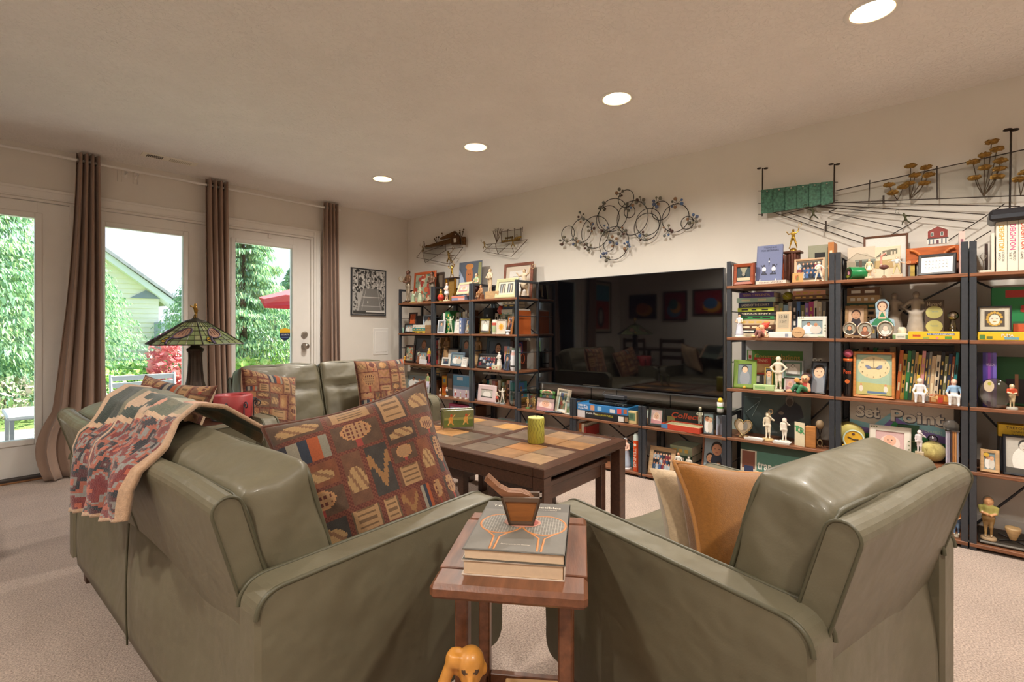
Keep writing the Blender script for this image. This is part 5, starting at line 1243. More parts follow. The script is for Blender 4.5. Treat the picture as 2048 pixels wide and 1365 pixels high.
# ---- photographs and prints
SKIN = ['#d9a987', '#c68f70', '#e0b596', '#b97f60']
def art(mb, key, w, h, y, z0, seed):
    g = random.Random(seed); x0, x1, z1 = -w/2, w/2, z0+h; cl = (x0, x1, z0, z1); e = 3e-4
    F = lambda pts, c, k: mb.flat([(min(max(x0+a*w, x0), x1), min(max(z0+b*h, z0), z1)) for a, b in pts], y-k*e, c)
    O = lambda a, b, ra, rb, c, k, n=16: mb.oval(x0+a*w, z0+b*h, ra*w, rb*h, y-k*e, c, n, cl)
    bgc = {'portrait': '#6f7d80', 'group': '#4a4640', 'couple': '#7d8f94', 'baby': '#c9a7a6', 'cert': '#dfdcd6', 'land': '#8fa3a0', 'abstract': '#8a6a4a', 'sport': '#7f8f5a', 'bw': '#b8b4ab', 'sun': '#cfc4b4', 'face': '#5f6a78', 'double': '#c9c2b0', 'lines': '#e6e4de', 'suit': '#8fa0ab', 'orange': '#cf5f2c', 'mosaic': '#9fa58c', 'mask': '#4a4038', 'lady': '#c9a98c'}.get(key, '#888')
    F([(0, 0), (1, 0), (1, 1), (0, 1)], bgc, 0)
    def person(cx_, top, s_, sk, hair, shirt, k):
        O(cx_, top-.62*s_, .36*s_, .42*s_, shirt, k); O(cx_, top-.16*s_, .15*s_*h/w*1.0, .175*s_, hair, k+1); O(cx_, top-.20*s_, .125*s_*h/w, .15*s_, sk, k+2)
        if s_ > .5: [O(cx_+d_*s_*h/w, top-.18*s_, .014*s_*h/w, .012*s_, '#3a2a22', k+2.3, 8) for d_ in (-.05, .05)]; O(cx_, top-.275*s_, .045*s_*h/w, .012*s_, '#9a5a4c', k+2.3, 10)
    if key in ('portrait', 'face'): person(.5, .92, 1.0 if key == 'portrait' else 1.25, g.choice(SKIN), g.choice(['#3a2a20', '#241c18', '#6b4a2c']), g.choice(['#2f3a52', '#8a8f96', '#b9b4a8', '#34302e']), 1)
    elif key == 'couple': person(.34, .86, .8, g.choice(SKIN), '#3a2a20', '#e4e2de', 1); person(.68, .8, .75, g.choice(SKIN), '#b9906a', '#c9c4ba', 4)
    elif key == 'suit': person(.33, .66, .6, SKIN[0], '#241c18', '#3a3f55', 1); person(.66, .92, .85, SKIN[1], '#241c18', '#2c3348', 4); person(.78, .5, .45, SKIN[2], '#3a2a20', '#c9d2dc', 7)
    elif key == 'group':
        for r_ in range(3):
            for k in range(6): a = .09+k*.164+.04*(r_ % 2); person(a, .92-.24*r_, .34, g.choice(SKIN), g.choice(['#2a201a', '#4a3524']), g.choice(['#3c5f8f', '#22262f', '#a9b4bd', '#7a2f38', '#2f4a6a']), 1+r_*3)
    elif key == 'baby': O(.5, .42, .36, .40, '#e6c9be', 1); O(.5, .56, .22, .26, '#dfae95', 2); O(.43, .58, .025, .03, '#3a2a24', 3); O(.57, .58, .025, .03, '#3a2a24', 3); O(.5, .47, .06, .02, '#b06a60', 3); F([(0, 0), (1, 0), (1, .2), (0, .3)], '#b9868a', 4)
    elif key == 'cert':
        for k in range(5): F([(.2, .2+.13*k), (.8-.1*(k % 2), .2+.13*k), (.8-.1*(k % 2), .225+.13*k), (.2, .225+.13*k)], '#a9a49c', 1)
    elif key == 'land': F([(0, 0), (1, 0), (1, .45), (0, .38)], '#5f7a4a', 1); O(.3, .5, .16, .2, '#4a6a45', 2); O(.75, .5, .2, .16, '#56754c', 2); F([(.4, 0), (.6, 0), (.52, .4), (.48, .4)], '#b8a98a', 3)
    elif key == 'sport': person(.5, .95, .9, SKIN[0], '#5a3a24', '#e6e4de', 1); O(.82, .72, .1, .14, '#c9a24a', 5)
    elif key == 'sun':
        for k in range(14): a = 2*math.pi*k/14; F([(.5+.2*math.cos(a-.16), .5+.2*math.sin(a-.16)), (.5+.42*math.cos(a), .5+.42*math.sin(a)), (.5+.2*math.cos(a+.16), .5+.2*math.sin(a+.16))], '#cf9a34', 1)
        O(.5, .5, .23, .24, '#d9a63c', 2); O(.5, .5, .15, .16, '#c98a2c', 3)
    elif key == 'bw': person(.5, .95, .95, '#cfcac0', '#3a3835', '#e4e1da', 1); F([(0, 0), (1, 0), (1, .12), (0, .16)], '#4f4d48', 5)
    elif key == 'double':
        for a in (.27, .73): F([(a-.16, .15), (a+.16, .15), (a+.16, .85), (a-.16, .85)], '#4a4a46', 1); F([(a-.10, .15), (a-.02, .15), (a-.02, .8), (a-.1, .8)], '#9aa0a6', 2); F([(a+.03, .15), (a+.10, .15), (a+.10, .75), (a+.03, .75)], '#c4b49a', 2)
    elif key == 'lines':
        for k in range(3):
            for q in range(7): b = .22+.2*k; a = .12+.11*q; F([(a, b), (a+.06, b), (a+.06, b+.10), (a+.03, b+.15), (a, b+.10)], '#55524c', 1); F([(a+.008, b+.01), (a+.052, b+.01), (a+.052, b+.09), (a+.008, b+.09)], '#e6e4de', 2)
    elif key == 'orange':
        for k in range(26): a, b = g.random(), g.random(); F([(a, b), (a+.16, b+.10), (a+.14, b+.13), (a-.01, b+.03)], g.choice(['#8f3a1c', '#e08a4a', '#a8491f', '#e9a060']), 1+k*.05)
    elif key == 'mosaic':
        for k in range(46): a, b = g.random(), g.random(); O(a, b, .05+.09*g.random(), .04+.08*g.random(), g.choice(['#b5563a', '#8f9f86', '#d8b49a', '#7a8a74', '#c46a48', '#cfc9b0', '#a8443a', '#5f7a6a']), 1+k*.04, 7)
    elif key == 'mask': O(.5, .45, .27, .34, '#c9c2ae', 1); O(.38, .52, .06, .03, '#8f7a6a', 2); O(.62, .52, .06, .03, '#8f7a6a', 2); O(.5, .33, .1, .03, '#a8863c', 2); [O(.5+.36*math.cos(q), .5+.4*math.sin(q), .08, .08, '#b8923c', 1) for q in [.3+k*.42 for k in range(14)]]; O(.5, .45, .26, .33, '#d2ccba', 1.5); O(.38, .52, .06, .03, '#8f6a5a', 2.5); O(.62, .52, .06, .03, '#8f6a5a', 2.5); O(.5, .33, .1, .03, '#a8863c', 2.5)
    elif key == 'lady': person(.5, .95, 1.0, '#c99a78', '#4a2f22', '#3a3034', 1)
    elif key == 'abstract':
        for k in range(16): a, b = g.random(), g.random(); O(a, b, .1+.15*g.random(), .08+.12*g.random(), g.choice(['#3a4a6a', '#b59a6a', '#6a7f6a', '#8a3f34', '#c9bda4', '#2f3a3a']), 1+k*.1, 9)
def pic(label, px0, px1, ytop, lvl, off, fc, bw, key, mat_=None, mw=.18, lean=9, yaw=0, name='framed_photo', m=None, h=None, depth=.014, seed=None, glass=True, group=None):
    t, w, hh = root(name, label, 'picture frame', px0, px1, ytop, lvl, off, yaw, lean, group); h = h or hh/math.cos(R(lean)); b = bw*min(w, h)
    t.location.z += depth*math.sin(R(lean))
    MB().frame(w, h, b, depth, col(fc)).build('frame', m or satin, t)
    iw, ih = w-2*b, h-2*b; pm = MB()
    if mat_:
        MB().at(0, 0, b).flat([(-iw/2, 0), (iw/2, 0), (iw/2, ih), (-iw/2, ih)], depth*.55, col(mat_)).build('mat_board', paper, t)
        q = mw*min(iw, ih); art(pm, key, iw-2*q, ih-2*q, depth*.5, b+q, seed or int(px0*3+px1))
    else: art(pm, key, iw, ih, depth*.5, b, seed or int(px0*3+px1))
    pm.build('photograph', paper, t)
    if lean > 3: MB().at(0, depth, h*.62, rx=24).box(-w*.08, w*.08, 0, .004, -h*.60, 0, '#2a2420').build('easel_back', matte, t)
    return t
# ---- figurines
def human(h, skin, hair, top, bottom, shoe, pose='stand', skirt=False, yaw=0, base=None, racket=None, fat=1., hat=None, base_r=.2, headk=1.0):
    H = h; f = fat
    pv = {'stand': [(-.16, -.02, .64), (-.17, -.05, .48), (.16, -.02, .64), (.17, -.05, .48)], 'hips': [(-.22, 0, .66), (-.11, -.06, .54), (.22, 0, .66), (.11, -.06, .54)], 'serve': [(-.2, -.05, .74), (-.28, -.1, .86), (.2, .02, .84), (.24, .02, .98)],
          'swing': [(-.16, -.08, .66), (-.05, -.16, .60), (.18, -.08, .68), (.28, -.14, .62)], 'hold': [(-.15, -.06, .64), (-.03, -.15, .62), (.15, -.06, .64), (.05, -.15, .60)], 'hat': [(-.15, -.02, .62), (-.14, -.06, .48), (.22, -.06, .74), (.09, -.08, .87)], 'reach': [(-.22, -.02, .76), (-.36, -.04, .74), (.2, -.02, .66), (.32, -.04, .58)]}
    le, lh, re, rh = pv.get(pose, pv['stand']); z = 0.
    P_ = []
    A = lambda *a: P_.append(a)
    v = lambda p: tuple(q*H for q in p)
    sit = pose == 'sit'
    if sit: z = -.27; le, lh, re, rh = (-.16, -.05, .62), (-.10, -.16, .46), (.16, -.05, .62), (.10, -.16, .46)
    up = lambda p: (p[0], p[1], p[2]+z)
    lean = -.05 if pose in ('swing', 'reach') else 0
    A('c', v(up((0, 0, .53))), v(up((0, lean, .66))), .085*H*f, .075*H*f, bottom if not skirt else top); A('c', v(up((0, lean, .66))), v(up((0, lean, .77))), .08*H*f, .085*H*f, top)
    A('c', v(up((-.09*f, lean, .775))), v(up((.09*f, lean, .775))), .045*H, .045*H, top); A('c', v(up((0, lean, .79))), v(up((0, lean, .87))), .032*H, .03*H, skin)
    hk = headk
    A('e', v(up((0, lean-.01, .91+.02*(hk-1)))), (.052*H*hk, .058*H*hk, .068*H*hk), skin); A('e', v(up((0, lean+.018, .928+.03*(hk-1)))), (.058*H*hk, .058*H*hk, .062*H*hk), hair)
    A('c', v(up((0, lean-.065*hk, .905))), v(up((0, lean-.072*hk, .90))), .009*H, .011*H, skin)
    if hat: A('e', v(up((0, lean, .965))), (.085*H, .085*H, .02*H), hat); A('e', v(up((0, lean, .975))), (.05*H, .05*H, .035*H), hat)
    for e_, h_, s_ in ((le, lh, -1), (re, rh, 1)):
        A('c', v(up((s_*.105*f, lean, .765))), v(up(e_)), .036*H*f, .028*H, top if not skirt else skin); A('c', v(up(e_)), v(up(h_)), .027*H, .021*H, skin); A('e', v(up(h_)), (.026*H, .026*H, .028*H), skin)
    if sit:
        for s_ in (-1, 1): A('c', v((s_*.06, 0, .25)), v((s_*.09, -.22, .27)), .058*H, .045*H, bottom); A('c', v((s_*.09, -.22, .27)), v((s_*.09, -.24, .05)), .042*H, .03*H, bottom); A('c', v((s_*.09, -.24, .035)), v((s_*.09, -.31, .025)), .028*H, .022*H, shoe)
        A('b', v((0, .03, .1)), (.11*H, .09*H, .08*H), .02*H, base or '#8a6a4a')
    else:
        sp = .16 if pose in ('swing', 'serve', 'reach') else .055
        for s_ in (-1, 1):
            A('c', v((s_*.05, 0, .5)), v((s_*(sp*.6+.02), -.02*s_, .27)), .058*H*f, .042*H, bottom if not skirt else skin); A('c', v((s_*(sp*.6+.02), -.02*s_, .27)), v((s_*sp, .02*s_, .05)), .04*H, .026*H, bottom if not skirt else skin); A('c', v((s_*sp, .02*s_, .03)), v((s_*sp*1.1, .02*s_-.06, .022)), .027*H, .022*H, shoe)
        if skirt:
            n = {True: .33, 'long': .05, 'short': .38}.get(skirt, .33); A('c', v((0, lean, .56)), v((0, 0, .5)), .08*H, .12*H, bottom); A('c', v((0, 0, .5)), v((0, 0, n+.03)), .11*H, .155*H if n > .2 else .18*H, bottom)
    return solid_mb(P_, H/46, .03*H), tuple(q*H for q in up(rh))
def racket_part(parent, hand, h, c='#b08a5a', ang=55):
    a = R(ang); d = Vector((math.cos(a), -.15, math.sin(a))); p0 = Vector(hand)-d*.03*h; p1 = p0+d*.14*h; c_ = p1+d*.09*h; u = Vector((-math.sin(a), 0, math.cos(a)))
    mb = MB(); mb.tube([p0, p1], .008*h, c, 6); mb.tube([c_+d*(.095*h*math.cos(q))+u*(.072*h*math.sin(q)) for q in [2*math.pi*k/18 for k in range(18)]], .009*h, c, 5, True)
    for k in (-2, -1, 0, 1, 2): q = .03*h*k; mb.tube([c_+u*q-d*.08*h, c_+u*q+d*.08*h], .0025*h, '#d8d2c2', 3, cap=False)
    mb.build('racket', satin, parent)
def fig(label, px0, px1, ytop, lvl, off, skin='#d8b894', hair='#6a4a30', top='#dcd4c0', bottom='#dcd4c0', shoe='#cfc4ae', pose='stand', skirt=False, yaw=0, base='disc', bc='#6a5138', racket=None, m=None, fat=1., hat=None, name='figurine', headk=1.0):
    t, w, h = root(name, label, 'figurine', px0, px1, ytop, lvl, off+.02, yaw); bh = .0
    if base == 'disc': bh = .012; MB().lathe([(min(w*.45, .2*h), 0), (min(w*.45, .2*h), .008), (min(w*.4, .18*h), .012)], bc, 20).build('base', m or gloss, t)
    elif base == 'block': bh = .018; MB().box(-min(w*.45, .22*h), min(w*.45, .22*h), -.12*h, .14*h, 0, .018, bc, .002).build('base', m or satin, t)
    k = {'serve': 1.02, 'sit': .72}.get(pose, 1.0); hh = (h-bh)/k
    mb, hand = human(hh, skin, hair, top, bottom, shoe, pose, skirt, fat=fat, hat=hat, base=bc, headk=headk)
    mb.v = [(x, y, z+bh-.001) for x, y, z in mb.v]; mb.build('body', m or gloss, t)
    if racket: racket_part(t, (hand[0], hand[1], hand[2]+bh), hh, racket[0] if isinstance(racket, tuple) else '#b08a5a', racket[1] if isinstance(racket, tuple) else 55)
    return t
# ---- boxes
def carton(label, px0, px1, ytop, lvl, off, c, d=.05, name='game_box', cat='box', yaw=0, lean=0, top=None, bands=(), texts=(), m=None, group=None, h=None, w=None):
    """printed box: bands are (x0,x1,z0,z1,colour) in 0..1, texts (string,x,z,height,width,colour,bold)"""
    t, w_, h_ = root(name, label, cat, px0, px1, ytop, lvl, off, yaw, lean, group); w, h = w or w_, h or h_
    t.location.z += d*math.sin(R(lean))
    mb = MB(); mb.box(-w/2, w/2, 0, d, 0, h, col(c), min(.0015, h*.05)); mb.build('carton', m or paper, t)
    pr = MB(); k = 0
    for b in bands: k += 1; x0, x1, z0, z1 = [q for q in b[:4]]; pr.flat([(-w/2+x0*w, z0*h), (-w/2+x1*w, z0*h), (-w/2+x1*w, z1*h), (-w/2+x0*w, z1*h)], -.0003-k*.00008, col(b[4]))
    if pr.f: pr.build('print', paper, t)
    if texts:
        for q in texts: MB().text(q[0], -w/2+q[1]*w, q[2]*h, q[3]*h, -.0014, col(q[5]), w=None if q[4] is None else q[4]*w, bold=q[6] if len(q) > 6 else 0, shear=q[7] if len(q) > 7 else 0).build('lettering', paper, t)
    return t
def turned(name, label, cat, px0, px1, ytop, lvl, off, prof, c='#ccc', m=None, n=24, part='body'):
    """lathe-turned thing; profile radii as a share of half width, heights as a share of height"""
    t, w, h = root(name, label, cat, px0, px1, ytop, lvl, off); t.location.x += w/2
    MB().lathe([(q[0]*w/2, q[1]*h)+tuple(q[2:]) for q in prof], c, n).build(part, m or gloss, t)
    return t, w, h
def ballthing(name, label, cat, px0, px1, ytop, lvl, off, c, m=None, stripes=None):
    t, w, h = root(name, label, cat, px0, px1, ytop, lvl, off); t.location.x += w/2; r_ = w/2
    MB().ball(0, 0, r_, r_, c, 18).build('ball', m or satin, t)
    if stripes: s = MB(); s.tube([((r_*1.0)*math.cos(q)*math.cos(.45*math.sin(2*q)), r_*math.sin(q)*math.cos(.45*math.sin(2*q)), r_+r_*math.sin(.45*math.sin(2*q))) for q in [2*math.pi*k/40 for k in range(40)]], r_*.05, stripes, 5, True); s.build('seam', satin, t)
    return t
# ================================================================== right-hand tall shelves
bronze = mat('cold_cast_bronze', .42, metal=.35, noise=.25, nscale=40); goldm = mat('polished_gold', .22, metal=1, noise=.1, nscale=30); stone = mat('grey_stone', .7, noise=.15, nscale=30)
# ---- shelf with the blue book, top level
t, w, h = root('round_tray', 'round tarnished metal tray standing behind the framed medal', 'tray', 1460, 1537, 473, 4, .21, lean=7)
r_ = w/2; mb = MB(); mb.at(0, 0, r_, rx=90); mb.lathe([(.01, .004), (r_*.78, .004), (r_*.82, .012), (r_*.97, .016), (r_, .012), (r_, 0), (.01, 0)], '#4a4234', 40, cap=False); mb.build('dish', bronze, t)
mb = MB(); mb.at(0, -.0165, r_, rx=90); [mb.tube([(r_*q*math.cos(a), r_*q*math.sin(a), .001) for a in [2*math.pi*k/36 for k in range(36)]], .0025, '#5f5642', 5, True) for q in (.84, .95)]; mb.build('chased_rim', bronze, t)
t = pic('orange wood shadow box with a silver medal', 1457, 1507, 528, 4, .02, '#8a3f1e', .17, 'cert', None, lean=5, m=woodm, depth=.03, name='framed_medal')
bx = [c for c in t.children if c.name.startswith('photograph')][0]
w = onX(1457, HOR, FX+.02).y-onX(1507, HOR, FX+.02).y; h = w*.9
mb = MB(); mb.box(-w*.31, w*.31, .012, .0135, h*.17, h*.90, '#2f3c40'); mb.flat([(-w*.16, h*.86), (w*.16, h*.86), (w*.03, h*.52), (-w*.03, h*.52)], .011, '#8f8a74'); mb.box(-w*.26, w*.26, .0105, .0115, h*.22, h*.36, '#c7b394'); mb.build('velvet_mount', matte, t)
mb = MB(); mb.at(0, .009, h*.50, rx=90); mb.cyl(0, 0, 0, .003, .010, '#cfcabc', 16); mb.build('medal', metalm, t)
t = carton('blue clothbound tennis book on a clear easel', 1511, 1563, 489, LV[4]+.022, .07, '#5f678a', .016, 'easel_book', 'book', lean=10, bands=((0, .05, 0, 1, '#565d80'), (.3, .34, .2, .45, '#22263a'), (.62, .66, .2, .45, '#22263a'), (.22, .44, .17, .2, '#22263a'), (.55, .78, .17, .2, '#22263a'), (.49, .52, .48, .64, '#22263a')), texts=(('TENNIS', .52, .93, .045, .5, '#2b3050'), ('FOR BEGINNERS', .52, .85, .05, .66, '#2b3050')))
pr = MB(); w = .16
for s_ in (-1, 1):
    x = s_*.028
    pr.oval(x, .075, .012, .018, -.0016, '#c9cbd4', 12); pr.oval(x, .098, .007, .008, -.0017, '#20243a', 10); pr.flat([(x-.016, .04), (x-.010, .04), (x+.002, .064), (x-.006, .066)], -.0016, '#20243a'); pr.flat([(x+.016, .04), (x+.010, .04), (x-.002, .064), (x+.006, .066)], -.0016, '#20243a'); pr.flat([(x+s_*.008, .085), (x+s_*.02, .105), (x+s_*.017, .107), (x+s_*.005, .088)], -.0016, '#20243a')
pr.oval(0, .125, .005, .006, -.0016, '#c9cbd4', 10); pr.flat([(-.0012, .10), (.0012, .10), (.0012, .12), (-.0012, .12)], -.0016, '#20243a'); pr.build('cover_drawing', paper, t)
for s_ in (-1, 1): MB().tube([(s_*.045, -.03, -.022), (s_*.045, -.02, .004), (s_*.045, .03, -.02), (s_*.045, .05, .09)], .003, '#cfd6d4', 6).build('easel_leg', gloss, t)
book('white spined book lying under the blue easel book', onX(1540, 560, FX+.05)*Vector((1, 1, 0)) if False else Vector((FX+.03, onX(1541, HOR, FX+.03).y, LV[4]+.0006)), -90, .172, .0215, .12, '#d2c4b8', True, ink='#3a3030', title='TENNIS WORLD')
t, w, h = root('trophy', 'tall wood column trophy topped by a gold tennis player', 'trophy', 1566, 1600, 497, 4, .15); t.location.x += w/2
MB().box(-w*.56, w*.56, -w*.5, w*.5, 0, .018, '#4a2a1c', .003).build('plinth', woodm, t)
mb = MB(); n = 12; hc = h-.03
for k in range(n): a = 2*math.pi*k/n; mb.cyl(w*.34*math.cos(a), w*.34*math.sin(a), .018, hc, w*.095, '#5a3022', 8)
mb.cyl(0, 0, .018, hc, w*.33, '#4a281c', 16); mb.build('fluted_column', woodm, t)
MB().box(-w*.52, w*.52, -w*.46, w*.46, hc, hc+.014, '#5a3626', .003).build('cap', woodm, t)
MB().lathe([(w*.24, hc+.014), (w*.2, hc+.03), (w*.1, hc+.036)], '#c9a04a', 16).build('gold_base', goldm, t)
mb, hd_ = human(.125, *['#d8b050']*5, pose='serve'); mb.v = [(x, y, z+hc+.034) for x, y, z in mb.v]; mb.build('gold_player', goldm, t); racket_part(t, (hd_[0], hd_[1], hd_[2]+hc+.034), .125, '#d8b050', 70)
book('orange red book standing behind the blue easel book', Vector((FX+.22, onX(1563, HOR, FX+.22).y, LV[4]+.0008)), -90, .03, .20, .10, '#a5481f')
book('sage hardback leaning behind the team photograph', Vector((FX+.24, onX(1640, HOR, FX+.24).y, LV[4]+.0008)), -90, .13, .245, .022, '#9a9a84', title=None)
book('orange book end behind the team photograph beside the post', Vector((FX+.20, onX(1662, HOR, FX+.20).y, LV[4]+.0008)), -90, .03, .25, .12, '#b9763c')
pic('pale wood frame with a team photograph', 1587, 1649, 517, 4, .055, '#c9a888', .07, 'group', '#d9bfa2', .04, lean=7)
carton('small tan card with a tiny painted player', 1584, 1606, 546, 4, .02, '#b98a52', .004, 'art_card', 'card', lean=8, bands=((.35, .6, .2, .62, '#7a6a34'), (.42, .56, .62, .78, '#8f4a2c'), (.3, .4, .3, .7, '#a8552f')))
fig('white porcelain player lunging in front of the team photograph', 1628, 1648, 523, 4, .015, '#d8cdb8', '#cfc4ae', '#ddd4c2', '#ddd4c2', '#d2c7b2', 'swing', base=None, racket=('#c9b48f', 20))
# ---- level 4 (second from top)
stack(1470, 1550, 585, 3, .10, ['purple', 'mint', 'navy', 'lime', 'charcoal', 'green', 'beige', 'brown', 'black', 'cream'], 'behind the red haired doll', titles={0: 'TENNIS CONFIDENTIAL', 2: 'LADIES OF THE COURT', 4: 'VENUS ENVY'})
fig('white and blue porcelain lady in a long dress beside the book pile', 1466, 1492, 629, 3, .01, '#d8a888', '#8a4a34', '#dfe0e2', '#c9cbd8', '#ccc', 'hold', 'long', base='disc', bc='#d9d2c8')
t, w, h = root('sitting_doll', 'sitting doll figurine with wild red hair', 'figurine', 1505, 1542, 638, 3, .035)
s_ = w/.16
solid_mb([('b', (0, .01, .004), (.06*s_, .035*s_, .002), .002, '#c9a27a'), ('c', (.02*s_, .01, .03*s_), (.01*s_, .0, .06*s_), .026*s_, .022*s_, '#cf7a70'), ('e', (.0, -.008, .093*s_), (.026*s_, .024*s_, .026*s_), '#e0b08c'), ('e', (.022*s_, .012, .108*s_), (.034*s_, .026*s_, .030*s_), '#c2402f'), ('c', (.04*s_, .01, .12*s_), (.06*s_, .01, .135*s_), .018*s_, .008*s_, '#c2402f'),
          ('c', (.01*s_, -.01, .02*s_), (-.025*s_, -.03, .055*s_), .016*s_, .014*s_, '#7a4a44'), ('c', (-.025*s_, -.03, .055*s_), (-.045*s_, -.035, .012*s_), .014*s_, .012*s_, '#7a4a44'), ('c', (.02*s_, -.01, .02*s_), (.0, -.04, .055*s_), .016*s_, .014*s_, '#8a5a50'), ('c', (.0, -.04, .055*s_), (-.005*s_, -.045, .012*s_), .014*s_, .012*s_, '#8a5a50'),
          ('c', (-.045*s_, -.035, .012*s_), (-.062*s_, -.045, .010*s_), .012*s_, .010*s_, '#d8b07a'), ('c', (.02*s_, 0, .062*s_), (-.02*s_, -.025, .075*s_), .009*s_, .009*s_, '#e0b08c'), ('c', (.03*s_, 0, .06*s_), (.04*s_, -.01, .02*s_), .009*s_, .009*s_, '#e0b08c'), ('e', (-.022*s_, -.03, .082*s_), (.018*s_, .006, .018*s_), '#d89a62'), ('e', (-.01*s_, -.031, .096*s_), (.004*s_, .004*s_, .004*s_), '#2a201c'), ('e', (.008*s_, -.031, .096*s_), (.004*s_, .004*s_, .004*s_), '#2a201c')], .0030*s_, .007*s_).build('body', satin, t)
carton('white box lying under the digital clock', 1537, 1583, 665, 3, .012, '#d9d9d6', .06, 'small_box', 'box', bands=((.72, .86, .2, .7, '#8f96a3'),))
t = carton('tan digital desk clock with grey display', 1551, 1581, 624, LV[3]+.021, .03, '#c9a888', .02, 'digital_clock', 'clock', lean=9, bands=((.12, .86, .24, .90, '#a2947c'),), texts=(('12:38', .48, .76, .13, .5, '#3f3a32'), ('5 SAT', .48, .55, .11, .45, '#4f4a40'), ('---', .48, .36, .05, .4, '#4f4a40')))
row(1549, 1652, 603, 3, .15, ['cream', 'sage', 'sky blue', 'silver', 'charcoal', 'blue', 'olive', 'violet', 'magenta', 'ivory', 'cream', 'grey'], 'lime racket ball', .13)
stack(1584, 1652, 581, 3, .15, ['peach', 'brown'], 'beside the lime ball', .13, z=LV[3]+.238)
t = ballthing('tennis_ball', 'lime green tennis ball in a dark cup on the books', 'ball', 1563, 1584, 584, LV[3]+.232, .17, '#a9a82c', fabric, '#d8d8b0')
MB().lathe([(.014, -.012), (.022, -.006), (.030, .006), (.031, .010)], '#4a3a24', 18).build('cup', woodm, t)
mb = MB(); t, w, h = root('wooden_disc', 'round pale wooden medallion leaning on the white photo frame', 'medallion', 1584, 1609, 656, 3, .012, lean=6); mb.at(0, 0, w/2, rx=90); mb.lathe([(w/2, -.005), (w/2, .003), (w*.44, .005), (w*.42, .004)], '#b8946c', 30); mb.build('disc', woodm, t); MB().at(0, -.006, w/2).text('ATHENS', 0, 0, .006, 0, '#5f4630', w=w*.5).build('lettering', paper, t)
def tennis_frame(label, px0, px1, ytop, lvl, off, key, h=None):
    t = pic(label, px0, px1, ytop, lvl, off, '#d8d2c6', .17, key, lean=7, depth=.012, name='tennis_framed_photo', h=h); w = onX(px0, HOR, FX+off).y-onX(px1, HOR, FX+off).y; hh = h or (onX((px0+px1)/2, ytop, FX+off).z-(LV[lvl] if isinstance(lvl, int) else lvl))
    d = MB()
    for k in range(3): d.oval(-w*.44+k*.011, hh*.94, .004, .004, -.0006, '#6f7a5a', 12); d.oval(w*.45, hh*(.58-.13*k), .0045, .0045, -.0006, '#7a8266', 12)
    d.text('tennis', w*.30, hh*.075, .007, -.0006, '#4a9a5a', w=w*.2); d.build('painted_balls', paper, t)
    return t
tennis_frame('white tennis photo frame beside the wooden medallion', 1594, 1653, 634, 3, .045, 'couple')
# ---- level 3
carton('large congratulations poster with green field standing at the back of the shelf', 1488, 1626, 684, 2, .30, '#c9cfd6', .006, 'congratulations_poster', 'poster', bands=((.02, .86, 0, .80, '#5f9a4a'), (.04, .10, .58, .78, '#dcd4c4'), (.05, .09, .6, .68, '#b5402f')), texts=(('Congratulations', .48, .66, .12, .68, '#d9b45a', .012), ('Grand Rally GALS', .44, .42, .12, .76, '#dd9a4a', .012)))
pic('green tennis themed frame with a boy portrait', 1461, 1511, 722, 2, .03, '#6f8a3a', .2, 'portrait', lean=14, yaw=8)
ballthing('wooden_ball', 'tiny mustard ball at the foot of the green boy frame', 'ball', 1484, 1491, 772, 2, .012, '#c9a23c')
carton('red rummage card behind the green boy frame', 1506, 1541, 716, 2, .12, '#b5382c', .003, 'greeting_card', 'card', lean=6, bands=((.08, .92, .5, .80, '#c9a06a'), (.1, .9, .1, .45, '#4a4a44'), (.15, .35, .2, .4, '#d8d2c4'), (.55, .85, .15, .42, '#8f8a80')), texts=(('TENNIS', .5, .9, .1, .6, '#e6c9a0'),))
pic('little gold arched photo beside the boy statue', 1528, 1545, 736, 2, .08, '#b9974a', .14, 'portrait', lean=6)
carton('pale green gift box in front of the boy statue', 1506, 1547, 771, 2, .012, '#a9c28a', .05, 'gift_box', 'box', bands=((.1, .6, .3, .7, '#7fa86a'),))
fig('large white plaster statue of a standing boy', 1545, 1569, 714, 2, .02, '#d8cbb4', '#c9baa0', '#d8cdb8', '#d8cdb8', '#cfc3ac', 'hips', base='disc', bc='#c9cbb0', m=matte, headk=1.25)
pic('grey shadow frame with a newspaper clipping', 1563, 1607, 722, LV[2]+.075, .10, '#9aa0a0', .09, 'bw', '#5f7a6a', .12, lean=5, seed=5)
pic('white snapshot in a black stand below the newspaper frame', 1566, 1592, 757, 2, .06, '#1f1d1e', .05, 'baby', '#e0dcd4', .12, lean=12)
t, w, h = root('sitting_doll', 'sitting doll with dark curly hair and green trousers', 'figurine', 1581, 1622, 747, 2, .05); s_ = h/.125
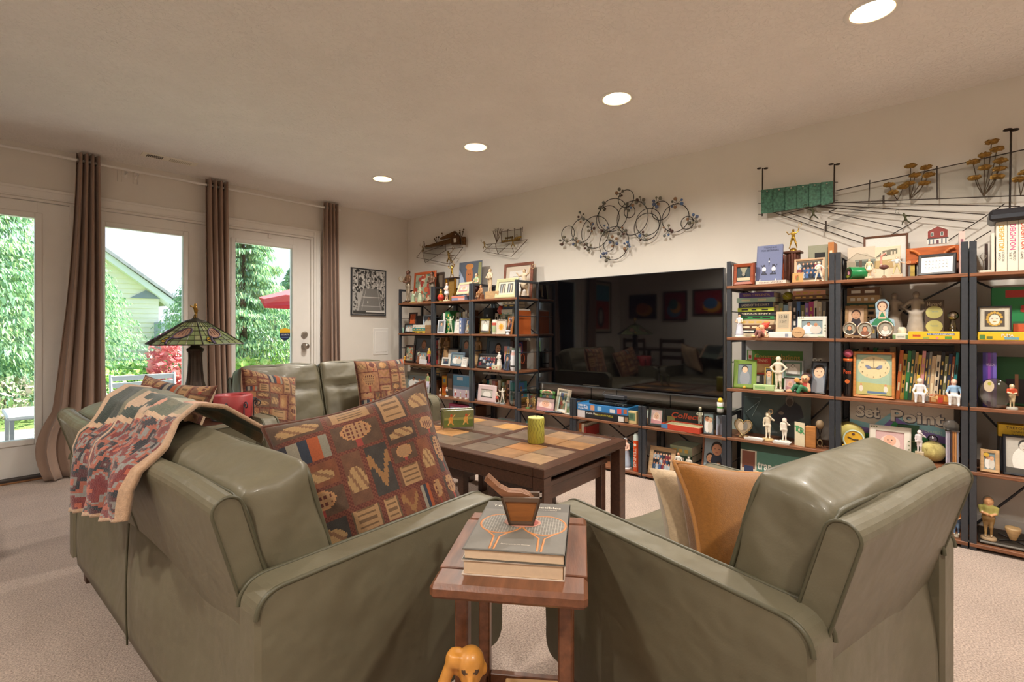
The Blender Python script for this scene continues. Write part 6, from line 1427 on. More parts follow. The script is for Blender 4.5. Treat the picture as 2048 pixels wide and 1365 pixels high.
solid_mb([('c', (.03*s_, 0, .02*s_), (.02*s_, 0, .06*s_), .026*s_, .024*s_, '#b5453c'), ('e', (.028*s_, -.012, .092*s_), (.024*s_, .022*s_, .024*s_), '#dda37c'), ('e', (.034*s_, .008, .104*s_), (.032*s_, .026*s_, .024*s_), '#3a2320'), ('c', (.02*s_, -.01, .018*s_), (-.02*s_, -.03, .045*s_), .015*s_, .013*s_, '#2f6a48'), ('c', (-.02*s_, -.03, .045*s_), (-.045*s_, -.035, .012*s_), .013*s_, .011*s_, '#2f6a48'),
          ('c', (.04*s_, -.01, .018*s_), (.012*s_, -.045, .042*s_), .015*s_, .013*s_, '#3a7a54'), ('c', (.012*s_, -.045, .042*s_), (-.004*s_, -.05, .010*s_), .013*s_, .011*s_, '#3a7a54'), ('c', (-.045*s_, -.035, .012*s_), (-.064*s_, -.045, .010*s_), .011*s_, .010*s_, '#d8a07a'), ('c', (.02*s_, -.01, .065*s_), (-.012*s_, -.03, .075*s_), .009*s_, .008*s_, '#dda37c'), ('e', (-.014*s_, -.034, .082*s_), (.016*s_, .006, .016*s_), '#d99a52'), ('c', (.045*s_, -.01, .055*s_), (.052*s_, -.02, .02*s_), .010*s_, .009*s_, '#dda37c'), ('e', (.02*s_, -.033, .094*s_), (.0035*s_, .004, .0035*s_), '#20181a'), ('e', (.036*s_, -.033, .094*s_), (.0035*s_, .004, .0035*s_), '#20181a')], .0026*s_, .006*s_).build('body', satin, t)
pic('black frame with a lady portrait leaning beside the post', 1616, 1651, 725, 2, .05, '#1d1c1f', .09, 'face', lean=14, yaw=-10)
t, w, h = root('eyeglass_ornament', 'small ornament of white round spectacles behind the lady portrait', 'ornament', 1624, 1646, 711, LV[2]+.18, .2)
MB().box(-.035, .035, 0, .06, -.179, -.01, '#a9a7a8', .002).build('grey_box', paper, t); mb = MB(); [mb.oval(x, .014, .013, .011, -.001, '#e8e6de', 18) for x in (-.015, .015)]; [mb.oval(x, .013, .004, .005, -.0016, '#2a2826', 10) for x in (-.013, .017)]; mb.build('spectacles', gloss, t)
# ---- level 2
t, w, h = root('etched_glass_panel', 'large etched glass panel with a sketched figure', 'glass panel', 1478, 1621, 788, 1, .24, lean=4)
MB().box(-w/2, w/2, 0, .008, 0, h, '#5f7470').build('pane', mat('smoked_glass', .12, color='#4f5f60', spec=.7), t)
mb = MB(); mb.flat([(-w*.1, h*.35), (.1*w, h*.25), (.40*w, h*.5), (.36*w, h*.75), (.2*w, h*.9), (.0, h*.55)], -.001, '#3c4048'); mb.oval(w*.2, h*.85, w*.06, h*.13, -.0015, '#8f8a84', 16); mb.oval(w*.2, h*.82, w*.045, h*.09, -.002, '#5a5450', 14); mb.oval(.08*w, h*.55, w*.04, h*.04, -.002, '#8f8578', 12); mb.build('etching', matte, t)
mb = MB(); [mb.tube([(-w*.48, -.002, h*.86), (-w*.22, -.002, h*.86), (-w*.3, -.002, h*.6), (-w*.36, -.002, h*.4)], .0015, '#9fb4b8', 4), mb.tube([(-w*.45, -.002, h*.5), (-w*.24, -.002, h*.8)], .0015, '#9fb4b8', 4)]; mb.build('etched_line', matte, t)
t, w, h = root('heart_plate', 'heart shaped plate with gilt rim on a little stand', 'plate', 1461, 1504, 835, 1, .03, lean=12)
ht = [(w*.46*(16*math.sin(q)**3)/16, h*.54+h*.42*(13*math.cos(q)-5*math.cos(2*q)-2*math.cos(3*q)-math.cos(4*q))/15) for q in [2*math.pi*k/40 for k in range(40)]]
MB().prism(ht, 0, .008, '#8f7c62').build('plate', gloss, t); MB().tube([(x, -.001, z) for x, z in ht], .004, '#a8926a', 6, True).build('rim', goldm, t); mb = MB(); mb.oval(-w*.1, h*.55, w*.17, h*.2, -.002, '#b9a68a', 14); mb.oval(w*.12, h*.58, w*.12, h*.2, -.0025, '#6f6a62', 12); mb.build('painting', gloss, t); MB().box(-w*.22, w*.22, .0, .03, 0, h*.14, '#8a7350', .004).build('stand', woodm, t)
fig('white clay player raising a racket by the heart plate', 1523, 1549, 826, 1, .05, '#d8cbb2', '#e0d6c2', '#d6c8ae', '#ddd3be', '#d6c8ae', 'hat', base='disc', bc='#c4a878', racket=('#c9a06a', 80), m=matte, headk=1.5, fat=1.1)
fig('white clay player with a pink cap shading its eyes', 1556, 1582, 838, 1, .05, '#ddd3c4', '#c9a0a4', '#ddd5c8', '#ddd5c8', '#d6ccba', 'hat', base='disc', bc='#d9d2c4', m=matte, headk=1.7, fat=1.3)
for a, b, y, l in ((1487, 1526, 873, 'white ceramic tray in front of the heart plate'), (1544, 1580, 880, 'white ceramic tray in front of the pink capped player')):
    t, w, h = root('ceramic_tray', l, 'tray', a, b, y, 1, -.0); t.location.x += .004; MB().add([(-w/2+.006, 0, 0), (w/2-.006, 0, 0), (w/2-.006, .05, 0), (-w/2+.006, .05, 0), (-w/2, -.002, .012), (w/2, -.002, .012), (w/2, .055, .012), (-w/2, .055, .012), (-w/2+.006, .004, .008), (w/2-.006, .004, .008), (w/2-.006, .049, .008), (-w/2+.006, .049, .008)], [(3, 2, 1, 0), (0, 1, 5, 4), (1, 2, 6, 5), (2, 3, 7, 6), (3, 0, 4, 7), (4, 5, 9, 8), (5, 6, 10, 9), (6, 7, 11, 10), (7, 4, 8, 11), (8, 9, 10, 11)], '#dcd9d4').build('tray', gloss, t)
t, w, h = root('open_card_box', 'tan wooden box with an open card showing green letters', 'box', 1587, 1633, 848, 1, .01)
MB().box(0, w*.44, .01, .045, 0, h*.88, '#a8703a', .002).build('case', woodm, t); mb = MB(); mb.at(-.004, .008, 0, rz=-24); mb.box(-w*.52, 0, 0, .003, 0, h, '#d9ceb0'); mb.build('card', paper, t)
mb = MB(); mb.at(-.004, .006, 0, rz=-24); [mb.text(c_, -w*(.42-.16*k), h*(.72-.03*k), h*.24, 0, '#4a9a62', bold=.02) for k, c_ in enumerate('TGR')]; mb.build('lettering', paper, t)
t, w, h = root('mini_racket_trophy', 'dark wire ornament of crossed mini rackets with a round foot', 'ornament', 1629, 1651, 848, 1, .05)
MB().tube([(-.02, 0, .004), (.012, 0, .12), (.02, 0, .14)], .0025, '#2c2420', 6).tube([(.02, 0, .004), (-.012, 0, .12)], .0025, '#2c2420', 6).tube([(.012*math.cos(q)-.0, -.005, .03+.02*math.sin(q)) for q in [2*math.pi*k/16 for k in range(16)]], .0035, '#8a7a5a', 5, True).build('frame', wire, t); MB().ball(0, 0, .14, .022, '#8a7458', 10, sz=1.2).build('head', woodm, t)
carton('green boxed trap tennis game on the lowest level', 1480, 1655, 899, 0, .05, '#4f7f72', .05, 'trap_tennis_game', 'game', lean=3, bands=((0, 1, .86, 1, '#2f4a3c'), (0, .2, .3, .86, '#c9c2b0'), (.02, .18, .5, .84, '#7a4a3a'), (.05, .16, .35, .55, '#2f3a5a'), (.2, .75, 0, .35, '#b8c4c0'), (.62, .95, .1, .8, '#5a9a7a')), texts=(('trap tennis', .44, .60, .17, .46, '#dfe3da', .02),))
# ================================================================== shelf with the red house
# top level
t = carton('pencil drawing of a house on cream paper standing behind the green tape', 1676, 1750, 495, 4, .20, '#cdbda8', .003, 'house_drawing', 'drawing', lean=3)
mb = MB(); w = .18
for (x0, x1, z0, z1, c_) in ((-.03, .07, .075, .13, '#7f8478'), (-.07, -.02, .08, .12, '#a89c86'), (-.025, .06, .09, .118, '#4f574c'), (-.01, .005, .08, .125, '#5f4a3a'), (.03, .045, .08, .125, '#6a6a5c')): mb.flat([(x0, z0), (x1, z0), (x1, z1), (x0, z1)], -.0008-.0001*len(mb.f), c_)
mb.flat([(-.075, .12), (.075, .12), (.03, .165), (-.03, .165)], -.0006, '#b8ac98'); mb.tube([(-.08, -.001, .12), (-.02, -.001, .17), (.08, -.001, .13)], .0008, '#6f6656', 4); mb.build('pencil_lines', paper, t)
t = carton('drawing of a long pavilion on pale card beside the flamingo', 1749, 1801, 493, 4, .20, '#d6c8ac', .003, 'pavilion_drawing', 'drawing', lean=3)
mb = MB(); mb.flat([(-.055, .135), (.045, .15), (.045, .18), (-.02, .172)], -.0008, '#6f6a58'); [mb.flat([(x, .142), (x+.008, .143), (x+.008, .165), (x, .164)], -.001, '#c9bda4') for x in (-.03, -.012, .015, .03)]; mb.flat([(-.06, .07), (.03, .07), (.02, .12), (-.06, .115)], -.0008, '#b59a68'); mb.build('pencil_lines', paper, t)
pic('brown framed cream matted picture at the back behind the drawings', 1726, 1816, 470, 4, .28, '#5f3a26', .05, 'cert', '#c2a878', .0, lean=3, m=woodm)
t, w, h = root('green_tape_roll', 'shiny green mug lying with a painted face', 'mug', 1680, 1713, 535, 4, .02, -14); t.location.z += .0; r_ = h/2
mb = MB(); mb.at(0, 0, r_, rx=90, rz=-40); mb.lathe([(r_, -.08), (r_, 0), (r_*.96, .004), (r_*.86, .001)], '#1f7a44', 28); mb.build('cup', gloss, t); mb = MB(); mb.at(0, 0, r_, rz=-40); mb.oval(0, 0, r_*.84, r_*.84, -.006, '#4a4a34', 20); mb.oval(.006, .008, r_*.45, r_*.4, -.007, '#2a2226', 14); mb.oval(.008, .0, r_*.28, r_*.28, -.008, '#c98a98', 14); mb.oval(-.004, -.018, r_*.5, r_*.2, -.0075, '#8a8f3a', 12); mb.build('painted_face', gloss, t)
fig('cream figurine of a girl in a tennis dress with her racket lowered', 1727, 1750, 518, 4, .02, '#d6b592', '#a8765a', '#d8c6a4', '#d8c6a4', '#d0bc98', 'stand', 'short', base='disc', bc='#c9b79a', racket=('#c9a878', -70))
t, w, h = root('flamingo_figurine', 'pink long legged flamingo ornament', 'figurine', 1760, 1776, 520, 4, .03)
solid_mb([('c', (0, 0, .0), (0, 0, .055), .002, .002, '#4a3230'), ('e', (0, 0, .06), (.022, .012, .013), '#5f3a34'), ('c', (-.012, 0, .06), (-.012, 0, .12), .005, .004, '#c98a7a'), ('c', (-.012, 0, .12), (.002, 0, .132), .005, .005, '#c98a7a'), ('c', (.002, 0, .132), (.012, 0, .12), .004, .002, '#3a2622'), ('c', (0, 0, .002), (0, .01, .002), .012, .012, '#8a6a54')], .0024, .004).build('bird', gloss, t)
fig('porcelain tennis man in cream trousers striding by the flamingo', 1776, 1812, 513, 4, .02, '#d8b090', '#6f4a34', '#cfd6d6', '#cdbb8a', '#5a4438', 'reach', base='block', bc='#c4a890', racket=('#c9a070', 8))
t, w, h = root('orange_wood_plank', 'orange stained wooden toy roof with curled ends on two blocks', 'wooden toy', 1812, 1921, 492, 4, .13)
MB().box(-w/2, w/2, 0, .05, .075, h-.005, '#a8541f', .004).build('board', woodm, t); [MB().tube([(s_*w*.28+x_*s_, -.006, h*.55+z_) for x_, z_ in ((0, -.01), (-.012, .012), (-.008, .035), (.012, .052), (.03, .058))], .008, '#b9652a', 8).build('curled_end', woodm, t) for s_ in (-1, 1)]
for k, (x, c_) in enumerate(((-.42, '#b59a4a'), (-.34, '#8a8a84'), (.1, '#c9c2b4'), (.40, '#5a3a2c'))): MB().box(w*x, w*x+.03, .01, .05, 0, .0745, c_, .002).build('block', woodm, t)
t, w, h = root('brick_house', 'small flat wooden red brick house with white portico on the orange toy', 'house ornament', 1854, 1897, 453, LV[4]+.178, .14)
hb = h; mb = MB(); mb.prism([(-w*.46, 0), (w*.46, 0), (w*.46, hb*.72), (w*.46, hb*.78), (0, hb), (-w*.46, hb*.78)], 0, .02, '#7a2a22', '#d8d2c6'); mb.build('front', woodm, t)
mb = MB(); mb.flat([(-w*.5, 0), (w*.5, 0), (w*.5, hb*.28), (-w*.5, hb*.28)], -.0006, '#c9c6be'); mb.flat([(-w*.5, hb*.28), (w*.5, hb*.28), (w*.5, hb*.34), (-w*.5, hb*.34)], -.0008, '#3a3a3c'); [mb.flat([(x*w-.006, hb*.45), (x*w+.006, hb*.45), (x*w+.006, hb*.66), (x*w-.006, hb*.66)], -.0008, '#d0d4d2') for x in (-.26, .2)]; [mb.flat([(x*w-.0045, hb*.47), (x*w+.0045, hb*.47), (x*w+.0045, hb*.64), (x*w-.0045, hb*.64)], -.001, '#4a5a52') for x in (-.26, .2)]; [mb.flat([(x*w-.003, 0), (x*w+.003, 0), (x*w+.003, hb*.27), (x*w-.003, hb*.27)], -.001, '#5f6670') for x in (-.38, -.2, .2, .38)]; mb.flat([(-.005, 0), (.005, 0), (.005, hb*.22), (-.005, hb*.22)], -.0012, '#5a3040')
mb.tube([(-w*.5, -.001, hb*.75), (0, -.001, hb*1.0), (w*.5, -.001, hb*.75)], .0018, '#e0dcd2', 4); mb.build('portico', paper, t)
pic('black framed line drawing of rows of little houses', 1834, 1912, 508, 4, .03, '#232326', .12, 'lines', lean=16, yaw=-6)
book('pink and cream magazine standing beside the post', Vector((FX+.02, onX(1924, HOR, FX+.02).y, LV[4]+.0008)), -90, .022, .215, .2, '#c9a8a0', ink='#7a4a5a')
# level 4
stack(1680, 1760, 576, LV[3]+.125, .17, ['brown', 'tan', 'dark green', 'beige'], 'above the cardboard lady frame', .14)
row(1684, 1752, 612, 3, .19, ['olive', 'tan', 'brown', 'cream', 'grey'], 'three round silver frames', .13)
pic('carved tan frame with a painted lady profile', 1680, 1734, 612, 3, .10, '#94744e', .15, 'lady', '#c9a584', .02, lean=5, m=woodm)
for a, b, y, key, l in ((1682, 1713, 646, 'face', 'round silver frame with a boy portrait in a dark collar'), (1713, 1746, 646, 'face', 'round silver frame with a smiling girl portrait'), (1753, 1788, 644, 'portrait', 'round silver frame with a pale lady portrait')):
    t, w, h = root('round_framed_photo', l, 'picture frame', a, b, y, 3, .015, lean=8); r_ = w/2; zc_ = h-r_*1.0
    mb = MB(); mb.at(0, 0, zc_); mb.tube([(r_*.88*math.cos(q), 0, r_*1.05*math.sin(q)) for q in [2*math.pi*k/30 for k in range(30)]], r_*.13, '#c9b8a4', 8, True); mb.build('ring', metalm, t)
    mb = MB(); mb.at(0, 0, zc_); mb.oval(0, 0, r_*.86, r_*1.02, .002, '#8f8a7a', 28); mb.oval(0, -r_*.5, r_*.5, r_*.38, .001, ['#3a3a34', '#7a4a34', '#cfc9c0'][(a-1682)//30 % 3], 16); mb.oval(0, r_*.12, r_*.34, r_*.44, .0005, ['#5a3a24', '#3a2418', '#8f8278'][(a-1682)//30 % 3], 16); mb.oval(0, r_*.04, r_*.27, r_*.36, 0, ['#c48a66', '#b9805e', '#d0b4a0'][(a-1682)//30 % 3], 16); mb.build('portrait', paper, t)
    for s_ in (-1, 1): MB().ball(s_*r_*.45, -.002, .005, .005, '#c9b8a4', 8).build('ball_foot', metalm, t)
t, w, h = root('girl_plaque', 'painted wooden cutout of a girl in a green skirt', 'plaque', 1739, 1790, 598, 3, .06, lean=4); mb = MB()
mb.prism([(-w*.18, 0), (w*.14, 0), (w*.16, h*.3), (w*.5, h*.32), (w*.46, h*.48), (w*.22, h*.52), (w*.26, h*.9), (w*.1, h), (-w*.12, h), (-w*.28, h*.88), (-w*.24, h*.52), (-w*.5, h*.46), (-w*.48, h*.33), (-w*.2, h*.3)], 0, .01, '#8fa8b4'); mb.build('board', woodm, t)
mb = MB(); mb.flat([(-w*.46, h*.34), (w*.46, h*.34), (w*.3, h*.48), (w*.12, h*.56), (-w*.12, h*.56), (-w*.3, h*.48)], -.0006, '#2f7a52'); mb.flat([(-w*.16, h*.5), (w*.16, h*.5), (w*.12, h*.68), (-w*.12, h*.68)], -.001, '#cfae94'); mb.oval(0, h*.82, w*.21, h*.13, -.001, '#4a3024', 18); mb.oval(0, h*.80, w*.16, h*.105, -.0014, '#d8a688', 18); [mb.oval(x*w, h*.81, w*.02, h*.012, -.0018, '#2a2220', 8) for x in (-.07, .07)]; [mb.flat([(x*w-.006, 0), (x*w+.006, 0), (x*w+.006, h*.33), (x*w-.006, h*.33)], -.001, '#b98a6a') for x in (-.08, .08)]; mb.flat([(-w*.12, h*.55), (w*.12, h*.55), (0, h*.68)], -.0014, '#2f7a52'); mb.build('painting', paper, t)
for a, b, y, l, ps in ((1775, 1802, 585, 'grey stone statue of a woman with bent arm behind the cutout girl', 'hips'), (1816, 1848, 582, 'grey stone statue of a draped woman, hand on hip', 'hips')):
    fig(l, a, b, y, 3, .16 if a < 1800 else .12, '#94897c', '#857a6e', '#988d80', '#988d80', '#8f8578', ps, 'long', base='disc', bc='#8f8578', m=stone, name='stone_statue')
t, w, h = turned('little_jar', 'small ivory jar with a red rim', 'jar', 1793, 1813, 655, LV[3]+.024, .05, [(.8, 0), (1, .2), (.95, .7), (.7, .9), (.72, 1, '#b5402f'), (.5, 1, '#b5402f')], '#d8ccb4')
carton('small white box with green leaves under the ivory jar', 1785, 1817, 668, 3, .02, '#d3d2c2', .05, 'small_box', 'box', bands=((0, .2, 0, .8, '#6a8a5a'), (.82, 1, 0, .8, '#6a8a5a')), texts=(('tennis', .5, .5, .4, .5, '#5a6a5a'),))
t = carton('brown display card with two pale green oval balls', 1849, 1888, 604, 3, .10, '#4a3a2c', .004, 'ball_display_card', 'display card', lean=6, texts=(('Harvard', .5, .90, .09, .72, '#b5a68c', .01),), h=.21)
w = onX(1849, HOR, FX+.1).y-onX(1888, HOR, FX+.1).y
for z_ in (.145, .068): mb = MB(); mb.oval(0, z_, w*.44, .034, -.0012, '#a8a262', 26); mb.build('oval_print', paper, t); mb = MB(); mb.text('Tennis', 0, z_+.004, .009, -.0018, '#6f8a8a', w=w*.42); mb.build('oval_lettering', paper, t)
carton('long flat yellow cartoon game box at the front of the shelf', 1816, 1930, 664, 3, .008, '#d9ae24', .10, 'yellow_game_box', 'game', bands=((.10, .25, .35, .6, '#c9622c'), (.38, .9, .55, .8, '#4a5a7a'), (.3, .42, .1, .35, '#8fa04a'), (.55, .6, .12, .34, '#cf7a8a'), (.72, .85, .1, .42, '#4f8a3a')), texts=(('SMASH', .17, .5, .26, .16, '#b5432c'), ('THE TENNIS BOARD GAME', .64, .67, .2, .5, '#e9e4d2')))
t, w, h = root('glass_globe', 'clear glass globe on a clear tapered stand', 'globe', 1893, 1926, 622, LV[3]+.046, .06); r_ = w/2
MB().ball(0, .03, h-r_, r_*.92, '#c9c2b8', 18).build('globe', glass_mat('crystal', (.80, .78, .76), .22), t); MB().ball(0, .03, h-r_, r_*.4, '#b59a86', 10).build('inner_scene', satin, t); MB().lathe([(r_*.9, 0), (r_*.5, .02), (r_*.45, h-2*r_+.01)], '#ccc', 4, 0, .03).build('stand', glass_mat('crystal'), t)
# level 3
def can(label, px0, px1, ytop, lvl, off, c, lid, txt, tc, ball=None):
    t, w, h = turned('ball_can', label, 'can', px0, px1, ytop, lvl, off, [(.97, 0), (1, .01), (1, .9), (1, .93, lid), (1.03, .935, lid), (1.03, 1, lid), (.9, 1.0, lid)], c)
    mb = MB(); mb.text(txt, 0, h*.66, h*.11, -w/2-.0015, tc, w=w*.78, bold=.01); mb.build('lettering', paper, t); mb = MB(); mb.oval(0, h*.40, w*.26, w*.26, -w/2-.001, '#cf6a2c', 20); mb.build('round_badge', paper, t)
    return t
can('black and orange can of tennis balls beside the racket clock', 1677, 1704, 718, 2, .03, '#1c1718', '#c9622c', 'Penn', '#d8582c')
ballthing('yarn_ball', 'pink yarn ball on the black tennis ball can', 'ball', 1679, 1705, 699, LV[2]+.2235, .03, '#b5506a', fabric, '#d07a8c')
t = pic('wooden wall clock with a painted tennis scene dial', 1705, 1790, 705, 2, .03, '#b9793f', .075, 'land', lean=4, m=woodm, name='racket_clock', depth=.03, seed=9); t['category'] = 'clock'
w = onX(1705, HOR, FX+.03).y-onX(1790, HOR, FX+.03).y; h = onX(1747, 705, FX+.03).z-LV[2]
mb = MB(); mb.flat([(-w*.42, h*.07), (w*.42, h*.07), (w*.42, h*.93), (-w*.42, h*.93)], .0128, '#9fb8a0'); mb.oval(0, h*.66, w*.38, h*.24, .0124, '#d8c79c', 36); mb.flat([(-w*.42, h*.07), (w*.42, h*.07), (w*.42, h*.30), (-w*.42, h*.34)], .0125, '#b9b472'); [(mb.oval(x*w, h*.20, w*.05, h*.07, .0120, '#d9d2c4', 12), mb.oval(x*w, h*.285, w*.028, h*.026, .0118, '#c98f6c', 10)) for x in (-.3, .28)]; mb.flat([(-w*.15, h*.10), (w*.3, h*.10), (w*.3, h*.14), (-w*.15, h*.15)], .0118, '#5f7a98'); mb.build('dial', paper, t)
mb = MB()
for k in range(12): a = R(90-30*k-30); mb.text(str(k+1), w*.31*math.cos(a), h*.66+h*.20*math.sin(a), h*.032, .0110, '#3a3430')
mb.build('numerals', paper, t)
mb = MB(); [mb.flat([(x*w*.12+a_*x, h*.672+b_) for a_, b_ in ((-.012, -.010), (.002, -.012), (.014, -.002), (.016, .010), (.004, .010), (-.008, .002))], .0105, '#77809a') for x in (-1, 1)]; mb.tube([(-w*.09, .0098, h*.665), (0, .0098, h*.65), (w*.09, .0098, h*.665)], .001, '#5a4a44', 4); mb.tube([(0, .0095, h*.66), (0, .0095, h*.86)], .0008, '#2a2624', 4); mb.build('hands', matte, t)
row(1704, 1792, 693, LV[2]+.001, .23, ['dark green', 'cream', 'brown', 'red', 'green', 'tan', 'maroon', 'beige'], 'pink yarn ball', .09)
row(1791, 1930, 702, 2, .09, ['orange', 'mustard', 'green', 'dark green', 'tan', 'yellow', 'pink', 'charcoal', 'grey', 'beige', 'cream', 'black', 'olive', 'navy', 'rust', 'teal'], 'racket clock', .16, lean=4)
stack(1797, 1912, 692, LV[2]+.268, .13, ['black'], 'beside the racket clock', .12, titles={0: 'The Fireside Book of Tennis'})
fig('white porcelain figurine of a seated man with racket', 1822, 1858, 758, 2, .012, '#d9c6b4', '#d2cdc6', '#dcdcdf', '#d6d6da', '#d2cbc0', 'sit', base=None, bc='#cdb79c', racket=('#c9ad8c', 30), headk=1.3)
carton('small orange marbled trinket box between two porcelain figurines', 1859, 1902, 791, 2, .015, '#a8592c', .05, 'trinket_box', 'box', bands=((.05, .3, .2, .8, '#c9a06a'), (.4, .62, .15, .7, '#b5382c'), (.68, .95, .3, .9, '#c98a3c'), (.3, .4, .5, .9, '#d9b07a')), m=gloss)
fig('white porcelain figurine of a seated girl in blue bodice', 1897, 1930, 760, 2, .008, '#d9b4a0', '#c98a74', '#8fb0cf', '#dcdcdc', '#cfd2da', 'sit', base=None, bc='#d9d2c8', headk=1.25)
# level 2
t = carton('Set Point tennis board game box at the back of the shelf', 1699, 1908, 815, 1, .14, '#c9c0b2', .04, 'set_point_game', 'game', lean=3, h=.285)
w = onX(1699, HOR, FX+.14).y-onX(1908, HOR, FX+.14).y; h = .285
mb = MB()
for k, c_ in enumerate(('#8fc4cf', '#8a72b8', '#3f9a5a', '#2f7fb5')):
    o_ = k*.055; mb.flat([(-w/2, h*(.62-.12*k)), (-w*.25+o_*w, h*(.55-.1*k)), (-w*.05, h*(.86-.1*k)), (w*.1, h*(.72-.12*k)), (w*.35, h*(.62-.14*k)), (w*.5, h*(.55-.13*k)), (w*.5, h*.05), (-w/2, h*.05)], -.0006-.0002*k, c_)
mb.flat([(-w*.2, h*.25), (w*.04, h*.25), (w*.03, h*.52), (-w*.04, h*.5)], -.0016, '#b4aeb4'); mb.oval(w*.0, h*.55, w*.02, h*.04, -.0018, '#b5623c', 12); mb.build('print', paper, t)
for q in (('Set', -.31, .80, .21, .24, .03), ('Point', .17, .77, .21, .50, .03)): MB().text(q[0], w*q[1], h*q[2], h*q[3], -.0024, '#ddd6c8', w=w*q[4], bold=q[5]).build('lettering', paper, t); MB().text(q[0], w*(q[1]+.004), h*(q[2]-.006), h*q[3]*1.06, -.0020, '#5f6068', w=w*(q[4]+.012), bold=.06).build('letter_outline', paper, t)
MB().text('SINGLES AND DOUBLES', w*.2, h*.52, h*.05, -.0024, '#cfe6d2', w=w*.40).build('lettering', paper, t)
t, w, h = root('yellow_drum', 'pale yellow round container lying behind the racket clock', 'container', 1669, 1716, 848, 1, .09); r_ = h*.42
mb = MB(); mb.at(0, 0, r_+.03, rx=90, rz=20); mb.lathe([(r_*.5, -.09), (r_, -.07), (r_, .02), (r_*.9, .03), (r_*.3, .032)], '#c2b466', 26); mb.build('drum', satin, t); MB().box(-.03, .03, -.02, .05, 0, .032, '#a8843a', .004).build('stand', woodm, t)
t, w, h = root('racket_desk_clock', 'yellow dial desk clock shaped like a tennis racket', 'clock', 1680, 1730, 858, LV[1]+.028, .02, lean=8); r_ = w*.48
mb = MB(); mb.at(0, 0, r_); mb.oval(0, 0, r_*.9, r_*.95, 0, '#c99a22', 30); mb.build('dial', paper, t); mb = MB(); mb.at(0, 0, r_); mb.tube([(r_*.95*math.cos(q), 0, r_*math.sin(q)) for q in [2*math.pi*k/32 for k in range(32)]], .005, '#b9c9b8', 6, True); mb.tube([(r_*.8, 0, r_*.45), (r_*1.25, 0, -r_*.25), (r_*1.9, 0, -r_*.5)], .0045, '#b9c9b8', 6); mb.tube([(r_*.6, 0, -r_*.75), (r_*1.1, 0, -r_*.55), (r_*1.9, 0, -r_*.58)], .0045, '#b9c9b8', 6); mb.build('racket_rim', gloss, t)
mb = MB(); mb.at(0, -.002, r_); mb.tube([(0, 0, 0), (-r_*.55, 0, r_*.25)], .003, '#3a2a18', 4); mb.tube([(0, 0, 0), (r_*.45, 0, .002)], .0035, '#3a2a18', 4); mb.oval(-.002, r_*.6, .008, .007, 0, '#4a2a1c', 12); mb.build('hands', matte, t)
carton('yellow tennis box lying under the racket desk clock', 1682, 1730, 893, 1, .01, '#d9b03a', .06, 'yellow_box', 'box', texts=(('TENNIS', .4, .5, .5, .5, '#8a6a1c'),))
tennis_frame('white tennis photo frame standing before the Set Point game', 1738, 1822, 858, 1, .05, 'baby', h=.17)
carton('dark green court print box behind the white tennis frame', 1795, 1838, 852, 1, .11, '#2f5a3c', .02, 'court_box', 'box', bands=((.1, .12, .1, .9, '#8fae7a'), (.5, .52, .1, .9, '#8fae7a'), (.1, .9, .5, .52, '#8fae7a')), lean=4)
t = ballthing('giant_tennis_ball', 'giant pale yellow tennis ball with a shiny cap', 'ball', 1838, 1893, 865, 1, .05, '#c4b672', fabric); MB().at(0, -.02, .125).ball(0, 0, 0, .022, '#d0c89a', 12).build('bubble', glass_mat('crystal'), t)
fig('small white rabbit like figurine holding a paddle by the giant ball', 1829, 1849, 862, LV[1]+.04, .012, '#d8cfd0', '#d8c0c0', '#dcd6d8', '#d8d0d2', '#cfc4c4', 'hat', base='block', bc='#b5a58a', headk=1.5, fat=1.2)
t, w, h = root('disc_rack', 'clear plastic rack of disc cases by the post', 'rack', 1890, 1922, 862, 1, .01)
MB().box(-w/2, w/2, .0, .12, 0, .006, '#b8b8bc').box(-w/2, w/2, 0, .12, h-.006, h, '#c9c9cc').build('rack', glass_mat('crystal'), t)
for k, c_ in enumerate(('#b5b0c0', '#8f8a9a', '#3a2f34', '#a8703f', '#b9824f', '#8a8a96')): MB().box(-w*.46+k*w*.153, -w*.46+(k+.85)*w*.153, .004, .12, .007, h-.008, c_, .0008).build('disc_case', gloss, t)
t, w, h = root('round_cd', 'round silver disc with a bubble on the disc rack', 'disc', 1885, 1922, 838, LV[1]+.16, .1, lean=6); mb = MB(); mb.at(0, 0, h*.5, rx=90); mb.lathe([(w*.48, -.002), (w*.48, .004), (w*.40, .006), (w*.1, .006)], '#a8a7a4', 28); mb.build('disc', gloss, t)
fig('painted gnome figurine with orange vest on the lowest level behind the armchair', 1907, 1931, 1015, 0, .03, '#d8a47c', '#8a6a3c', '#b8763c', '#5f7a9a', '#cfc6b4', 'hold', base='disc', bc='#d2cbb8', headk=1.6, fat=1.3)
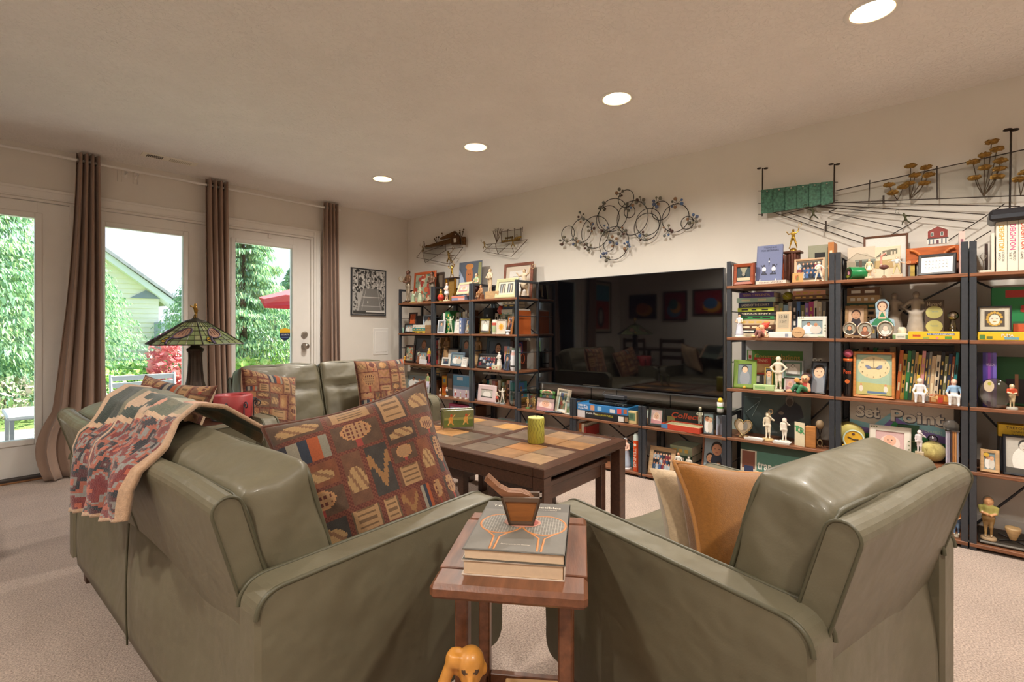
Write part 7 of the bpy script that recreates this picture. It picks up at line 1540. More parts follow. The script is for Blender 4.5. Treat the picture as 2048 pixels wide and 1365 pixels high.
# ================================================================== last tall shelf at the right
t, w, h = root('black_soundbar', 'black plastic device lying on the white spy novels', 'device', 1978, 2120, 431, LV[4]+.2445, .0)
MB().box(-w/2, w/2, -.01, .17, 0, .058, '#202026', .012).build('shell', mat('black_plastic', .35, noise=.05, color='#1d1d22'), t); MB().box(-w/2+.006, w/2-.006, -.0115, -.009, .01, .03, '#2a2a32', .002).build('grille', blackm, t)
for k, (c_, a, b) in enumerate((('#c99a2c', 'LONDON', 'MATCH'), ('#c2347a', 'MEXICO', 'SET'), ('#c2402c', 'BERLIN', 'GAME'), ('#c28a2c', 'SPY', 'HOOK'), ('#4a7a9a', 'SPY', 'LINE'))):
    x = FX+.022; y = onX(1992, HOR, x).y-.0195-k*.0385
    t = thing('novel', 'white spy novel with %s lettering, %s from the white bookend' % ({0: 'mustard', 1: 'magenta', 2: 'red', 3: 'ochre', 4: 'blue'}[k], ORD[k]), 'book', (x, y, LV[4]+.0008), -90, 'white spy novels')
    MB().box(-.0185, .0185, 0, .003, 0, .243, '#d9d2c2').box(-.0185, -.0165, .003, .15, 0, .243, '#d9d2c2').box(.0165, .0185, .003, .15, 0, .243, '#d9d2c2').build('cover', paper, t); MB().box(-.0164, .0164, .003, .148, .003, .24, '#cfc2a8').build('pages', paper, t)
    mb = MB(); mb.text('DEIGHTON', 0, .165, .019, -.0006, c_, w=.125, rot=-90, bold=.01); mb.text(a, .006, .073, .009, -.0006, '#2a2826', w=.045, rot=-90); mb.text(b, -.007, .073, .009, -.0006, '#2a2826', w=.035, rot=-90); mb.build('lettering', paper, t)
t, w, h = root('white_bookend', 'white L shaped bookend holding a wire racket ornament', 'bookend', 1956, 1990, 468, 4, .03); MB().box(w/2-.014, w/2, 0, .11, 0, h, '#d2cbbc', .002).box(-w/2, w/2-.014, 0, .11, 0, .012, '#cfc6b4', .002).build('bookend', paper, t)
MB().tube([(-.01, .03, .012), (-.01, .03, .06), (-.022, .03, .085), (-.01, .03, .105), (.002, .03, .085), (-.01, .03, .06)], .0025, '#b5aca0', 6).build('wire_racket', metalm, t); MB().box(-.004, .008, .06, .08, .012, .15, '#3a2620', .002).build('dark_slat', woodm, t)
carton('big green game box with red lettering behind the mask picture', 1983, 2130, 565, 3, .13, '#1f7a44', .04, 'green_game_box', 'game', bands=((.2, 1, .80, .94, '#a82a24'), (.3, 1, .02, .35, '#2f5a3a')), texts=(('spirit', .72, .62, .17, .62, '#a82c22', .05),), h=.265)
pic('dark framed picture of a gold ornamented white mask', 1956, 2024, 613, LV[3]+.042, .025, '#1c1e26', .05, 'mask', '#b9b2a2', .17, lean=5)
carton('long flat yellow cartoon box below the mask picture', 1956, 2110, 668, 3, .004, '#d9b024', .10, 'yellow_game_box', 'game', bands=((.02, .1, .1, .7, '#4f7a3a'), (.12, .2, .15, .5, '#5f6a34'), (.36, .55, .1, .4, '#6a9aa8')), texts=(('PUMA', .40, .62, .34, .16, '#dfe0da', .01), ('TENNIS', .72, .6, .3, .2, '#b5432c')), h=.04)
carton('small orange card behind the mask picture', 2026, 2080, 648, LV[3]+.042, .08, '#b5502f', .006, 'orange_card', 'card')
carton('purple and black tin at the end of the shelf behind a glass plate', 1955, 1993, 706, 2, .06, '#4a2f8a', .06, 'purple_tin', 'tin', bands=((0, .28, 0, 1, '#16141c'), (.28, .45, 0, 1, '#3a2a7a'), (.55, .7, 0, 1, '#7a3a9a'), (.82, 1, 0, 1, '#6a5ab0')), texts=(('WILSON', .68, .78, .05, .45, '#c9b8d8'),), m=gloss)
carton('dark green picture book standing at the back behind the glass plate', 1993, 2120, 716, 2, .2, '#1f5f34', .03, 'green_picture_book', 'book', bands=((.15, .9, .05, .55, '#2a2830'), (.3, .36, .2, .65, '#a87a5a')))
t, w, h = root('glass_plate', 'oval clear glass plate on edge with a painted label', 'plate', 1956, 2024, 757, 2, .02, lean=10); mb = MB(); mb.at(0, 0, h/2, rx=90); mb.lathe([(w*.5, -.003), (w*.5, .003), (w*.44, .006), (.01, .006)], '#c9c6c0', 32, sy=h/w*1.0); mb.build('plate', glass_mat('crystal'), t); mb = MB(); mb.oval(-w*.17, h*.72, w*.16, h*.2, -.008, '#c2b094', 20); mb.oval(-w*.15, h*.8, w*.06, h*.06, -.0085, '#a8a23c', 12); mb.build('label', paper, t)
fig('small cream bear figurine with red vest by the glass plate', 2010, 2038, 770, 2, .012, '#cdb894', '#bda680', '#b5482c', '#c9b48f', '#c2ad86', 'hold', base='disc', bc='#b5b0a4', headk=1.5, fat=1.3)
carton('yellow and black vintage tennis ball tin', 1996, 2110, 847, LV[1]+.175, .09, '#c9a31f', .08, 'ball_tin', 'tin', texts=(('TRETORN', .36, .78, .2, .42, '#2a2418'), ('TENNIS', .36, .48, .15, .26, '#3a3018'), ('BALLS', .36, .22, .15, .22, '#3a3018')), h=.06)
MB_ = tag(MB().box(FX+.10, FX+.25, onX(2110, HOR, FX+.1).y, onX(1998, HOR, FX+.1).y, LV[1]+.001, LV[1]+.174, '#2a2622', .003).build('black_storage_box', blackm), 'plain black box under the yellow tennis ball tin', 'box')
pic('dark frame with an old photograph of a girl in white', 2006, 2100, 876, 1, .03, '#1d1f26', .07, 'bw', lean=8)
t = pic('small tan frame with an oval photo and a yellow ball', 1960, 2000, 903, 1, .012, '#b9966c', .22, 'couple', lean=12, m=woodm); mb = MB(); mb.oval(-.012, .085, .011, .010, -.001, '#cfa83a', 14); mb.build('ball_charm', gloss, t)
fig('glazed gnome figurine with a wide grin and grey cap', 1958, 1996, 998, LV[0]+.018, .04, '#d09a6c', '#9a9484', '#a8a05a', '#9a7a4a', '#a8947a', 'hold', base='disc', bc='#b59a78', headk=1.9, fat=1.5, hat='#8f959a')
tag(MB().box(FX+.02, FX+.27, onX(2090, HOR, FX+.1).y, onX(1957, HOR, FX+.02).y, LV[0]+.001, LV[0]+.0165, '#4a443c', .006).build('pewter_tray', bronze), 'dark pewter tray under the grinning gnome', 'tray')
t, w, h = root('shuttle_ornament', 'wire ornament with a wicker shuttlecock on the pewter tray', 'ornament', 2005, 2048, 1036, LV[0]+.018, .06)
MB().tube([(-.05, 0, .004), (.06, .02, .03)], .004, '#2a2624', 6).tube([(-.05, .03, .03), (.06, -.02, .004)], .004, '#2a2624', 6).build('crossed_rods', wire, t); MB().lathe([(.012, .02), (.03, .07), (.028, .08), (.022, .078)], '#a8895f', 14).build('basket', woodm, t)
# ================================================================== low shelves under the television
# ---- first low unit
pic('brown sepia picture card behind the little gold players', 1040, 1072, 786, LOW, .12, '#5a3a26', .04, 'abstract', lean=4, seed=21)
fig('little gold tennis player on a green base', 1050, 1061, 795, LOW, .03, '#c9a06a', '#a87a44', '#c9a06a', '#c9a06a', '#b98f58', 'stand', base='disc', bc='#5f7a4a')
fig('little gold tennis player beside the baby photograph', 1065, 1073, 795, LOW, .05, '#c9a06a', '#a87a44', '#b98f58', '#c9a06a', '#b98f58', 'stand', base='disc', bc='#8a6a4a')
pic('thin dark frame with a pink baby photograph', 1071, 1107, 797, LOW, .02, '#3a2a2a', .035, 'baby', lean=10)
t = pic('green childs frame with an arch of beads', 1078, 1108, 783, LOW, .12, '#5f8f4a', .16, 'portrait', lean=4)
mb = MB(); w = .11
for k in range(11): a = R(20+14*k); MB().ball(-.06*math.cos(a), .004, .135+.028*math.sin(a), .008, ['#d8c0a4', '#c98a7a', '#d2b48c'][k % 3], 8).build('bead', satin, t)
pic('white shadow box frame leaning over the remote control', 1105, 1134, 781, LOW, .03, '#c9b9a4', .1, 'abstract', '#d8e0dc', .15, lean=12, yaw=-14, depth=.03, seed=33)
t, w, h = root('remote_control', 'slim black remote control on the low shelf', 'remote control', 1091, 1121, 822, LOW, -.0, 14); MB().box(-w/2, w/2, 0, .035, 0, .014, '#3a3d46', .005).build('shell', satin, t)
for k in range(5): MB().box(-w*.38+k*w*.17, -w*.28+k*w*.17, .008, .026, .0142, .0155, '#8f939c').build('button', satin, t)
pic('small white frame with a blue swimmer photo beside the post', 1129, 1141, 803, LOW, .015, '#d8d0c2', .14, 'land', '#dfe3e2', .15, lean=6)
stack(1104, 1142, 803, LOW, .17, ['red', 'sky blue', 'yellow', 'orange', 'mustard', 'rust'], 'behind the white shadow box', .14)
carton('small green edged card box on the floor level of the first low shelf', 1088, 1099, 836, 0, .10, '#5f6a54', .02, 'card_box', 'box', bands=((.1, .8, .1, .9, '#cfd2c8'),), h=.16)
stack(1040, 1056, 842, 0, .08, ['teal', 'mint', 'blue', 'grey'], 'behind the green candle', .16)
ballthing('pink_ball', 'small pink ball on the bottom level of the first low shelf', 'ball', 1104, 1112, 855, 0, .12, '#d8a8a0')
# ---- second low unit: puzzles
z = LOW
carton('black boxed sports jigsaw puzzle, lower of two', 1155, 1256, 828, LOW, .01, '#1a1a1e', .21, 'jigsaw_box', 'game', bands=((.0, .16, 0, 1, '#c9c2c4'), (.82, .92, .1, .8, '#d2d0cc'), (.94, 1, .2, .8, '#8a6a4a')), texts=(('Puzzle Plus', .30, .72, .24, .22, '#e0dfdc', .01), ('SPORTS JIGSAW PUZZLE', .54, .66, .24, .36, '#c2b43c', .01)), h=.056)
carton('blue boxed thousand piece puzzle, upper of two', 1152, 1256, 812, LOW+.057, .015, '#2f74b0', .21, 'jigsaw_box', 'game', bands=((.28, .36, .15, .85, '#c98f6a'), (.42, .50, .2, .8, '#8fb9d8'), (.66, .76, .1, .6, '#c9ccd0'), (.80, .88, .1, .8, '#c94a4a'), (.92, .98, .2, .8, '#a8603c')), texts=(('1000 PC', .13, .72, .26, .2, '#dfe6ee', .02), ('PUZZLE', .13, .34, .26, .2, '#dfe6ee', .02)), h=.055)
t, w, h = root('disc_player', 'slim black disc player on the puzzle boxes', 'disc player', 1178, 1253, 800, LOW+.113, .03); MB().box(-w/2, w/2, 0, .15, .004, .026, '#151518', .003).build('casing', satin, t); MB().box(-w*.46, w*.1, -.0008, .001, .012, .016, '#3a3a40').build('disc_tray', gloss, t); [MB().box(w*x, w*x+.008, -.0008, .001, .010, .016, '#8f8f96').build('button', satin, t) for x in (.2, .28, .4)]
for x in (-.4, .4): MB().cyl(w*x, .03, 0, .0045, .008, '#101012', 10).build('foot', matte, t)
carton('cream novelty clock shaped like a small television', 1253, 1273, 823, LOW, .02, '#cdb784', .03, 'novelty_clock', 'clock', bands=((.14, .86, .25, .85, '#5f7a5a'), (.3, .7, .4, .75, '#3f5a4a')))
t, w, h = root('power_adapter', 'black power adapter lying on the glass top under the television', 'adapter', 1208, 1248, 792, .5385, .12); MB().box(-w/2, w/2, 0, .05, 0, .03, '#2f3036', .005).build('block', satin, t); MB().tube([(-w/2, .02, .01), (-w/2-.03, .03, .03), (-w/2-.02, .05, .05)], .003, '#17171a', 6).tube([(w/2, .02, .01), (w/2+.02, .03, .002), (w/2+.01, .08, .003)], .003, '#17171a', 6).build('lead', blackm, t)
row(1152, 1172, 845, 0, .04, ['orange', 'ivory', 'red'], 'post under the puzzles', .2)
t, w, h = root('mini_racket_set', 'row of old miniature rackets and silver cups on the bottom level', 'ornament', 1172, 1243, 862, 0, .16)
for k in range(4): mb = MB(); x = -.12+k*.07; mb.tube([(x+.028*math.cos(q), 0, .16+.04*math.sin(q)) for q in [2*math.pi*j/20 for j in range(20)]], .004, ['#8f8a80', '#6a5a48', '#a0988a', '#77705f'][k], 6, True); mb.tube([(x, 0, .12), (x, .01, .002)], .004, '#6a5a48', 6); mb.build('miniature_racket', woodm, t)
fig('porcelain lady in a striped blue and white skirt', 1241, 1263, 876, 0, .03, '#d8b09a', '#c9ccd4', '#d9b8a8', '#a8b8cc', '#ccc', 'hold', 'long', base='disc', bc='#d8d8dc', hat='#d2d6de')
carton('teal blue boxed game behind the orange tennis tube', 1244, 1274, 893, 0, .10, '#4f8a9a', .1, 'blue_box', 'box', bands=((0, 1, .8, .95, '#2f5a6a'),))
t, w, h = turned('tennis_tube', 'tall orange tennis ball tube with a clear domed lid', 'tube', 1264, 1276, 868, 0, .012, [(1, 0), (1, .8), (.96, .81, '#b9c4c0'), (.96, .94, '#b9c4c0'), (.6, 1, '#c9d2ce')], '#c2481f'); mb = MB(); mb.text('TENNIS', 0, h*.36, w*.42, -w/2-.001, '#e0c9b8', w=h*.5, rot=-90); mb.oval(0, h*.70, w*.22, w*.22, -w/2-.0008, '#e0d2c2', 16); mb.build('lettering', paper, t)
# ---- third low unit
pic('black frame with a sleeping baby photograph on teal', 1293, 1327, 816, LOW, .03, '#24211f', .14, 'baby', '#5f8a86', .05, lean=11, yaw=6)
carton('black collector game box standing at the back of the low shelf', 1328, 1442, 812, LOW, .20, '#2a2624', .03, 'collector_game_box', 'game', lean=4, texts=(("Collector's", .52, .62, .34, .76, '#b5442c', .02, .2),), bands=((.06, .2, .1, .5, '#8a7a4a'),), h=.115)
t, w, h = root('open_game_tray', 'open red game tray with a printed board', 'game', 1321, 1400, 838, LOW, -.0, -4); d = .15
for (x0, x1, y0, y1) in ((-w/2, w/2, 0, .004), (-w/2, w/2, d-.004, d), (-w/2, -w/2+.004, .004, d-.004), (w/2-.004, w/2, .004, d-.004)): MB().box(x0, x1, y0, y1, 0, .038, '#b5402a').build('side', paper, t)
MB().box(-w/2+.004, w/2-.004, .004, d-.004, 0, .004, '#c9b08a').build('bottom', paper, t); mb = MB(); mb.box(-w/2+.008, w/2-.008, .008, d-.008, .026, .030, '#cdb892'); mb.build('board', paper, t)
mb = MB(); g = random.Random(4)
for k in range(26): x, y = g.uniform(-w*.42, w*.42), g.uniform(.014, d-.02); mb.add([(x, y, .0304), (x+.012, y, .0304), (x+.012, y+.006, .0304), (x, y+.006, .0304)], [(0, 1, 2, 3)], g.choice(['#8f8a6a', '#a8604a', '#6f8a8a', '#b59a5a']))
mb.box(-w/2, -w/2+.05, -.0006, .0002, .004, .034, '#4a7aa8'); mb.build('board_print', paper, t)
fig('white cherub figurine riding a little cycle', 1392, 1409, 815, LOW, .16, '#d8c6b0', '#b59a70', '#d8d0c2', '#d8d0c2', '#cfc6b8', 'hold', base='disc', bc='#c9bda8', headk=1.4)
t = pic('folding black frame with a child photograph beside the post', 1406, 1428, 826, LOW, .02, '#2a2626', .1, 'couple', lean=4, yaw=14); w = .06
MB().at(.055, .0, 0, rz=55).box(0, .05, 0, .01, 0, .13, '#a9aec0', .002).build('second_leaf', satin, t)
t, w, h = turned('white_mug', 'white mug with a green stripe holding a yellow ball', 'mug', 1432, 1447, 806, .5385, .03, [(.8, 0), (1, .05), (1, .4), (1, .42, '#5a9a4a'), (1, .58, '#5a9a4a'), (1, .6), (1.02, 1), (.9, 1), (.85, .6)], '#d8d8d4'); MB().at(0, 0, h+.012).ball(0, 0, 0, w*.40, '#d8b82c', 12).build('yellow_ball', satin, t)
pic('pale wood frame with a wedding group photograph', 1290, 1346, 898, 0, .02, '#b99a76', .16, 'group', lean=14, m=woodm)
stack(1338, 1385, 893, 0, .09, ['sage', 'dark green', 'charcoal', 'olive'], 'behind the cricket figurine', .18)
fig('figurine of a player in white with an orange base', 1350, 1364, 905, LV[0]+.022, .0, '#c98f6a', '#6a4a34', '#d8d6cc', '#d6d2c6', '#b5623c', 'stand', base='block', bc='#b5703c')
book('pale blue book lying under the player in white', Vector((FX-.0, onX(1354, HOR, FX).y, LV[0]+.0006)), -90, .14, .021, .12, '#8aa4bd', True)
fig('small silver cup figurine behind the armchair end', 1372, 1384, 912, 0, .05, '#c9c2b4', '#b5ac9c', '#c9c2b4', '#bdb4a4', '#b5ac9c', 'stand', base='disc', bc='#b5ac9c')
pic('brown frame with a family studio portrait', 1400, 1448, 877, 0, .04, '#7a4a30', .08, 'suit', lean=10, m=woodm)
# ================================================================== left-hand tall shelves
# ---- corner unit
fig('bronze statue of a player holding a racket to his chest', 800, 822, 541, 4, .05, '#6a4636', '#4a3026', '#7a5a42', '#a89a86', '#4a3026', 'hold', base='block', bc='#7a5334', m=bronze, racket=('#a8906a', 150), name='bronze_statue')
pic('orange framed relief of tropical leaves and figures', 819, 868, 544, 4, .17, '#b9562c', .08, 'mosaic', lean=4)
t, w, h = root('shell_angel', 'pale green angel ornament by the bronze player', 'ornament', 819, 833, 568, 4, .03); solid_mb([('c', (0, 0, .01), (0, 0, .09), .026, .014, '#94a88c'), ('e', (0, -.002, .115), (.013, .013, .016), '#c9b79a'), ('c', (-.012, .008, .08), (-.034, .012, .12), .010, .006, '#cfd2bc'), ('c', (.012, .008, .08), (.034, .012, .12), .010, .006, '#cfd2bc'), ('b', (0, 0, .006), (.028, .022, .003), .003, '#c9a868')], .0034, .008).build('body', gloss, t)
fig('ivory angel figurine in front of the leaf relief', 834, 846, 573, 4, .03, '#cbb394', '#b59a74', '#a9b89c', '#a9b89c', '#b5a88a', 'hold', 'long', base='disc', bc='#b9a27a')
fig('bronze statue of a player with folded arms beside the post', 852, 876, 543, 4, .09, '#6a4636', '#3f2a22', '#6f5240', '#8f8678', '#4a3026', 'hold', base='block', bc='#7a5334', m=bronze, name='bronze_statue', fat=1.2)
pic('dark frame with an orange abstract print', 804, 830, 626, 3, .10, '#2c1c18', .13, 'orange', lean=6)
pic('dark frame with a wedding snapshot below the orange print', 807, 829, 648, 3, .03, '#2a1f1c', .14, 'couple', lean=8)
turned('mint_vase', 'tiny mint green vase at the shelf corner', 'vase', 797, 806, 656, 3, .02, [(.5, 0), (.9, .2), (1, .5), (.7, .8), (.8, 1), (.6, 1)], '#8fb5a4')
stack(824, 850, 650, 3, .03, ['white', 'teal', 'yellow'], 'beside the wedding snapshot', .14)
carton('small tan wooden chest beside the teal book', 850, 864, 651, 3, .03, '#94704a', .1, 'wooden_chest', 'box', m=woodm, bands=((0, 1, .62, .66, '#5f4028'),))
pic('blue frame with a round child photo behind the tan chest', 845, 866, 630, LV[3]+.07, .12, '#a8b8c9', .1, 'face', lean=5)
carton('dark wooden box at the back of the corner shelf', 829, 866, 625, 3, .22, '#3f2c24', .08, 'dark_box', 'box', m=woodm, h=.20)
pic('large black frame with a young man portrait', 823, 864, 671, 2, .12, '#25282c', .13, 'face', lean=8)
pic('brown frame with a gilded print beside the yellow bird', 802, 826, 691, 2, .05, '#33221c', .13, 'mosaic', lean=6, seed=61)
t, w, h = root('yellow_bird', 'yellow bird ornament on orange legs', 'ornament', 803, 815, 706, 2, .012); solid_mb([('c', (-.006, 0, 0), (-.004, 0, .028), .003, .003, '#c9622c'), ('c', (.008, 0, 0), (.004, 0, .028), .003, .003, '#c9622c'), ('e', (0, 0, .042), (.018, .014, .017), '#c9952c'), ('e', (.012, -.004, .064), (.010, .010, .011), '#d0a234'), ('c', (.02, -.006, .062), (.03, -.008, .06), .004, .001, '#c9622c'), ('c', (-.014, 0, .045), (-.03, 0, .062), .006, .002, '#c9952c')], .0025, .004).build('bird', satin, t)
t, w, h = turned('flower_vase', 'little vase of cream flowers', 'vase', 824, 837, 712, 2, .012, [(.5, 0), (.7, .3), (.4, .75), (.5, 1)], '#8a5a44')
for k in range(9): MB().at((k % 3-1)*.012, (k//3-1)*.01, h+.014+.010*((k*7) % 3)).ball(0, 0, 0, .009, ['#d8d0b4', '#b9c4a4', '#c9bda0'][k % 3], 7).build('blossom', matte, t)
pic('dark frame with a violet toned portrait', 829, 853, 702, 2, .04, '#2f2428', .12, 'couple', lean=7)
fig('colourful clown figurine in yellow and red', 853, 864, 697, 2, .02, '#d8b48c', '#c9a82c', '#d0a83a', '#c25a5a', '#5f4a9a', 'stand', base='disc', bc='#b56a6a', headk=1.4, fat=1.2)
carton('small white card box at the front of the corner shelf', 838, 851, 720, 2, .0, '#dcdce2', .02, 'card_box', 'box')
stack(818, 862, 731, LV[1]+.235, .13, ['mustard', 'tan', 'charcoal', 'brown'], 'in the corner shelf', .14)
tag(MB().box(FX+.13, FX+.27, onX(860, HOR, FX+.13).y, onX(820, HOR, FX+.13).y, LV[1]+.001, LV[1]+.234, '#7a7468', .003).build('grey_storage_box', matte), 'grey storage box under the pile of old books in the corner', 'box')
pic('speckled glass frame with a tilted snapshot', 809, 850, 746, 1, .05, '#7f8074', .16, 'couple', lean=8)
pic('white frame with a blue toned snapshot behind the tapestry pillow', 826, 856, 765, 1, .02, '#cfd2d6', .1, 'couple', lean=10, seed=71)
fig('figurine of a girl in green with dark hair by the post', 849, 864, 746, 1, .03, '#d8a888', '#2f2220', '#9fb47a', '#c9c2d8', '#c9b8a4', 'stand', True, base='disc', bc='#b5ac84')
# ---- middle unit
carton('dark framed plaque standing behind the trophy', 869, 884, 545, 4, .24, '#4a3a30', .02, 'wall_plaque', 'plaque', bands=((.1, .9, .1, .9, '#7a6a5a'),), lean=4)
t, w, h = root('trophy', 'gold and wood trophy case topped by a leaping gold player', 'trophy', 882, 911, 556, 4, .13); t.location.x += .03
MB().box(-w*.42, w*.42, -.03, .03, 0, .014, '#3a241a', .002).build('plinth', woodm, t); MB().box(-w*.5, w*.5, -.035, .035, h-.012, h, '#2f1f18', .002).build('cap', woodm, t)
for x in (-.38, .38): MB().cyl(w*x, -.015, .014, h-.012, .012, '#c9953c', 14).build('gold_column', goldm, t)
MB().box(-w*.3, w*.3, .0, .02, .014, h-.012, '#8a6a34', .002).build('back_board', woodm, t)
mb, hd_ = human(.14, *['#c9a048']*5, pose='serve'); mb.v = [(x, y, z+h-.001) for x, y, z in mb.v]; mb.build('gold_player', goldm, t); racket_part(t, (hd_[0], hd_[1], hd_[2]+h), .14, '#c9a048', 110)
t, w, h = turned('red_ball_jar', 'red striped ball jar with a small bear on top', 'jar', 866, 881, 588, 4, .015, [(.5, 0, '#a8b45a'), (.6, .12, '#b52f28'), (1, .42, '#b52f28'), (1, .58, '#c2402f'), (.6, .9, '#c9a83c'), (.4, 1, '#c9a83c')], '#b52f28'); MB().at(0, 0, h+.016).ball(0, 0, 0, .016, '#a8863f', 10, sz=1.1).at(0, 0, h+.038).ball(0, 0, 0, .011, '#a8863f', 10).build('bear', satin, t)
fig('pale pink figurine of a girl in a short white dress', 886, 901, 566, 4, .03, '#d8b4a0', '#cfa888', '#d9cfd0', '#dcd8d8', '#d0bfae', 'hold', 'short', base='disc', bc='#c9bf9c')
carton('blue and pink toy box under the cream frame', 903, 929, 592, 4, .04, '#8088a8', .07, 'toy_box', 'box', bands=((0, 1, .55, .9, '#cf7a64'), (.5, 1, 0, .5, '#c2a4a4')))
pic('cream frame with a baby photo tilted on the toy box', 909, 938, 565, LV[4]+.060, .05, '#d2c4a0', .2, 'baby', lean=20, yaw=-8)
t = carton('glossy portrait print of a woman in an orange hat', 916, 962, 523, LV[4]+.05, .26, '#57606f', .003, 'portrait_print', 'print', lean=3)
mb = MB(); _, w, h = spot(916, 962, 523, .26, LV[4]+.05)
mb.flat([(-w*.5, .0), (-w*.1, 0), (-w*.25, h*.5), (-w*.48, h*.8)], -.0012, '#a9b8d2'); mb.oval(-w*.03, h*.62, w*.15, h*.26, -.0014, '#b9764e', 18); mb.oval(-w*.03, h*.86, w*.18, h*.08, -.0018, '#c98a52', 16); mb.flat([(-w*.2, 0), (w*.25, 0), (w*.1, h*.38), (-w*.12, h*.36)], -.0011, '#a87a68'); mb.flat([(w*.3, h*.1), (w*.48, h*.1), (w*.48, h*.95), (w*.36, h*.95)], -.0011, '#9a9a6a'); mb.oval(-w*.06, h*.64, w*.018, h*.012, -.002, '#2a2020', 8); mb.oval(.02*w, h*.64, w*.018, h*.012, -.002, '#2a2020', 8); mb.build('painting', gloss, t)
row(883, 899, 622, 3, .07, ['dark green', 'white', 'green', 'green'], 'post under the red ball jar', .13)
row(906, 938, 621, 3, .16, ['sky blue', 'grey', 'white', 'mint', 'charcoal', 'ivory', 'white', 'brown'], 'lime topped bottle', .13)
t, w, h = turned('lime_bottle', 'grey bottle with a lime green ball stopper', 'bottle', 901, 912, 634, LV[3], .13, [(.8, 0), (.9, .1), (.8, .7), (.5, .95), (.5, 1)], '#a9b0b8'); MB().at(0, 0, h+.02).ball(0, 0, 0, .022, '#a9b84a', 10).build('stopper', satin, t)
pic('white frame with a man on a sofa', 872, 888, 641, 3, .03, '#cfd2d8', .12, 'portrait', lean=6)
fig('slim white and green dancer figurine', 896, 906, 632, 3, .02, '#cfc6b0', '#8a6a44', '#b9c4a8', '#a8b89c', '#b5ac90', 'serve', base='disc', bc='#c2b89c')
pic('white frame with a tilted certificate beside the blue book', 904, 920, 640, 3, .03, '#d9d6d0', .14, 'cert', lean=12, yaw=-18)
book('thick blue book between two tilted frames', Vector((FX+.02, onX(921, HOR, FX+.02).y, LV[3]+.0008)), -90, .035, .16, .16, '#6f7fa8')
pic('dark frame with a pink drawing beside the post', 925, 939, 638, 3, .03, '#4a4a48', .12, 'abstract', '#d8c8c8', .1, lean=12, yaw=-16)
row(866, 890, 676, 2, .14, ['rust', 'blue', 'red', 'white', 'tan'], 'wooden saint statue', .13)
fig('slender carved wooden saint statue', 889, 899, 672, 2, .10, '#94744e', '#7a5a3a', '#8a6a46', '#94744e', '#7a5a3a', 'hold', 'long', base='disc', bc='#6a4a30', m=woodm)
pic('black frame with a white certificate', 869, 914, 697, 2, .08, '#2f3034', .1, 'cert', lean=10)
pic('large slate frame with a seated man portrait', 915, 940, 673, 2, .13, '#4f5c68', .14, 'portrait', lean=8)
pic('small white frame with a child standing', 882, 898, 716, 2, .012, '#dad6ce', .18, 'portrait', lean=10)
pic('steel blue frame with a smiling couple', 898, 925, 706, 2, .03, '#5f7080', .13, 'couple', '#7f929c', .05, lean=12)
pic('small ornate white frame with a doodle print', 920, 933, 716, 2, .012, '#d6d2cc', .1, 'lines', lean=12, yaw=-10)
stack(867, 890, 736, LV[1]+.19, .12, ['olive', 'tan', 'charcoal'], 'above the dark row', .14)
row(864, 882, 758, 1, .08, ['brown', 'maroon', 'charcoal', 'brown'], 'orange cartoon box', .16)
carton('orange and yellow toy box standing on end', 880, 894, 752, 1, .10, '#cf8a2c', .06, 'toy_box', 'box', bands=((.1, .9, .1, .5, '#c2591f'), (.15, .85, .6, .95, '#d9b83c'), (.3, .7, .65, .85, '#6f8fb0')))
carton('blue and white photo box behind the row of little figurines', 894, 940, 750, 1, .10, '#9fb9d6', .05, 'photo_box', 'box', bands=((0, .28, 0, 1, '#4a4038'), (.05, .22, .3, .8, '#8a6f58'), (.28, 1, .5, .96, '#5fa4cf'), (.45, .7, .75, .9, '#cfdde8'), (.3, 1, 0, .35, '#c9b8c4')))
for k, (a, b, y, c1, c2) in enumerate(((874, 886, 778, '#c9b0a8', '#a8624a'), (888, 899, 776, '#d8d4ce', '#3a3a40'), (905, 916, 780, '#d8d6d4', '#b5453c'), (915, 927, 785, '#8fa6a8', '#c9b08a'), (927, 938, 782, '#d6d2d0', '#b56a5a'))):
    fig('little white cap tennis figurine, %s in the row from the orange toy box' % ORD[k], a, b, y, 1, .02, '#d9bfa6', '#d8d4ce', c1, c2, '#e0ddd6', ['hold', 'hips', 'swing', 'hold', 'hat'][k], base='disc', bc='#d8d2c6', headk=1.9, fat=1.4)
carton('pink box of toy pictures on the lowest middle level', 898, 941, 803, 0, .1, '#b54a72', .06, 'pink_toy_box', 'box', bands=((.06, .94, .08, .9, '#a8b0c8'), (.1, .3, .3, .8, '#5a4a9a'), (.35, .6, .4, .85, '#7aa84a'), (.6, .9, .1, .5, '#c99a6a')), h=.28)
# ---- unit beside the television
fig('carved wooden seated thinker figurine on a plinth', 950, 968, 571, 4, .04, '#b5865c', '#7a5236', '#a87a52', '#a87a52', '#8a6040', 'sit', base='block', bc='#8a5a3c', m=woodm, headk=1.2)
fig('slim figurine in a green jacket and dark skirt', 949, 963, 546, 4, .12, '#d8b894', '#7a4a34', '#9fb48a', '#3a2224', '#3a2224', 'hold', True, base='block', bc='#4a2f24')
carton('pale wooden box under the cream player statue', 970, 996, 583, 4, .05, '#b5946a', .08, 'pale_wooden_box', 'box', m=woodm)
fig('tall cream statue of a male tennis player', 971, 989, 537, LV[4]+.05, .06, '#cdb79a', '#b59c7c', '#d2bfa4', '#cfb99a', '#b59c7c', 'hold', base=None, m=matte)
pic('large brown framed certificate with cream mat', 1004, 1062, 526, 4, .26, '#7a4430', .08, 'cert', '#cdbfae', .16, lean=5, m=woodm)
pic('sage green frame with two tall photographs', 988, 1031, 557, 4, .04, '#b5b58c', .17, 'double', lean=12)
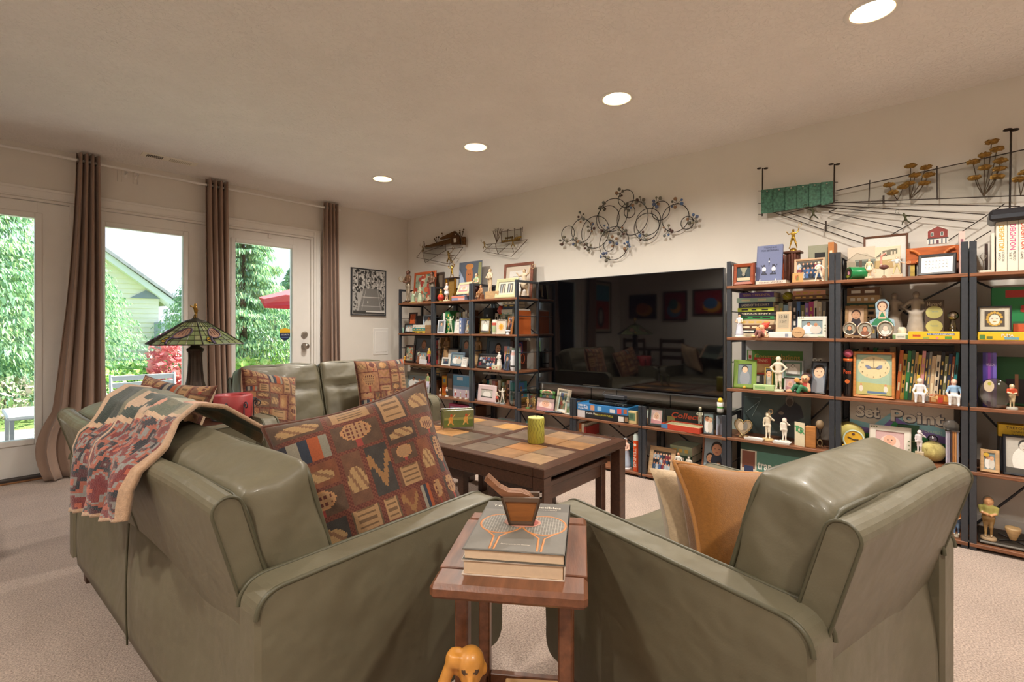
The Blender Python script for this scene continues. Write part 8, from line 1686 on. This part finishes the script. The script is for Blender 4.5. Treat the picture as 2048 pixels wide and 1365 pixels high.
fig('cream female tennis statue serving on a black base', 1043, 1068, 536, 4, .16, '#cdb494', '#8a5a3c', '#d6c6ac', '#d2c0a4', '#c2ac8c', 'serve', 'short', base='block', bc='#1d1a1a', racket=('#c9a878', 20), m=matte)
carton('black boxed set at the back of the third shelf', 955, 986, 617, LV[3]+.13, .14, '#23252c', .1, 'black_box', 'box', bands=((.3, .5, .3, .5, '#8f96a3'),))
row(958, 986, 632, 3, .15, ['charcoal', 'navy', 'black', 'grey'], 'black boxed set', .12)
row(986, 1030, 625, 3, .16, ['grey', 'white', 'black', 'sage', 'ivory', 'mint', 'beige', 'white', 'grey'], 'red round jar', .13)
t, w, h = turned('red_round_jar', 'round red jar with yellow rims lying on the books', 'jar', 990, 1003, 612, LV[3]+.185, .12, [(.5, 0, '#c9b83c'), (.6, .08, '#b5382c'), (1, .45, '#c2402f'), (.6, .9, '#b5382c'), (.5, 1, '#c9b83c')], '#b5382c')
stack(1003, 1031, 604, LV[3]+.185, .12, ['ivory', 'charcoal', 'navy', 'white', 'mint'], 'beside the red round jar', .14)
pic('gilt frame with a man standing in black', 958, 979, 638, 3, .03, '#c2a05a', .1, 'bw', lean=5, m=goldm)
turned('glass_bottle', 'slim clear and red bottle beside the gilt frame', 'bottle', 980, 990, 640, 3, .02, [(.8, 0, '#d8d8cc'), (.9, .12, '#a9b890'), (.9, .6, '#b5584a'), (.9, .8, '#d8d2c4'), (.6, 1, '#d8d2c4')], '#c9c9b8')
pic('square plaque with a golden sun', 991, 1010, 640, 3, .02, '#cfc6b8', .06, 'sun', lean=5)
pic('tilted orange edged card with a pink drawing', 1009, 1025, 634, 3, .06, '#b5763f', .08, 'abstract', '#d8c4c4', .12, lean=8, yaw=-22)
turned('white_dish', 'tiny white egg cup in front of the tilted card', 'cup', 1008, 1016, 661, 3, .006, [(.8, 0), (.4, .3), (.9, .7), (1, 1), (.8, 1)], '#d6dbe2')
row(1029, 1034, 618, 3, .05, ['white', 'orange'], 'post beside the television', .2)
fig('plain carved wooden column statue', 954, 964, 672, 2, .13, '#a88a62', '#8a6c48', '#a08058', '#a88a62', '#8a6c48', 'stand', 'long', base='disc', bc='#5a3f2a', m=woodm)
pic('large blue black frame with a smiling man portrait', 964, 1016, 676, 2, .15, '#3f4c5a', .13, 'face', lean=8)
pic('black frame with three boys in blue shirts', 951, 990, 709, 2, .04, '#2c2c2e', .13, 'group', lean=14, seed=88)
fig('white porcelain lady figurine before the smiling man portrait', 993, 1004, 704, 2, .05, '#d8cfc4', '#cfc2ae', '#dcd8d2', '#dcd8d2', '#cfc6b8', 'hold', 'long', base='disc', bc='#8a3a30')
carton('little floral box in front of the white porcelain lady', 983, 998, 731, 2, .008, '#cfc4a8', .03, 'floral_box', 'box', bands=((.2, .35, .3, .6, '#6f8a5a'), (.6, .75, .3, .6, '#b56a5a')))
t, w, h = root('shell_pile', 'cream shell ornament with a small red ball', 'ornament', 966, 984, 728, 2, .006); MB().at(-.012, .015, .008).ball(0, 0, 0, .012, '#d2bfa4', 9, sx=1.6).at(.008, .012, .009).ball(0, 0, 0, .010, '#cdb79a', 9, sx=1.4).build('shells', matte, t); MB().at(.024, .015, .012).ball(0, 0, 0, .012, '#b5322c', 10).build('red_ball', gloss, t)
pic('narrow navy frame with a tall snapshot', 1003, 1016, 709, 2, .012, '#39425a', .14, 'portrait', lean=12, yaw=-20)
row(1008, 1027, 691, 2, .09, ['pink', 'sky blue', 'white', 'mint'], 'navy snapshot frame', .1)
turned('white_bottle', 'tall white bottle with black marks beside the post', 'bottle', 1018, 1028, 701, 2, .02, [(.9, 0), (1, .05), (1, .2, '#2a2826'), (1, .26), (.95, .75, '#d8b0a8'), (.6, .9), (.6, 1)], '#d8dadd')
t = carton('dark box with orange racket artwork facing the television', 1017, 1029, 684, 2, .10, '#3a1f18', .21, 'racket_art_box', 'box', h=.27, w=.03)
mb = MB(); mb.at(.016, 0, 0, rz=90)
for (cx_, cz_) in ((.05, .09), (.14, .10), (.10, .2)): mb.tube([(cx_+.03*math.cos(q), -.001, cz_+.045*math.sin(q)) for q in [2*math.pi*k/18 for k in range(18)]], .004, '#b5522c', 5, True)
mb.flat([(.07, .15), (.14, .15), (.14, .26), (.07, .26)], -.003, '#3a3f7a'); mb.flat([(.09, .18), (.12, .18), (.12, .22), (.09, .22)], -.0035, '#a8765a'); mb.build('artwork', paper, t)
t = carton('teal box with a tennis player drawing facing the television', 1017, 1029, 752, 1, .10, '#3f7f80', .21, 'player_art_box', 'box', h=.2, w=.03)
mb = MB(); mb.at(.016, 0, 0, rz=90); mb.flat([(0, 0), (.21, 0), (.21, .05), (0, .05)], -.001, '#b08a4a'); mb.oval(.12, .14, .016, .018, -.0015, '#8a5a34', 12); mb.flat([(.10, .06), (.15, .06), (.14, .125), (.105, .125)], -.001, '#a8763f'); mb.flat([(.04, .085), (.11, .10), (.11, .112), (.04, .097)], -.002, '#b58a54'); mb.build('artwork', paper, t); mb = MB(); mb.at(.0175, .105, .024, rz=90); mb.text('TENNIS PLAYER', 0, 0, .022, 0, '#4a3a1c', w=.17); mb.build('lettering', paper, t)
t = carton('grey book with a red mushroom cover facing the television', 1021, 1031, 622, 3, .09, '#55564f', .22, 'mushroom_book', 'book', h=.24, w=.022)
mb = MB(); mb.at(.0125, 0, 0, rz=90); mb.oval(.13, .15, .05, .035, -.001, '#8f3f40', 18); mb.flat([(.08, .02), (.17, .02), (.16, .13), (.1, .13)], -.0012, '#8f8a80'); mb.oval(.05, .06, .03, .03, -.0014, '#4f6a54', 12); mb.build('artwork', paper, t)
pic('square pink and white lattice frame', 954, 990, 771, 1, .03, '#d2bcbc', .26, 'bw', lean=6)
t, w, h = turned('globe_jar', 'small globe in a red rimmed holder behind the lattice frame', 'globe', 955, 969, 768, LV[1]+.10, .1, [(.9, 0, '#8a3a3a'), (1, .3, '#a84a44'), (.9, 1, '#b5a4a4'), (.8, 1)], '#8a3a3a'); MB().at(0, 0, h+w*.42).ball(0, 0, 0, w*.46, '#8f7f62', 12).build('globe', satin, t)
tag(MB().box(FX+.1, FX+.2, onX(970, HOR, FX+.1).y, onX(953, HOR, FX+.1).y, LV[1]+.001, LV[1]+.0995, '#4a5a6a', .002).build('blue_grey_box', paper), 'blue grey box under the small globe', 'box')
row(970, 1030, 760, 1, .13, ['navy', 'teal', 'white', 'pink', 'orange', 'ivory', 'olive', 'mint', 'brown', 'peach', 'sky blue', 'blue'], 'small globe', .13)
for a, b, l, c_ in ((964, 994, 'white rolled poster lying on the books by the globe', '#dcdcd8'), (997, 1029, 'silver rolled poster lying on the books beside the post', '#b9bcc0')):
    p0, p1 = onX(a, 750, FX+.16), onX(b, 754, FX+.16); tag(MB().tube([(0, (p0.y-p1.y)/2, 0), (0, -(p0.y-p1.y)/2, 0)], .012, c_, 14).build('rolled_poster', paper, None, (FX+.18, (p0.y+p1.y)/2, LV[1]+.2735-.012)), l, 'poster')
fig('pair of white and red dancing tennis figurines, the girl', 989, 1000, 784, 1, .03, '#d8c6ae', '#c2a884', '#d6ccba', '#b5503f', '#d8ccb8', 'reach', 'short', base='disc', bc='#8f9496')
fig('pair of white and red dancing tennis figurines, the man', 999, 1011, 776, 1, .04, '#d8c6ae', '#b59c74', '#d8cfbe', '#d8cfbe', '#cfc2aa', 'serve', base='disc', bc='#8f9496')
turned('glass_vase', 'tall clear patterned glass vase beside the post', 'vase', 1012, 1030, 783, 1, .012, [(.6, 0), (.9, .1), (1, .5), (.9, .85), (1, 1), (.95, 1)], '#b9c4cc', glass_mat('crystal'))
row(946, 964, 809, 0, .1, ['blue', 'sky blue', 'magenta', 'maroon', 'brown'], 'post behind the coffee table', .15)
carton('large box with a stadium crowd photograph on the lowest level', 996, 1031, 822, 0, .06, '#c9ccd0', .05, 'stadium_box', 'box', bands=((0, 1, .3, .7, '#a8957f'), (.1, .3, .4, .6, '#6a5a54'), (.5, .7, .35, .6, '#7f8fa8'), (0, 1, .7, 1, '#5f7a74')), h=.22)
# ================================================================== dining side (seen only in the television's reflection)
def wallpic(label, x, y, z, w, h, rz, fc, colors, seed):
    t = thing('framed_art', label, 'picture', (x, y, z), rz); MB().frame(w, h, .03, .025, fc).build('frame', satin, t); mb = MB(); g = random.Random(seed); mb.box(-w/2+.03, w/2-.03, .010, .012, .03, h-.03, colors[0])
    for k, c_ in enumerate(colors[1:]): mb.oval(g.uniform(-.15, .15)*w, h*(.35+.1*k), w*.3/(1+.3*k), h*.25/(1+.2*k), .009-k*.0008, c_, 20, (-w/2+.03, w/2-.03, .03, h-.03))
    mb.build('print', gloss, t)
t = thing('tall_poster', 'tall framed poster with blue sky over red on the glazed wall', 'picture', (-.945, YW-.03, 1.0), 0); MB().frame(.72, 1.0, .02, .025, '#2a2420').build('frame', satin, t); mb = MB(); mb.box(-.33, .33, .010, .012, .03, .97, '#c9bda4'); mb.box(-.28, .28, .008, .0099, .08, .92, '#b5453c'); mb.box(-.28, .28, .007, .0079, .62, .92, '#4a9ab5'); mb.oval(.03, .3, .12, .2, .006, '#3a3a40', 24); mb.oval(.03, .32, .07, .14, .005, '#b9b4a8', 20); mb.build('print', gloss, t)
for y, z, w, h, c_, l in ((4.52, 1.28, .58, .47, ['#3a1f3a', '#c98a2c', '#b5622c'], 'purple framed art print nearest the corner'), (3.86, 1.24, .46, .55, ['#8a2438', '#4a7a9a', '#c98a3c', '#2f6a6a'], 'red and teal framed art print in the middle of three'), (3.25, 1.33, .54, .47, ['#8a2430', '#c98a2c', '#3a6a9a'], 'crimson framed art print farthest from the corner')): wallpic(l, XL+.03, y, z, w, h, 90, '#241a1e', c_, int(y*10))
dt = thing('dining_table', 'dark wood dining table by the art prints', 'dining table', (-1.0, 3.6, 0)); MB().box(-.42, .42, -.7, .7, .71, .745, '#fff', .005).build('table_top', darkwood, dt)
for x in (-.36, .36):
    for y in (-.63, .63): MB().box(x-.03, x+.03, y-.03, y+.03, 0, .71, '#fff', .003).build('leg', darkwood, dt)
def dchair(x, y, rz, label):
    t = thing('dining_chair', label, 'chair', (x, y, 0), rz, 'dining chairs'); MB().box(-.2, .2, -.2, .2, .43, .46, '#fff', .006).build('seat', darkwood, t)
    for sx in (-1, 1): MB().box(sx*.18-.018, sx*.18+.018, -.19, -.155, 0, .43, '#fff').build('leg', darkwood, t); MB().box(sx*.18-.018, sx*.18+.018, .16, .195, 0, .93, '#fff').build('leg', darkwood, t)
    for z in (.6, .72, .86): MB().box(-.165, .165, .168, .186, z, z+.06, '#fff', .003).build('back_slat', darkwood, t)
dchair(-.42, 3.3, -90, 'dark ladder back dining chair on the sofa side of the table, nearer the sofa arm'); dchair(-.42, 3.95, -90, 'dark ladder back dining chair on the sofa side of the table, nearer the doors'); dchair(-1.0, 2.72, 180, 'dark ladder back dining chair at the table end')
# clean the helper scene used for lettering
_s = bpy.data.scenes.get('tmp')
if _s: bpy.data.scenes.remove(_s)
